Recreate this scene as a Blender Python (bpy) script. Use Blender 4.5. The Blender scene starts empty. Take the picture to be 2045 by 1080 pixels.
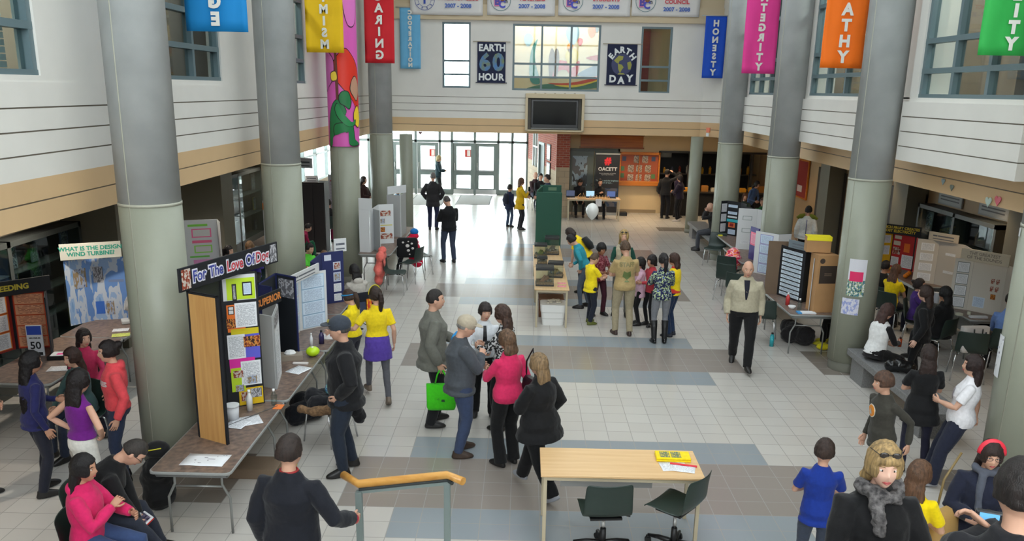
import bpy, bmesh, math, random
from mathutils import Vector, Matrix, Euler
from mathutils.bvhtree import BVHTree
random.seed(7)
S = bpy.context.scene
COL = S.collection
PI = math.pi
def rad(a): return a*PI/180

# ---------------------------------------------------------------- camera
F, PITCH, YAW, ROLL, CX, CY = 1648., .257, -.0115, .018, 1022.5, 613.
EYE = 4.264
cy_, sy_, cp_, sp_, cr_, sr_ = math.cos(YAW), math.sin(YAW), math.cos(PITCH), math.sin(PITCH), math.cos(ROLL), math.sin(ROLL)
f0 = Vector((sy_, cy_, 0)); r0 = Vector((cy_, -sy_, 0)); zz = Vector((0, 0, 1))
FWD = f0*cp_-zz*sp_; UP0 = f0*sp_+zz*cp_
RGT = r0*cr_+UP0*sr_; UPV = -r0*sr_+UP0*cr_
cam = bpy.data.cameras.new('camera'); camo = bpy.data.objects.new('camera', cam); COL.objects.link(camo)
cam.sensor_width = 36; cam.lens = 36*F/2045; cam.shift_y = (CY-540)/2045; cam.clip_start = .05; cam.clip_end = 300
m = Matrix((RGT, UPV, -FWD)).transposed().to_4x4(); m.translation = Vector((0, 0, EYE)); camo.matrix_world = m
S.camera = camo
def ray(x, y): return RGT*((x-CX)/F)-UPV*((y-CY)/F)+FWD
def fl(x, y, z=0.):                      # pixel of the photograph -> point at height z
    d = ray(x, y); t = (z-EYE)/d.z; return Vector((t*d.x, t*d.y, z))
def atX(x, y, X): d = ray(x, y); t = X/d.x; return Vector((X, t*d.y, EYE+t*d.z))
def atY(x, y, Y): d = ray(x, y); t = Y/d.y; return Vector((t*d.x, Y, EYE+t*d.z))

# ---------------------------------------------------------------- view, world, light
vs = S.view_settings; vs.view_transform = 'Standard'; vs.look = 'None'; vs.gamma = 1; vs.exposure = 1.0
S.cycles.use_denoising = True; S.cycles.max_bounces = 7; S.cycles.diffuse_bounces = 4; S.cycles.glossy_bounces = 3
S.cycles.transparent_max_bounces = 8; S.cycles.transmission_bounces = 4; S.cycles.sample_clamp_indirect = 6
S.cycles.caustics_reflective = False; S.cycles.caustics_refractive = False
w = bpy.data.worlds.new('sky'); S.world = w; w.use_nodes = True
bg = w.node_tree.nodes['Background']; bg.inputs[0].default_value = (.93, .965, 1.0, 1); bg.inputs[1].default_value = 10.0
def portal(name, loc, rot, sx, sy):
    l = bpy.data.lights.new(name, 'AREA'); l.shape = 'RECTANGLE'; l.size = sx; l.size_y = sy
    l.cycles.is_portal = True
    o = bpy.data.objects.new(name, l); COL.objects.link(o); o.location = loc; o.rotation_euler = rot
portal('skylight_portal', (.7, 12.5, 9.72), (0, 0, 0), 6.8, 22.)
portal('rear_fill_portal', (.5, -4.3, 7.2), (rad(90), 0, 0), 11.4, 4.4)  # daylight entry of the added rear window
portal('entrance_portal', (-2.4, 34.9, 1.45), (rad(-90), 0, 0), 5.8, 2.9)

# ---------------------------------------------------------------- materials
MATS = {}
def lin(c): return tuple((v/255/12.92 if v/255 <= .04045 else ((v/255+.055)/1.055)**2.4) for v in c)
def mat(key, rgb, rough=.6, metal=0., spec=.5, noise=0., scale=8., bump=0., bscale=60., emit=None, alpha=1., stretch=None, rgb2=None, sheen=0.):
    if key in MATS: return MATS[key]
    m = bpy.data.materials.new(key); m.use_nodes = True; nt = m.node_tree; b = nt.nodes['Principled BSDF']
    c = lin(rgb); b.inputs['Base Color'].default_value = (*c, 1); b.inputs['Roughness'].default_value = rough
    b.inputs['Metallic'].default_value = metal; b.inputs['Specular IOR Level'].default_value = spec
    if sheen: b.inputs['Sheen Weight'].default_value = sheen
    if alpha < 1: b.inputs['Alpha'].default_value = alpha
    N = nt.nodes.new; L = nt.links.new
    if noise or bump:
        tc = N('ShaderNodeTexCoord'); mp = N('ShaderNodeMapping'); L(tc.outputs['Object'], mp.inputs[0])
        if stretch: mp.inputs['Scale'].default_value = stretch
    if noise:
        n = N('ShaderNodeTexNoise'); n.inputs['Scale'].default_value = scale; n.inputs['Detail'].default_value = 5
        L(mp.outputs[0], n.inputs['Vector'])
        r = N('ShaderNodeValToRGB'); e = r.color_ramp.elements
        e[0].position = .32; e[1].position = .68
        c2 = lin(rgb2) if rgb2 else tuple(v*(1-noise) for v in c); e[0].color = (*c2, 1)
        e[1].color = (*(c if rgb2 else tuple(min(1, v*(1+noise*.6)) for v in c)), 1)
        L(n.outputs['Fac'], r.inputs[0]); L(r.outputs[0], b.inputs['Base Color'])
    if bump:
        n = N('ShaderNodeTexNoise'); n.inputs['Scale'].default_value = bscale; n.inputs['Detail'].default_value = 4
        L(mp.outputs[0], n.inputs['Vector'])
        bp = N('ShaderNodeBump'); bp.inputs['Strength'].default_value = min(1, bump); bp.inputs['Distance'].default_value = .01
        L(n.outputs['Fac'], bp.inputs['Height']); L(bp.outputs[0], b.inputs['Normal'])
    if emit:
        b.inputs['Emission Color'].default_value = (*lin(emit[:3]), 1); b.inputs['Emission Strength'].default_value = emit[3]
    MATS[key] = m; return m
def cloth(rgb): return mat('cloth_%d_%d_%d' % tuple(rgb), rgb, .85, noise=.10, scale=30, bump=.25, bscale=35, spec=.25, sheen=.1)
def paint(rgb, rough=.5): return mat('paint_%d_%d_%d' % tuple(rgb), rgb, rough)
def glass(key='window_glass', tint=(225, 235, 235), refl=.12):
    if key in MATS: return MATS[key]
    m = bpy.data.materials.new(key); m.use_nodes = True; nt = m.node_tree; nt.nodes.clear(); N = nt.nodes.new; L = nt.links.new
    t = N('ShaderNodeBsdfTransparent'); t.inputs[0].default_value = (*lin(tint), 1); g = N('ShaderNodeBsdfGlossy'); g.inputs['Roughness'].default_value = .02
    lw = N('ShaderNodeLayerWeight'); pw_ = N('ShaderNodeMath'); pw_.operation = 'POWER'; pw_.inputs[1].default_value = 4.; L(lw.outputs['Facing'], pw_.inputs[0]); fr = N('ShaderNodeMath'); fr.operation = 'MULTIPLY_ADD'; fr.inputs[1].default_value = .6; fr.inputs[2].default_value = .035; L(pw_.outputs[0], fr.inputs[0]); mx = N('ShaderNodeMixShader'); o = N('ShaderNodeOutputMaterial')
    L(fr.outputs[0], mx.inputs[0]); L(t.outputs[0], mx.inputs[1]); L(g.outputs[0], mx.inputs[2]); L(mx.outputs[0], o.inputs[0])
    MATS[key] = m; return m
def wood(key, rgb, rgb2, along='X', rough=.4, scale=1.):
    if key in MATS: return MATS[key]
    s = {'X': (1.2, 22, 22), 'Y': (22, 1.2, 22), 'Z': (22, 22, 1.2)}[along]
    return mat(key, rgb, rough, noise=.2, scale=1.0*scale, rgb2=rgb2, stretch=s)
def printed(key, rgb, ink, rows=26., cols=7., dens=.5):
    """paper with blocks of small print: rows of broken dark dashes in object space"""
    if key in MATS: return MATS[key]
    m = bpy.data.materials.new(key); m.use_nodes = True; nt = m.node_tree; b = nt.nodes['Principled BSDF']; N = nt.nodes.new; L = nt.links.new
    b.inputs['Roughness'].default_value = .6
    tc = N('ShaderNodeTexCoord'); sp = N('ShaderNodeSeparateXYZ'); L(tc.outputs['UV'], sp.inputs[0])
    def M_(op, a, bb=None):
        n = N('ShaderNodeMath'); n.operation = op
        for i, v in enumerate((a, bb)):
            if v is None: continue
            if isinstance(v, (int, float)): n.inputs[i].default_value = v
            else: L(v, n.inputs[i])
        return n.outputs[0]
    row = M_('MULTIPLY', sp.outputs[1], rows); fr = M_('FRACT', row); band = M_('LESS_THAN', fr, .42); fl_ = M_('FLOOR', row)
    cv = N('ShaderNodeCombineXYZ'); L(M_('MULTIPLY', sp.outputs[0], cols*3), cv.inputs[0]); L(M_('MULTIPLY', fl_, 3.7), cv.inputs[1])
    nz = N('ShaderNodeTexNoise'); nz.inputs['Scale'].default_value = 1.; nz.inputs['Detail'].default_value = 1; L(cv.outputs[0], nz.inputs['Vector'])
    on = M_('GREATER_THAN', nz.outputs['Fac'], 1-dens-.06)
    mg = M_('MULTIPLY', M_('LESS_THAN', M_('ABSOLUTE', M_('SUBTRACT', sp.outputs[0], .5)), .42), M_('LESS_THAN', M_('ABSOLUTE', M_('SUBTRACT', sp.outputs[1], .5)), .43))
    k = M_('MULTIPLY', M_('MULTIPLY', band, on), mg)
    mx = N('ShaderNodeMixRGB'); L(k, mx.inputs[0]); mx.inputs[1].default_value = (*lin(rgb), 1); mx.inputs[2].default_value = (*lin(ink), 1)
    L(mx.outputs[0], b.inputs['Base Color']); MATS[key] = m; return m
def photo_mat(key, cols, scale=6., seed=0.):
    """a printed picture: blobs of a few colours"""
    if key in MATS: return MATS[key]
    m = bpy.data.materials.new(key); m.use_nodes = True; nt = m.node_tree; b = nt.nodes['Principled BSDF']; N = nt.nodes.new; L = nt.links.new
    b.inputs['Roughness'].default_value = .35
    tc = N('ShaderNodeTexCoord'); mp = N('ShaderNodeMapping'); mp.inputs['Location'].default_value = (seed, seed*.7, 0); L(tc.outputs['Generated'], mp.inputs[0])
    nz = N('ShaderNodeTexNoise'); nz.inputs['Scale'].default_value = scale; nz.inputs['Detail'].default_value = 3; L(mp.outputs[0], nz.inputs['Vector'])
    r = N('ShaderNodeValToRGB'); r.color_ramp.interpolation = 'CONSTANT'
    while len(r.color_ramp.elements) > 1: r.color_ramp.elements.remove(r.color_ramp.elements[0])
    n = len(cols); r.color_ramp.elements[0].position = 0; r.color_ramp.elements[0].color = (*lin(cols[0]), 1)
    for i, c in enumerate(cols[1:]):
        e = r.color_ramp.elements.new(.36+.28*(i)/(max(1, n-1))); e.color = (*lin(c), 1)
    L(nz.outputs['Fac'], r.inputs[0]); L(r.outputs[0], b.inputs['Base Color']); MATS[key] = m; return m

# ---------------------------------------------------------------- mesh building
class MB:
    def __init__(s, M=None): s.v = []; s.f = []; s.M = M or Matrix.Identity(4); s.uv = {}
    def add(s, vs_, fs, M=None):
        T = s.M @ M if M is not None else s.M; b = len(s.v)
        s.v += [tuple(T @ Vector(p)) for p in vs_]; s.f += [tuple(i+b for i in f) for f in fs]; return s
    def box(s, x0, x1, y0, y1, z0, z1, M=None):
        v = [(x, y, z) for z in (z0, z1) for y in (y0, y1) for x in (x0, x1)]
        return s.add(v, [(0, 2, 3, 1), (4, 5, 7, 6), (0, 1, 5, 4), (2, 6, 7, 3), (0, 4, 6, 2), (1, 3, 7, 5)], M)
    def tube(s, pts, r, n=8, M=None, cap=True):
        pts = [Vector(p) for p in pts]
        if not isinstance(r, (list, tuple)): r = [r]*len(pts)
        vs_, fs = [], []; pd = None; u = None
        for i, p in enumerate(pts):
            a = pts[max(0, i-1)]; c = pts[min(len(pts)-1, i+1)]; d = (c-a)
            d = d.normalized() if d.length > 1e-9 else Vector((0, 0, 1))
            if u is None: u = d.orthogonal().normalized()
            else:
                u = (u-d*u.dot(d)); u = u.normalized() if u.length > 1e-6 else d.orthogonal().normalized()
            w_ = d.cross(u)
            rr = r[i]; rx, ry = rr if isinstance(rr, tuple) else (rr, rr)
            for k in range(n):
                t = 2*PI*k/n; vs_.append(p+u*math.cos(t)*rx+w_*math.sin(t)*ry)
        for i in range(len(pts)-1):
            for k in range(n): a = i*n+k; b = i*n+(k+1) % n; fs.append((a, b, b+n, a+n))
        if cap: fs.append(tuple(range(n-1, -1, -1))); fs.append(tuple((len(pts)-1)*n+k for k in range(n)))
        return s.add(vs_, fs, M)
    def loft(s, rings, n=20, M=None, e=2.):          # rings: (cx, cy, z, rx, ry)
        vs_, fs = [], []
        for (cx, cy, z, rx, ry) in rings:
            for k in range(n):
                t = 2*PI*k/n; c, q = math.cos(t), math.sin(t)
                vs_.append((cx+rx*math.copysign(abs(c)**(2/e), c), cy+ry*math.copysign(abs(q)**(2/e), q), z))
        for i in range(len(rings)-1):
            for k in range(n): a = i*n+k; b = i*n+(k+1) % n; fs.append((a, b, b+n, a+n))
        fs.append(tuple(range(n-1, -1, -1))); fs.append(tuple((len(rings)-1)*n+k for k in range(n)))
        return s.add(vs_, fs, M)
    def cyl(s, x, y, z0, z1, r, n=24, r2=None, M=None):
        r2 = r if r2 is None else r2; return s.loft([(x, y, z0, r, r), (x, y, z1, r2, r2)], n, M)
    def ball(s, c, r, n=12, M=None):
        rx, ry, rz = r if isinstance(r, tuple) else (r, r, r); rings = []
        h = n//2
        for i in range(h+1):
            t = -PI/2+PI*i/h; t = max(-PI/2+.02, min(PI/2-.02, t))
            rings.append((c[0], c[1], c[2]+rz*math.sin(t), rx*math.cos(t), ry*math.cos(t)))
        return s.loft(rings, n, M)
    def prism(s, poly, z0, z1, M=None):
        n = len(poly); v = [(x, y, z0) for x, y in poly]+[(x, y, z1) for x, y in poly]
        return s.add(v, [tuple(range(n-1, -1, -1)), tuple(range(n, 2*n))]+[(i, (i+1) % n, (i+1) % n+n, i+n) for i in range(n)], M)
    def sheet(s, x0, x1, z0, z1, y=0, M=None, uv=True):   # upright rectangle facing -Y, with UVs
        b = len(s.f); s.add([(x0, y, z0), (x1, y, z0), (x1, y, z1), (x0, y, z1)], [(0, 1, 2, 3)], M); s.uv[b] = ((0, 0), (1, 0), (1, 1), (0, 1)); return s
    def build(s, name, m=None, parent=None, smooth=False, bevel=0, bseg=2, solid=0, subsurf=0):
        me = bpy.data.meshes.new(name); me.from_pydata(s.v, [], s.f)
        if s.uv:
            ul = me.uv_layers.new(name='UVMap')
            for fi, uvs in s.uv.items():
                for li, u in zip(me.polygons[fi].loop_indices, uvs): ul.data[li].uv = u
        if m: 
            for mm in (m if isinstance(m, (list, tuple)) else [m]): me.materials.append(mm)
        if smooth: me.polygons.foreach_set('use_smooth', [len(p.vertices) <= 4 for p in me.polygons])
        me.update(); o = bpy.data.objects.new(name, me); COL.objects.link(o)
        if parent is not None: o.parent = parent
        if solid: q = o.modifiers.new('s', 'SOLIDIFY'); q.thickness = solid; q.offset = 0
        if bevel: q = o.modifiers.new('b', 'BEVEL'); q.width = bevel; q.segments = bseg; q.limit_method = 'ANGLE'; q.angle_limit = .6
        if subsurf: q = o.modifiers.new('u', 'SUBSURF'); q.levels = subsurf; q.render_levels = subsurf
        return o
def tag(o, label=None, cat=None, group=None, kind=None):
    if label: o['label'] = label
    if cat: o['category'] = cat
    if group: o['group'] = group
    if kind: o['kind'] = kind
    return o
def thing(name, label, cat, loc=(0, 0, 0), rz=0., group=None):
    o = bpy.data.objects.new(name, None); COL.objects.link(o); o.location = loc; o.rotation_euler = (0, 0, rz); o.empty_display_size = .1
    return tag(o, label, cat, group)
def struct(name, mb, m, **k): return tag(mb.build(name, m, **k), kind='structure')
def copy_tree(o, parent=None):
    c = o.copy(); COL.objects.link(c)
    if parent is not None: c.parent = parent
    for ch in list(o.children): copy_tree(ch, c)
    return c
DG = None
TXT = {}
def text_mesh(s, size, bold=.0, sx=1., space=1.):
    k = (s, size, bold, sx, space)
    if k not in TXT:
        c = bpy.data.curves.new('t', 'FONT'); c.body = s; c.size = size; c.align_x = 'CENTER'; c.align_y = 'CENTER'; c.offset = bold; c.space_line = space
        c.resolution_u = 3
        o = bpy.data.objects.new('t', c); COL.objects.link(o); dg = bpy.context.evaluated_depsgraph_get()
        me = bpy.data.meshes.new_from_object(o.evaluated_get(dg)); bpy.data.objects.remove(o)
        TXT[k] = ([(v.co.x*sx, v.co.y, 0) for v in me.vertices], [tuple(p.vertices) for p in me.polygons]); bpy.data.meshes.remove(me)
    return TXT[k]
def lettering(name, s, size, m, parent, M, bold=.004, sx=1., mirror=False, space=1.):
    """flat letters; M maps local (x right, y up, z out) to the parent frame"""
    v, f = text_mesh(s, size, bold, sx, space)
    if mirror: v = [(-x, y, z) for x, y, z in v]
    return MB(M).add(v, f).build(name, m, parent)
def facing(x, y, z, rz=0., tilt=0.):      # frame of an upright sheet facing -Y, turned rz about Z
    return Matrix.Translation((x, y, z)) @ Matrix.Rotation(rz, 4, 'Z') @ Matrix.Rotation(PI/2+tilt, 4, 'X')
# ================================================================ the setting
T = .305
WHITE = mat('wall_white', (224, 222, 216), .7, noise=.03, scale=2)
TAN = mat('wall_tan', (212, 180, 138), .65, noise=.03, scale=2)
GROOVE = paint((120, 112, 100), .8)
CONC = mat('column_concrete', (170, 174, 174), .7, noise=.10, scale=3, bump=.1, bscale=30)
CONC2 = mat('column_paint', (146, 149, 134), .45, noise=.04, scale=3, bump=.1, bscale=25)
SEAM = mat('column_seam', (172, 172, 158), .6)
FRAME = mat('window_frame_teal', (98, 118, 124), .4)
DFRAME = mat('door_frame_grey', (112, 122, 120), .4)
DARKW = mat('aisle_wall_dark', (92, 90, 82), .7, noise=.05, scale=2)
def floor_material():
    m = bpy.data.materials.new('floor_tiles'); m.use_nodes = True; nt = m.node_tree; b = nt.nodes['Principled BSDF']; N = nt.nodes.new; L = nt.links.new
    tc = N('ShaderNodeTexCoord'); mp = N('ShaderNodeMapping'); mp.vector_type = 'TEXTURE'
    mp.inputs['Location'].default_value = (GX0, GY0, 0); mp.inputs['Scale'].default_value = (T, T, 1); L(tc.outputs['Object'], mp.inputs[0])
    sp = N('ShaderNodeSeparateXYZ'); L(mp.outputs[0], sp.inputs[0])
    def M_(op, a, bb=None, c=None):
        n = N('ShaderNodeMath'); n.operation = op
        for i, v in enumerate((a, bb, c)):
            if v is None: continue
            if isinstance(v, (int, float)): n.inputs[i].default_value = v
            else: L(v, n.inputs[i])
        return n.outputs[0]
    X, Y = sp.outputs[0], sp.outputs[1]
    def grout(a):
        f = M_('FRACT', a); d = M_('MINIMUM', f, M_('SUBTRACT', 1., f)); return M_('LESS_THAN', d, .013)
    g = M_('MAXIMUM', grout(X), grout(Y))
    def between(v, a, b_): return M_('MULTIPLY', M_('GREATER_THAN', v, a), M_('LESS_THAN', v, b_))
    # band pattern repeats every 15 rows: 8 white... measured bands: blue -2..0, taupe 0..4, blue 4..6 and 13..15, 15..19, 19..21
    Ym = M_('MODULO', M_('ADD', Y, 152.), 15.)         # 0 at the lower edge of a taupe band shifted by 2
    blue = M_('ADD', between(Ym, 0., 2.), between(Ym, 6., 8.))
    taupe = between(Ym, 2., 6.)
    inb = between(X, 0., 14.); inl = between(X, -60., -3.5); inr = between(X, 16.02, 80.)
    blue = M_('MULTIPLY', blue, inb); taupe = M_('MULTIPLY', taupe, between(X, -2., 16.))
    far = M_('LESS_THAN', Y, 52.)
    blue = M_('MULTIPLY', blue, far); taupe = M_('MULTIPLY', taupe, far)
    side = M_('MULTIPLY', M_('MULTIPLY', M_('ADD', between(X, -10., -6.), between(X, 20., 24.)), between(Ym, 2., 6.)), M_('LESS_THAN', Y, 50.)); side = M_('MAXIMUM', side, M_('MULTIPLY', between(X, 18.5, 23.), between(Y, 60., 62.5)))
    nz = N('ShaderNodeTexWhiteNoise'); nz.noise_dimensions = '2D'; cv = N('ShaderNodeCombineXYZ'); L(M_('FLOOR', X), cv.inputs[0]); L(M_('FLOOR', Y), cv.inputs[1]); L(cv.outputs[0], nz.inputs['Vector'])
    def mix(fac, a, bb):
        n = N('ShaderNodeMixRGB'); L(fac, n.inputs[0])
        for i, v in ((1, a), (2, bb)):
            if isinstance(v, tuple): n.inputs[i].default_value = (*lin(v), 1)
            else: L(v, n.inputs[i])
        return n.outputs[0]
    c = mix(nz.outputs[0], (190, 185, 179), (195, 191, 185))
    c = mix(blue, c, (144, 151, 156)); c = mix(taupe, c, (146, 137, 130)); c = mix(side, c, (128, 120, 112))
    c = mix(g, c, (158, 155, 150)); L(c, b.inputs['Base Color'])
    ng = N('ShaderNodeTexNoise'); ng.inputs['Scale'].default_value = 1.3; L(tc.outputs['Object'], ng.inputs['Vector'])
    b.inputs['Roughness'].default_value = .23
    b.inputs['Specular IOR Level'].default_value = .55
    bp = N('ShaderNodeBump'); bp.inputs['Strength'].default_value = .3; bp.inputs['Distance'].default_value = .002; L(M_('SUBTRACT', 1., g), bp.inputs['Height']); L(bp.outputs[0], b.inputs['Normal'])
    return m
GX0, GY0 = -4.233*T, 25.721*T
FLOORM = floor_material()
struct('floor', MB().box(-9.5, 10.5, -4, 35.0, -.2, 0), FLOORM)
XL, XR, YE = -4.5, 5.87, 26.2
# banded upper walls: (z0, z1, colour) with a groove gap between the bands
BANDS = [(2.97, 3.18, 0), (3.195, 3.40, 0), (3.40, 3.605, 1), (3.62, 3.815, 1), (3.83, 4.025, 1), (4.04, 4.26, 1)]
def banded(name, place, backing):
    """place(z0, z1, mb) puts one band; backing(mb) the recessed groove layer"""
    a, b, g = MB(), MB(), MB()
    for z0, z1, c in BANDS: place(z0, z1, (a, b)[c])
    backing(g)
    o = struct(name, b, WHITE); return o, tag(a.build(name+'_soffit', TAN, o), None), g.build(name+'_groove', GROOVE, o)
def wall_with_holes(mb, plane, lo, hi, z0, z1, holes, th=.2):
    """wall in plane ('X' or 'Y'), holes = [(a0,a1,h0,h1)] sorted"""
    def bx(a0, a1, h0, h1):
        if a1-a0 < 1e-4 or h1-h0 < 1e-4: return
        ax, p = plane[0], plane[1]; q = p+plane[2]*th; p, q = min(p, q), max(p, q)
        mb.box(p, q, a0, a1, h0, h1) if ax == 'X' else mb.box(a0, a1, p, q, h0, h1)
    c = lo
    for a0, a1, h0, h1 in sorted(holes):
        bx(c, a0, z0, z1); bx(a0, a1, z0, h0); bx(a0, a1, h1, z1); c = a1
    bx(c, hi, z0, z1)
ZT = 9.8
# left wall
banded('wall_left', lambda z0, z1, mb: mb.box(XL-.2, XL, -4, YE, z0, z1), lambda g: g.box(XL-.25, XL-.012, -4, YE, 2.98, 4.25))
WL = [(7.9-3.0, 7.9), (12.65-2.9, 12.65), (17.5-2.9, 17.5), (22.2-2.9, 22.2)]
mb = MB(); wall_with_holes(mb, ('X', XL-.012, -1), -4, YE, 4.26, ZT, [(a, b, 4.32, 6.9) for a, b in WL]); struct('wall_left_upper', mb, WHITE)
# right wall: tan fascia, white bays standing forward between the columns
o, _, _ = banded('wall_right', lambda z0, z1, mb: mb.box(XR, XR+.2, -4, YE, z0, z1), lambda g: g.box(XR+.012, XR+.25, -4, YE, 2.98, 4.25))
mb = MB(); wr = [(9.58, 12.2), (14.2, 16.85), (18.8, 21.4)]
wall_with_holes(mb, ('X', XR, 1), -4, YE, 4.24, ZT, [(a-.05, b+.05, 4.22, 7.0) for a, b in wr]); struct('wall_right_upper', mb, WHITE)
for i, (a, b) in enumerate([(9.4, 12.48), (14.0, 17.1), (18.6, 21.66)]):
    mb = MB(); g = MB()
    for z0, z1 in ((3.37, 3.565), (3.58, 3.775), (3.79, 3.985), (4.0, 4.2)): mb.box(5.5, XR, a, b, z0, z1)
    g.box(5.512, XR, a+.01, b-.01, 3.38, 4.19)
    wall_with_holes(mb, ('X', 5.56, 1), a+.02, b-.06, 4.2, ZT, [(wr[i][0], wr[i][1], 4.26, 6.9)], .3)
    o = struct('wall_right_bay', mb, WHITE); g.build('bay_groove', GROOVE, o)
# end wall with chamfered right corner
banded('wall_end', lambda z0, z1, mb: mb.box(XL-.2, XR-.45, YE, YE+.2, z0, z1).prism([(XR-.45, YE), (XR-.45, YE+.2), (XR+.2, YE+.2), (XR+.2, YE-.45), (XR, YE-.45)], z0, z1),
       lambda g: g.box(XL, XR-.46, YE+.012, YE+.25, 2.98, 4.25).prism([(XR-.46, YE+.012), (XR-.46, YE+.19), (XR+.19, YE+.19), (XR+.19, YE-.44), (XR+.012, YE-.44)], 2.98, 4.25))
WE = [(-2.56, -1.70, 4.3, 6.22), (-.42, 2.24, 4.26, 6.20), (3.46, 4.40, 4.24, 6.18)]
mb = MB(); wall_with_holes(mb, ('Y', YE+.012, 1), XL, XR-.45, 4.26, 6.28, WE)
mb.prism([(XR-.45, YE+.012), (XR-.45, YE+.19), (XR+.19, YE+.19), (XR+.19, YE-.44), (XR+.012, YE-.44)], 4.26, 6.28)
struct('wall_end_upper', mb, WHITE)
struct('trim_1', MB().box(XL, XR+.2, YE-.10, YE+.1, 6.28, 6.72), mat('trim_beige', (205, 188, 158), .7))
struct('wall_end_top', MB().box(XL, XR+.2, YE+.02, YE+.2, 6.72, ZT), mat('trim_beige', (0, 0, 0)))
# roof with a long skylight
sk = (-2.7, 4.1, 1.5, 23.5)
struct('ceiling', MB().box(-9.5, sk[0], -4, 35, ZT, ZT+.2).box(sk[1], 10.5, -4, 35, ZT, ZT+.2).box(sk[0], sk[1], -4, sk[2], ZT, ZT+.2).box(sk[0], sk[1], sk[3], 35, ZT, ZT+.2), paint((225, 223, 215)))
mb = MB()
for k in range(9): y = sk[2]+(sk[3]-sk[2])*k/8; mb.box(sk[0], sk[1], y-.04, y+.04, ZT+.05, ZT+.17)
mb.box(.66, .74, sk[2], sk[3], ZT+.05, ZT+.17); o = struct('window_1', mb, FRAME)
MB().box(sk[0], sk[1], sk[2], sk[3], ZT+.10, ZT+.11).build('skylight_pane', glass('skylight_glass', (160, 162, 162)), o)
CEIL_L = mat('added_lamp_glow', (255, 250, 240), .5, emit=(255, 246, 232, 4))
def room_fill_light(x, y, z, e, sx, sy, label, group=None):  # unseen lamps, added to brighten the upper rooms and the mural
    t = thing('added_room_light', label, 'ceiling light', (x, y, z), 0, group)
    MB().box(-sx/2, sx/2, -sy/2, sy/2, -.05, 0).build('housing', paint((230, 230, 228)), t); MB().box(-sx/2+.03, sx/2-.03, -sy/2+.03, sy/2-.03, -.055, -.05).build('diffuser', CEIL_L, t)
    l = bpy.data.lights.new('added_room_lamp', 'AREA'); l.shape = 'RECTANGLE'; l.size = sx; l.size_y = sy; l.energy = e; l.color = (1, .95, .88)
    o = bpy.data.objects.new('added_room_lamp', l); COL.objects.link(o); o.parent = t; o.location = (0, 0, -.07)
for y in (6, 11.3, 15.8, 20.2): room_fill_light(XR+1.3, y, 7.38, 85, .3, 1.5, 'unseen strip light added to brighten the rooms behind the upper right windows', 'added strip lights in the upper right rooms')
for y in (11.5, 15.8, 20.2): room_fill_light(XL-1.2, y, 7.38, 40, .3, 1.3, 'unseen strip light added to brighten the rooms behind the upper left windows', 'added strip lights in the upper left rooms')
room_fill_light(XL-1.0, 6.6, 7.38, 190, .3, 1.3, 'unseen strip light added to brighten the room behind the nearest upper left window')
room_fill_light(1.0, YE+.8, 7.2, 60, 3., .3, 'unseen strip light added to brighten the painted mural in the upper corridor')
struct('wall_back', MB().box(-9.5, 10.5, -4.2, -4, 0, 5.0).box(-9.5, -5.2, -4.2, -4, 5, ZT).box(6.2, 10.5, -4.2, -4, 5, ZT).box(-5.2, 6.2, -4.2, -4, 9.4, ZT), WHITE)
mb = MB()
for k in range(9): x = -5.2+11.4*k/8; mb.box(x-.05, x+.05, -4.2, -4.05, 5.0, 9.4)
mb.box(-5.2, 6.2, -4.2, -4.05, 5.0, 5.1).box(-5.2, 6.2, -4.2, -4.05, 9.3, 9.4).box(-5.2, 6.2, -4.2, -4.05, 7.1, 7.2)
o = struct('window_50', mb, FRAME); MB().box(-5.2, 6.2, -4.14, -4.13, 5.05, 9.35).build('pane', glass('rear_fill_glass', (226, 228, 228)), o)  # unseen glazing, added to light columns and end wall from behind
# lower aisles: floors above (soffits), outer walls
AL, AR = -7.4, 8.7
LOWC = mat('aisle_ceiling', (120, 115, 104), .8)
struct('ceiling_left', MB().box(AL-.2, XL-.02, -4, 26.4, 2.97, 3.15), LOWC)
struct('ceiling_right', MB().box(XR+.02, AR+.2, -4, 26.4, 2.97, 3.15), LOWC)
struct('ceiling_lobby', MB().box(-9.5, 10.5, YE+.02, 35, 2.97, 3.15), mat('lobby_ceiling', (200, 190, 170), .8))
AWALL = mat('aisle_wall', (176, 166, 148), .65, noise=.05, scale=1.5)
struct('wall_aisle_left', MB().box(AL-.2, AL, -4, 24.6, 0, 2.97), AWALL)
struct('wall_aisle_right', MB().box(AR, AR+.2, -4, 31, 0, 2.97), mat('aisle_wall_right', (176, 146, 108), .6, noise=.05, scale=1.5))
for i, (a, b) in enumerate([(-9.5, XL-.2), (XR+.25, 10.5)]):
    struct('wall_upper_outer', MB().box(*((a, a+.2) if i == 0 else (b-.2, b)), -4, 35, 2.97, ZT), DARKW)
PIER = mat('pier_paint', (118, 114, 100), .6, noise=.05, scale=2)
for y0, y1 in ((-1.5, -.8), (3.8, 4.5), (8.3, 9.0), (13.0, 13.7), (17.7, 18.4), (22.4, 23.1)):
    struct('wall_pier_left', MB().box(AL, AL+.9, y0, y1, 0, 2.97), PIER)
for y0, y1 in ((9.0, 9.6), (13.5, 14.1), (17.9, 18.6), (22.6, 23.3)):
    struct('wall_pier_right', MB().box(AR-.45, AR, y0, y1, 0, 2.97), PIER)

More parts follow.
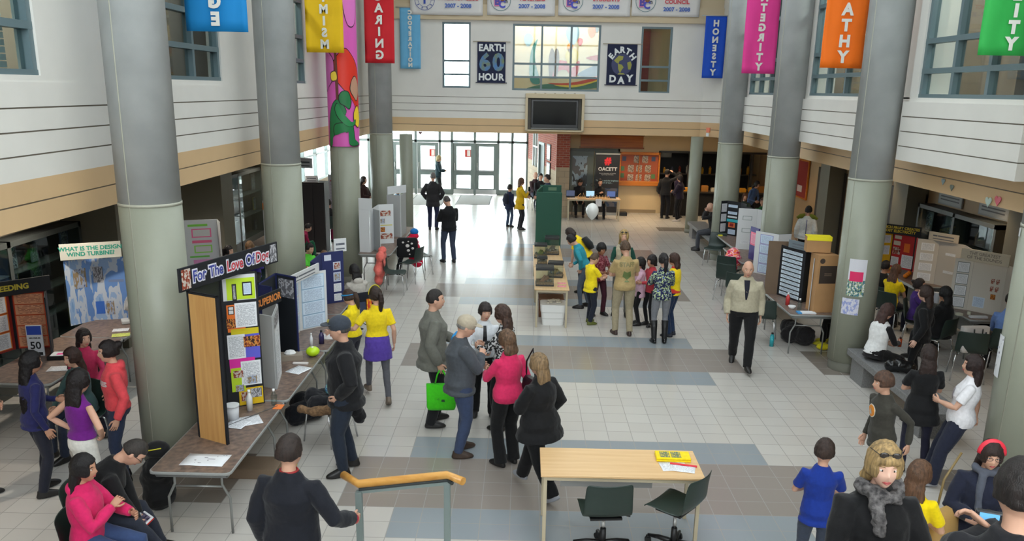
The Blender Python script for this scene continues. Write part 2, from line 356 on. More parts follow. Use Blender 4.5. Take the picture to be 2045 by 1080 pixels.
# ---------------------------------------------------------------- columns
def column(x, y, r, z1, label, seam=3.03, top=CONC):
    t = thing('column', label, 'column', (x, y, 0), 0, 'round columns along the hall' if r > .25 else 'thin columns under the end balcony')
    n = 40
    if r > .25:
        MB().cyl(0, 0, .0, .16, r-.022, n).build('base', mat('column_base', (118, 118, 108), .5), t, True, .004)
        MB().cyl(0, 0, .16, seam, r, n).build('lower_shaft', CONC2, t, True)
        MB().cyl(0, 0, seam, seam+.03, r+.004, n).build('joint_ring', SEAM, t, True)
        MB().cyl(0, 0, seam+.03, z1, r-.003, n).build('upper_shaft', top, t, True)
        a = rad(255 if x < 0 else 205)
        mb = MB().tube([(math.cos(a)*(r-.003), math.sin(a)*(r-.003), .2), (math.cos(a)*(r-.003), math.sin(a)*(r-.003), z1-.1)], .007, 6)
        mb.build('formwork_seam', SEAM, t, True)
    else:
        MB().cyl(0, 0, 0, z1, r, n).build('shaft', CONC2, t, True)
        MB().cyl(0, 0, 0, .12, r+.01, n).build('base', mat('column_base', (0, 0, 0)), t, True)
    return t
for i, y in enumerate((-.9, 3.9, 8.67, 13.5, 18.35, 23.1)):
    if y > 5: column(-3.95, y, .315, ZT, 'round concrete column on the left side, %s from the front' % ('nearest', 'second', 'third, wrapped in a painted mural above,', 'farthest')[i-2])
for i, y in enumerate((8.2, 12.8, 17.2, 21.7)):
    column(5.3, y, .315, ZT, 'round concrete column on the right side, %s' % ('nearest, at the edge of the picture', 'second, with posters and a bench against it', 'third from the front', 'farthest from the camera')[i])
column(-3.47, 24.5, .19, 2.97, 'thin concrete column beneath the end balcony near the glass doors')
column(5.32, 26.0, .19, 2.97, 'thin concrete column beneath the end balcony near the servery')

# ---------------------------------------------------------------- upper windows
GL = glass()
WN = [1]
def window_x(X, s, a, b, z0, z1, ny, rows, depth=.12):
    """window in an X plane, s=+1 glass lies towards +X"""
    WN[0] += 1; f = MB(); w_ = .07
    x0, x1 = sorted((X, X+s*depth))
    e = .006; f.box(x0, x1, a, b, z0, z0+w_).box(x0, x1, a, b, z1-w_, z1).box(x0+e, x1-e, a+.001, a+w_, z0+e, z1-e).box(x0+e, x1-e, b-w_, b-.001, z0+e, z1-e)
    for k in range(1, ny): y = a+(b-a)*k/ny; f.box(x0+e, x1-e, y-.035, y+.035, z0+e, z1-e)
    for z in rows: f.box(x0+e/2, x1-e/2, a+.002, b-.002, z-.035, z+.035)
    o = struct('window_%d' % WN[0], f, FRAME)
    MB().box(X+s*depth*.6-.004, X+s*depth*.6+.004, a+.03, b-.03, z0+.03, z1-.03).build('pane', GL, o); return o
def window_y(Y, a, b, z0, z1, nx, rows, depth=.12, g=None):
    WN[0] += 1; f = MB(); w_ = .06
    e = .006; f.box(a, b, Y, Y+depth, z0, z0+w_).box(a, b, Y, Y+depth, z1-w_, z1).box(a+.001, a+w_, Y+e, Y+depth-e, z0+e, z1-e).box(b-w_, b-.001, Y+e, Y+depth-e, z0+e, z1-e)
    for k in range(1, nx): x = a+(b-a)*k/nx; f.box(x-.03, x+.03, Y+e, Y+depth-e, z0+e, z1-e)
    for z in rows: f.box(a+.002, b-.002, Y+e/2, Y+depth-e/2, z-.03, z+.03)
    o = struct('window_%d' % WN[0], f, FRAME)
    MB().box(a+.03, b-.03, Y+depth*.6, Y+depth*.6+.008, z0+.03, z1-.03).build('pane', g or GL, o); return o
for a, b in WL: window_x(XL-.03, -1, a, b, 4.30, 6.9, 3, (4.76, 5.22, 5.9))
for i, (a, b) in enumerate(wr): window_x(5.58, 1, a, b, 4.24, 6.9, 3, (4.62, 5.02, 5.9))
window_y(YE+.03, -2.56, -1.70, 4.3, 6.22, 1, (4.70, 5.10), .1)
window_y(YE+.03, -.42, 2.24, 4.26, 6.20, 3, (4.66, 5.05), .1)
window_y(YE+.03, 3.46, 4.40, 4.24, 6.18, 1, (4.62, 5.02), .1)
# rooms behind the upper windows
ROOM = mat('upper_room_wall', (128, 116, 100), .8, noise=.1, scale=2)
struct('wall_room_left', MB().box(XL-2.4, XL-2.2, -4, YE, 4.0, 7.6), ROOM)
struct('floor_upper_left', MB().box(XL-2.4, XL-.22, -4, YE, 3.9, 4.0), ROOM)
struct('ceiling_upper_left', MB().box(XL-2.4, XL-.22, -4, YE, 7.4, 7.6), ROOM)
struct('wall_room_right', MB().box(XR+2.4, XR+2.6, -4, YE, 4.0, 7.6), mat('upper_room_pink', (196, 172, 158), .8))
struct('floor_upper_right', MB().box(XR+.22, XR+2.6, -4, YE, 3.9, 4.0), ROOM)
struct('ceiling_upper_right', MB().box(XR+.22, XR+2.6, -4, YE, 7.4, 7.6), mat('upper_room_ceiling', (220, 215, 205), .8))
for y in (5.2, 9.3, 13.6, 18.0, 22.4): struct('wall_room_divider', MB().box(XL-2.2, XL-.3, y-.05, y+.05, 4, 7.4).box(XR+.3, XR+2.4, y-.3, y-.2, 4, 7.4), ROOM)
# blind in the first left window, reflected blue painted in; clutter in the others
bl = thing('window_blind', 'pale blind with painted-in blue reflection filling the nearest upper left window', 'blind', (XL-.32, 6.4, 4.3))
mb = MB()
for k in range(40): mb.box(-.004, .004, -1.5, 1.5, .02+k*.065, .075+k*.065)
mb.build('slats', paint((150, 178, 190)), bl)
MB().box(-.02, .02, -1.5, 1.5, 2.6, 2.68).build('headrail', paint((160, 170, 175)), bl)
BR = [(150, 96, 62), (186, 140, 96), (96, 70, 58), (170, 60, 50), (206, 196, 176), (70, 84, 88)]
for k in range(12):
    y = 10.1+k*.21; h = random.uniform(1.6, 2.9)
    tag(MB().box(XL-.95-random.random()*.5, XL-.8, y, y+.1, 4.0, 4.0+h).build('timber_plank', paint(BR[k % 6]), bevel=.006),
        'timber plank leaning upright behind the second upper left window', 'plank', 'planks behind the second upper left window')
for k, (y, h, c) in enumerate(((10.3, 1.3, (214, 224, 232)), (11.0, 1.7, (170, 70, 60)), (11.6, 1.2, (80, 70, 66)), (15.0, 1.5, (150, 60, 84)), (15.9, 1.3, (190, 214, 226)), (19.6, 1.4, (90, 96, 104)))):
    tag(MB().box(XR+.9, XR+1.3, y, y+.34, 4.0, 4.0+h).box(XR+.95, XR+1.25, y+.04, y+.30, 4.0+h, 4.15+h).build('storage_locker', paint(c), bevel=.01),
        ('white', 'red', 'dark brown', 'crimson', 'pale blue', 'dark grey')[k]+' locker standing behind the upper right windows', 'locker')

# mural seen through the wide end window (generic shapes: hills, balloons, a rainbow road)
mu = thing('wall_mural', 'colourful painted mural of balloons and rolling hills behind the wide end window', 'mural', (.9, YE+1.3, 5.3))
MB().box(-1.9, 1.9, 0, .05, -1.4, 1.3).build('mural_board', mat('mural_ground', (218, 196, 160), .6), mu)
def blob(name, pts, c, y=-.004, n=8):
    P = [Vector(p) for p in pts]; out = []
    for i in range(len(P)):
        a, b, c_, d = P[i-1], P[i], P[(i+1) % len(P)], P[(i+2) % len(P)]
        for k in range(4):
            t = k/4; out.append(.5*((2*b)+(-a+c_)*t+(2*a-5*b+4*c_-d)*t*t+(-a+3*b-3*c_+d)*t**3))
    v = [(p.x, y, p.y) for p in out]
    return MB().add(v, [tuple(range(len(v)))]).build(name, paint(c), mu)
blob('painted_hill', [(-.9, -1.0), (-.3, -1.05), (.6, -1.0), (1.7, -.85), (1.75, -.5), (1.2, -.72), (.3, -.8), (-.4, -.85)], (60, 110, 90), -.006)
blob('painted_road', [(-.2, -.8), (.5, -.78), (1.2, -.62), (1.75, -.35), (1.75, -.45), (1.2, -.75), (.5, -.88)], (200, 60, 40), -.010)
blob('painted_stripe', [(0, -.86), (.7, -.84), (1.3, -.70), (1.75, -.5), (1.75, -.56), (1.2, -.78), (.6, -.92)], (226, 196, 60), -.014)
blob('painted_lake', [(.75, -.55), (1.0, -.35), (1.75, -.1), (1.75, -.5), (1.2, -.58)], (96, 122, 148), -.008)
blob('painted_ridge', [(1.0, .0), (1.4, .1), (1.75, .2), (1.75, -.05), (1.3, -.08)], (182, 76, 66), -.009)
blob('painted_beast', [(-.1, -.55), (0, -.15), (.3, -.1), (.6, -.2), (.8, -.1), (.75, -.5), (.55, -.62), (.4, -.4), (.15, -.42), (.05, -.62)], (196, 72, 76), -.009)
blob('painted_serpent', [(-.75, -.75), (-.8, -.2), (-.72, .3), (-.55, .55), (-.62, .2), (-.6, -.2), (-.45, -.8)], (56, 128, 120), -.009)
for x, z, r, c in ((.55, .75, .26, (136, 160, 176)), (1.15, .82, .15, (222, 120, 84)), (1.32, .9, .09, (110, 120, 122)), (-.85, .55, .17, (160, 190, 205)), (.8, .5, .1, (196, 60, 60)), (.48, .32, .12, (232, 150, 50)), (.55, .05, .25, (226, 200, 120))):
    blob('painted_balloon', [(x+r*math.cos(a)*.85, z+r*math.sin(a)-(r*.35 if math.sin(a) < -.9 else 0)) for a in [k*PI/5 for k in range(10)]], c, -.012)
for x in (-.1, .05): blob('painted_figure', [(x-.05, -.6), (x-.09, -.1), (x-.02, .25), (x+.07, .2), (x+.1, -.1), (x+.04, -.6)], (104, 84, 72), -.011)
struct('wall_corridor', MB().box(-1.3, 5.6, YE+1.36, YE+1.5, 3.2, 7.4), mat('corridor_wall', (205, 178, 140), .7))
struct('floor_corridor', MB().box(-1.3, 5.6, YE+.22, YE+1.36, 3.9, 4.0), ROOM)
struct('wall_corridor_side', MB().box(-1.4, -1.3, YE+.22, YE+1.5, 3.2, 7.4), mat('corridor_wall', (0, 0, 0)))
struct('wall_corridor_brick', MB().box(3.2, 3.9, YE+1.2, YE+1.36, 4.0, 6.4), mat('dull_brick', (120, 70, 52), .8, noise=.2, scale=14))
# outside seen through the narrow end window: a pale facade far off
struct('ground', MB().box(-30, 30, 35.0, 90, -.25, -.02), mat('outdoor_paving', (196, 196, 190), .9, noise=.05, scale=.6))
bd = thing('pavilion_building', 'pale building outdoors beyond the glass entrance doors', 'building', (-2.5, 62, 0))
MB().box(-16, 14, 0, 6, 0, 3.4).build('wall', paint((205, 205, 205)), bd)
for k in range(9): MB().box(-15+k*3.2, -13.4+k*3.2, -.05, 0, .9, 2.6).build('window', paint((150, 160, 168)), bd); MB().box(-16.4, 14.4, -.5, 6.2, 3.4, 3.9).build('roof', paint((170, 175, 178)), bd)
for x in (-4.9, -3.2, -.7):
    t = thing('canopy_post', 'pale steel post of the entrance canopy outside the doors', 'post', (x, 39, 0), 0, 'entrance canopy posts'); MB().cyl(0, 0, 0, 3.6, .12, 16).build('shaft', paint((170, 178, 184)), t, True)
    MB().box(-.2, .2, -.2, .2, 0, .25).build('footing', paint((150, 152, 150)), t)
# ================================================================ lobby, doors
GLC = glass('door_glass', (240, 246, 246))
DN = [0]
def door(x0, x1, Y, sign=None, open_=False):
    DN[0] += 1; f = MB(); s = .14; D = .06
    f.box(x0, x0+s, Y, Y+D, .02, 2.12).box(x1-s, x1, Y, Y+D, .02, 2.12).box(x0+s, x1-s, Y, Y+D, 1.98, 2.12).box(x0+s, x1-s, Y, Y+D, .80, 1.0).box(x0+s, x1-s, Y, Y+D, .02, .26)
    o = struct('door_%d' % DN[0], f, DFRAME, bevel=.006)
    MB().box(x0+s-.02, x1-s+.02, Y+.025, Y+.035, .24, 2.0).build('pane', GLC, o)
    MB().box(x0+.02, x1-.02, Y-.012, Y, .03, .22).build('kick_plate', mat('steel', (190, 190, 188), .3, 1), o)
    MB().tube([(x0+s*.5, Y, 1.0), (x0+s*.5, Y-.05, 1.02), (x0+s*.5, Y-.05, 1.28), (x0+s*.5, Y, 1.3)], .012).build('pull_handle', mat('steel', (0, 0, 0)), o, True)
    MB().box(x0+s, x1-s, Y-.05, Y-.01, .98, 1.03).build('push_bar', mat('steel', (0, 0, 0)), o)
    if sign:
        q = MB().sheet(x1-s-.24, x1-s-.0, 1.55, 1.85, Y+.02).build('notice', paint((206, 60, 50)), o)
        MB().sheet(x1-s-.15, x1-s-.02, 1.58, 1.82, Y+.015).build('notice_panel', paint((238, 226, 222)), o)
YD = 34.6
door(-5.45, -4.55, YD); door(-4.44, -3.56, YD, True); door(-2.95, -2.08, YD, True); door(-2.02, -1.13, YD)
f = MB()
for x in (-7.4, -6.45, -5.55, -4.5, -3.5, -3.0, -2.05, -1.08, -.5, .12): f.box(x-.05, x+.05, YD-.02, YD+.12, 0, 2.97)
f.box(-7.4, .17, YD-.02, YD+.12, 2.13, 2.23).box(-7.4, .17, YD-.02, YD+.12, 2.87, 2.97).box(-3.5, -3.0, YD, YD+.1, 0, .22).box(-1.08, .12, YD, YD+.1, 0, .22).box(-7.4, -5.5, YD, YD+.1, 0, .22)
f.box(-5.5, -5.42, YD, YD+.1, 0, 2.15)
o = struct('window_30', f, DFRAME, bevel=.005)
for a, b in ((-3.45, -3.05), (-1.03, -.55), (-.45, .07), (-7.35, -6.5), (-6.4, -5.6)): MB().box(a, b, YD+.04, YD+.05, .2, 2.13).build('side_pane', GLC, o)
for a, b in ((-4.45, -3.55), (-3.45, -3.05), (-2.95, -2.1), (-2.0, -1.13), (-1.03, -.55), (-.45, .07), (-6.4, -4.55)): MB().box(a, b, YD+.04, YD+.05, 2.23, 2.87).build('transom_pane', GLC, o)
def brick(key, c1, c2, mortar, sx, sy):
    m = bpy.data.materials.new(key); m.use_nodes = True; nt = m.node_tree; b = nt.nodes['Principled BSDF']; N = nt.nodes.new; L = nt.links.new
    tc = N('ShaderNodeTexCoord'); sp = N('ShaderNodeSeparateXYZ'); L(tc.outputs['Object'], sp.inputs[0]); ad = N('ShaderNodeMath'); ad.operation = 'ADD'
    L(sp.outputs[0], ad.inputs[0]); L(sp.outputs[1], ad.inputs[1]); cv = N('ShaderNodeCombineXYZ'); L(ad.outputs[0], cv.inputs[0]); L(sp.outputs[2], cv.inputs[1])
    bt = N('ShaderNodeTexBrick'); L(cv.outputs[0], bt.inputs[0]); bt.inputs['Scale'].default_value = 1; bt.inputs['Brick Width'].default_value = sx; bt.inputs['Row Height'].default_value = sy
    bt.inputs['Mortar Size'].default_value = .008; bt.inputs['Color1'].default_value = (*lin(c1), 1); bt.inputs['Color2'].default_value = (*lin(c2), 1); bt.inputs['Mortar'].default_value = (*lin(mortar), 1)
    L(bt.outputs[0], b.inputs['Base Color']); b.inputs['Roughness'].default_value = .85; MATS[key] = m; return m
BRICK = brick('red_brick', (150, 70, 52), (128, 54, 44), (150, 120, 105), .22, .075)
BLOCK = brick('split_block', (168, 150, 126), (158, 142, 120), (140, 126, 108), .40, .2)
def wallseg(name, p, q, z0, z1, m, th=.2, holes=()):
    d = (Vector(q)-Vector(p)); L_ = d.length; mb = MB(Matrix.Translation((p[0], p[1], 0)) @ Matrix.Rotation(math.atan2(d.y, d.x), 4, 'Z'))
    c = 0
    for a, b, h0, h1 in sorted(holes):
        mb.box(c, a, 0, th, z0, z1); h0 = max(h0, z0); h1 = min(h1, z1)
        if h0 > z0: mb.box(a, b, 0, th, z0, h0)
        if h1 < z1: mb.box(a, b, 0, th, h1, z1)
        c = b
    mb.box(c, L_, 0, th, z0, z1); return struct(name, mb, m)
# slanted brick wall between the doors and the pillar, with a tall window and a dark side door
hl = [(1.0, 2.05, 1.35, 2.75), (2.4, 3.4, .0, 2.3)]
wallseg('wall_brick_upper', (.15, YD), (1.1, 29.3), 1.55, 2.97, BRICK, .2, hl)
wallseg('wall_block_lower', (.15, YD), (1.1, 29.3), 0, 1.55, BLOCK, .2, hl)
wallseg('wall_brick_outside', (.1, 39), (.17, YD+.1), 1.7, 2.97, BRICK, .2, [(1.2, 1.6, 1.4, 2.6)])
wallseg('wall_block_outside', (.1, 39), (.17, YD+.1), 0, 1.7, BLOCK)
dd = Vector((.95, -5.3)).normalized()
def on_wall(t, off=0.): return (.15+dd.x*t+dd.y*off*1, YD+dd.y*t-dd.x*off*1)
A_ = math.atan2(dd.y, dd.x)
MW = Matrix.Translation((.15, YD, 0)) @ Matrix.Rotation(A_, 4, 'Z')
DN[0] += 1
o = struct('door_%d' % DN[0], MB(MW).box(2.4, 3.4, .04, .10, 0, 2.3), mat('side_door', (92, 100, 98), .5)); MB(MW).tube([(2.5, .02, 1.0), (2.5, -.03, 1.0), (2.6, -.03, 1.0)], .012).build('lever_handle', mat('steel', (0, 0, 0)), o, True)
MB(MW).box(2.33, 2.42, -.03, .2, 0, 2.36).box(3.38, 3.47, -.03, .2, 0, 2.36).box(2.33, 3.47, -.03, .2, 2.28, 2.38).build('jamb', DFRAME, o)
f = MB(MW).box(1.0, 1.06, 0, .1, 1.35, 2.75).box(2.0, 2.05, 0, .1, 1.35, 2.75).box(1.5, 1.55, 0, .1, 1.35, 2.75).box(1.0, 2.05, 0, .1, 2.1, 2.16)
o = struct('window_31', f, paint((225, 228, 228))); MB(MW).box(1.03, 2.03, .05, .056, 1.37, 2.73).build('pane', GLC, o)
for i, (z0, z1, c) in enumerate(((1.15, 1.75, (198, 190, 188)), (1.82, 2.4, (70, 74, 80)))):
    t = thing('framed_picture', ('pale picture in a black frame on the brick wall beside the pillar, lower one', 'dark picture in a black frame on the brick wall beside the pillar, upper one')[i], 'picture', (*on_wall(4.3), (z0+z1)/2), A_)
    h = (z1-z0)/2
    MB().box(-.3, .3, -.04, 0, -h, h).build('frame', paint((28, 28, 30)), t, bevel=.006); MB().sheet(-.25, .25, -h+.05, h-.05, -.042).build('print', photo_mat('pict%d' % i, [c, (150, 90, 80), (220, 220, 215), (90, 90, 100)], 4, i), t)
o = struct('wall_pillar_brick', MB().box(1.1, 1.56, 28.6, 29.4, 1.73, 2.97), BRICK)
struct('wall_pillar_block', MB().box(1.1, 1.56, 28.6, 29.4, 0, 1.73), BLOCK)
# back wall of the lobby
LW = mat('lobby_wall', (214, 190, 148), .55, noise=.03, scale=2)
struct('wall_lobby', MB().box(1.2, 4.84, 30.2, 30.4, 0, 2.97).box(4.84, 8.9, 30.2, 30.4, 2.22, 2.97).box(4.84, 8.9, 30.2, 30.4, 0, .8), LW)
struct('wall_servery_back', MB().box(4.84, 5.0, 32.4, 32.5, 0, 2.97).box(5.7, 9.2, 32.4, 32.5, 0, 2.97).box(5.0, 5.7, 32.4, 32.5, 0, 1.85).box(5.0, 5.7, 32.4, 32.5, 2.3, 2.97).box(4.74, 4.84, 30.4, 32.5, 0, 2.97).box(9.1, 9.2, 30.4, 32.5, 0, 2.97), paint((44, 40, 38), .6))
struct('trim_2', MB().box(1.56, 4.84, 30.18, 30.2, 0, .12), paint((150, 130, 100)))
f = MB()
for x in (4.87, 5.95, 7.05, 8.2): f.box(x-.04, x+.04, 30.15, 30.25, .8, 2.22)
f.box(4.84, 8.9, 30.15, 30.25, 2.18, 2.25).box(4.84, 8.9, 30.12, 30.3, .78, .86)
o = struct('window_32', f, paint((60, 60, 58)))
t = thing('servery_counter', 'dark draped counter with snack shelves in the servery opening', 'counter', (6.6, 29.9, 0))
MB().box(-1.6, 2.0, -.25, .2, 0, .82).build('drape', paint((24, 22, 22), .9), t, bevel=.01); MB().box(-1.65, 2.05, -.3, .25, .82, .86).build('worktop', paint((60, 56, 52), .3), t)
SN = [(226, 160, 40), (226, 170, 50), (180, 120, 50), (210, 200, 180), (150, 60, 40), (90, 90, 100)]
for k in range(9):
    x = 5.7+k*.34; tag(MB().box(x, x+.24, 29.8, 29.95, .86, .98+.04*(k % 3)).box(x+.02, x+.22, 29.82, 29.93, .98+.04*(k % 3), 1.0+.04*(k % 3)).build('snack_box', paint(SN[k % 6]), bevel=.008),
        'small snack box set out on the servery counter', 'box', 'snack boxes on the servery counter')
t = thing('menu_shelf', 'row of small lit items on a shelf in the servery', 'shelf', (6.7, 30.9, 1.35)); MB().box(-1.7, 1.9, 0, .4, 0, .04).build('board', paint((90, 80, 70)), t)
for k in range(12): x = 5.2+k*.28; tag(MB().cyl(x, 30.95, 1.39, 1.55+.03*(k % 4), .05, 12).cyl(x, 30.95, 1.55+.03*(k % 4), 1.60+.03*(k % 4), .025, 10).build('drink_bottle', paint(SN[(k*5) % 6]), smooth=True), 'small bottle on the servery shelf', 'bottle', 'bottles on the servery shelf')
# wood sign board high on the wall, doors below
t = thing('honour_board', 'long varnished wooden board high on the lobby wall', 'board', (3.13, 30.18, 2.55)); OAK = wood('orange_wood', (186, 110, 40), (160, 88, 30), 'X', .35)
MB().box(-1.12, 1.12, -.04, 0, -.22, .22).build('panel', OAK, t, bevel=.01); MB().box(-1.16, 1.16, -.06, 0, .2, .25).box(-1.16, 1.16, -.06, 0, -.25, -.2).build('moulding', wood('dark_orange', (150, 84, 30), (130, 70, 24), 'X'), t)
DN[0] += 1; o = struct('door_%d' % DN[0], MB().box(1.66, 2.5, 30.1, 30.18, 0, 2.2).box(2.53, 3.36, 30.1, 30.18, 0, 2.2), mat('lobby_door', (96, 104, 98), .45), bevel=.008)
MB().box(1.60, 1.66, 30.06, 30.2, 0, 2.28).box(3.36, 3.42, 30.06, 30.2, 0, 2.28).box(1.6, 3.42, 30.06, 30.2, 2.2, 2.28).build('jamb', paint((84, 92, 88)), o)
MB().box(1.74, 2.28, 30.085, 30.1, .95, 2.02).build('pane', photo_mat('door_reflection', [(40, 42, 44), (60, 64, 66), (150, 170, 185), (96, 96, 96)], 1.6, 2), o)
MB().ball((2.46, 30.06, 1.0), .04, 10).ball((2.58, 30.06, 1.0), .04, 10).build('knob', mat('steel', (0, 0, 0)), o, True)
# bulletin case
t = thing('bulletin_case', 'orange framed glass bulletin case with portraits on the lobby wall', 'display case', (4.15, 30.16, 1.0))
MB().box(-.73, -.67, -.1, .04, 0, 1.19).box(.67, .73, -.1, .04, 0, 1.19).box(-.73, .73, -.1, .04, 1.1, 1.19).box(-.75, .75, -.16, .04, 0, .16).box(-.03+.0, .0, -.06, 0, .16, 1.1).build('frame', wood('case_wood', (214, 130, 50), (196, 112, 40), 'X', .3), t, bevel=.01)
MB().box(-.68, .68, 0, .03, .15, 1.12).build('backing', paint((170, 84, 50)), t)
for r, xs in enumerate(((-.1, .2), (-.3, .0, .32), (-.3, .0, .32))):
    for x in xs:
        z = .93-r*.33; MB().sheet(x-.105, x+.105, z-.13, z+.13, -.012).build('portrait', photo_mat('portrait', [(206, 190, 160), (120, 90, 70), (220, 214, 200), (60, 56, 60), (190, 150, 120)], 4, 3), t)
for x, z, c in ((-.55, .95, (70, 80, 110)), (.5, .95, (70, 80, 110)), (-.6, .35, (80, 120, 80)), (.52, .33, (90, 130, 80)), (-.6, .6, (80, 120, 80))): MB().sheet(x-.07, x+.07, z-.08, z+.08, -.012).build('badge', paint(c), t)
for i, (x, y0) in enumerate(((-3.75, 31.2), (-1.95, 31.5), (-5.4, 31.4))):
    t = thing('floor_mat', ('grey entrance mat before the left doors, in part behind the thin column', 'grey entrance mat before the two middle doors', 'grey entrance mat at the far left doors')[i], 'mat', (x, y0+1.4, 0))
    MB().box(-.62, .62, -1.4, 1.4, 0, .008).build('pile', mat('mat_pile', (132, 132, 130), .95, bump=.4, bscale=150), t); MB().box(-.66, .66, -1.44, 1.44, 0, .005).build('edging', paint((70, 70, 70), .8), t)
# left lobby glazing beyond the last column
f = MB()
for y in (24.6, 26.2, 27.9, 29.6, 31.3, 33.0, 34.6): f.box(AL-.1, AL+.02, y-.05, y+.05, 1.0, 2.97)
for z in (1.0, 1.9, 2.9): f.box(AL-.1, AL+.02, 24.6, 34.6, z, z+.07)
o = struct('window_33', f, DFRAME); MB().box(AL-.05, AL-.04, 24.6, 34.6, 1.0, 2.97).build('pane', GLC, o)
struct('wall_lobby_left', MB().box(AL-.2, AL, 24.6, 34.7, 0, 1.0), BLOCK)
struct('wall_lobby_right', MB().box(AR+.0, AR+.2, 31, 35, 0, 2.97), LW)
struct('wall_front_right', MB().box(1.3, 10.5, 34.8, 35, 0, ZT).box(-9.5, -3.7, 34.85, 35, 3.0, ZT).box(-1.9, .3, 34.85, 35, 3.0, ZT).box(-3.7, -1.9, 34.85, 35, 3.0, 4.1).box(-3.7, -1.9, 34.85, 35, 7.0, ZT), WHITE)
# poster boards on the right aisle wall
for i, (y, z, c, lab) in enumerate(((23.6, 1.75, (150, 50, 44), 'red pinned notice board on the far right aisle wall'),)):
    t = thing('notice_board', lab, 'notice board', (AR-.02, y+2.4, z), rad(-90)); MB().box(-.55, .55, -.04, 0, -.6, .6).build('frame', wood('case_wood', (0, 0, 0), (0, 0, 0)), t); MB().sheet(-.5, .5, -.55, .55, -.045).build('felt', paint(c, .9), t); MB().sheet(-.3, .15, -.4, -.2, -.05).build('notice', paint((220, 200, 190)), t)
DN[0] += 1; struct('door_%d' % DN[0], MB().box(AR-.05, AR+.02, 22.5, 24.6, 0, 2.25), paint((64, 60, 56)))
DN[0] += 1; struct('door_%d' % DN[0], MB().box(AR-.05, AR+.02, 17.9, 20.9, 0, 2.25), paint((52, 52, 52)))
DN[0] += 1; struct('door_%d' % DN[0], MB().box(AL-.02, AL+.05, 15.3, 17.4, 0, 2.2), paint((40, 40, 38)))
# downlights recessed in the low ceilings
LAMP = mat('lamp_glow', (255, 220, 170), .5, emit=(255, 214, 160, 6))
def downlight(x, y, e, col=(1, .76, .48), z=2.97, near='right aisle'):
    t = thing('downlight', 'round recessed downlight in the %s ceiling' % near, 'ceiling light', (x, y, z), 0, 'downlights in the %s ceiling' % near)
    MB().cyl(0, 0, -.03, 0, .11, 20).build('trim_ring', paint((220, 215, 205)), t, True); MB().cyl(0, 0, -.034, -.03, .08, 16).build('lens', LAMP, t)
    l = bpy.data.lights.new('downlight_bulb', 'SPOT'); l.energy = e; l.color = col; l.spot_size = rad(120); l.spot_blend = .6; l.shadow_soft_size = .09
    o = bpy.data.objects.new('downlight_bulb', l); COL.objects.link(o); o.parent = t; o.location = (0, 0, -.05)
for x, y in ((3.0, 29.0), (4.8, 29.0), (6.6, 28.6), (4.0, 27.6)): downlight(x, y, 70, near='lobby')
for x, y in ((7.4, 24.5), (7.9, 19.0), (7.9, 14.6), (7.9, 10.0)): downlight(x, y, 38, near='right aisle')
for x, y in ((-6.4, 21.5), (-6.4, 15.7), (-6.4, 11.2), (-6.4, 6.6)): downlight(x, y, 85, (1, .90, .76), near='left aisle, added as fill on the')  # no lamps seen on this side; added to lift the dark aisle

# wall screen box over the lobby
t = thing('wall_screen', 'large dark television in a beige wall box above the lobby', 'screen', (.9, YE, 3.62))
BX = paint((206, 190, 158), .6)
MB().box(-.90, .90, -.35, 0, .42, .56).box(-.90, .90, -.35, 0, -.57, -.52).box(-.90, -.82, -.35, 0, -.56, .45).box(.82, .90, -.35, 0, -.56, .45).build('housing', BX, t, bevel=.012)
MB().box(-.82, .82, -.10, 0, -.52, .42).build('back_panel', paint((90, 84, 72)), t)
MB().box(-.72, .72, -.27, -.12, -.46, .38).build('bezel', paint((22, 22, 24), .3), t, bevel=.01); MB().sheet(-.66, .66, -.36, .33, -.275).build('glass_screen', mat('tv_glass', (16, 18, 20), .08), t)
MB().box(-.72, .72, -.29, -.12, -.50, -.46).build('speaker_bar', paint((120, 120, 118)), t)
for k in range(5): MB().cyl(-.6+.3*k, -.2, .56, .575, .03, 10).build('vent_cap', paint((130, 112, 90)), t)
# ================================================================ banners
CLOTHW = paint((226, 226, 218), .8)
def wavy(mb, w, h, ny=14, nx=10, amp=.012, seed=0.):
    v, f = [], []; b = 0
    for j in range(ny+1):
        for i in range(nx+1):
            x = -w/2+w*i/nx; z = -h*j/ny; v.append((x, amp*math.sin(i*1.3+seed+j*.25)*(.3+j/ny)+.006*math.sin(j*1.1+seed*2), z))
    for j in range(ny):
        for i in range(nx): a = j*(nx+1)+i; f.append((a, a+1, a+nx+2, a+nx+1))
    return mb.add(v, f)
def hang_banner(word, rgb, cx, bot, W, H_, Y, label, mirror=True, ls=None, rz=0., X=None):
    p = atY(cx, bot, Y); x = p.x if X is None else X
    t = thing('hanging_banner', label, 'banner', (x, Y, p.z+H_), rz, 'value banners hung along the hall')
    wavy(MB(), W, H_, seed=cx*.1).build('fabric', mat('ban_%d_%d_%d' % rgb, rgb, .75, noise=.05, scale=3), t, True, solid=.004)
    MB().tube([(-W/2-.12, 0, .01), (W/2+.12, 0, .01)], .014).build('rod', paint((180, 180, 176)), t, True)
    n = len(word); s = ls or H_/(n+.6)
    for i, ch in enumerate(word):
        lettering('letter', ch, s*1.02, CLOTHW, t, facing(0, -.032, -H_+s*(n-i-.5)+s*.18), .012, 1.0, mirror)
    return t
hang_banner('COURAGE', (0, 128, 196), 434, 63, .75, 1.9, 10.43, 'blue hanging banner, only its lowest letters in view at the top left', ls=.2)
hang_banner('OPTIMISM', (236, 190, 10), 650, 105, .75, 1.9, 17.2, 'yellow hanging banner in front of the mural column')
hang_banner('CARING', (206, 22, 36), 759, 126, .75, 1.85, 21.8, 'red hanging banner on the left in front of the farthest column')
hang_banner('COOPERATION', (110, 182, 224), 820, 137, .62, 1.75, 26.08, 'pale blue hanging banner at the left end of the far wall')
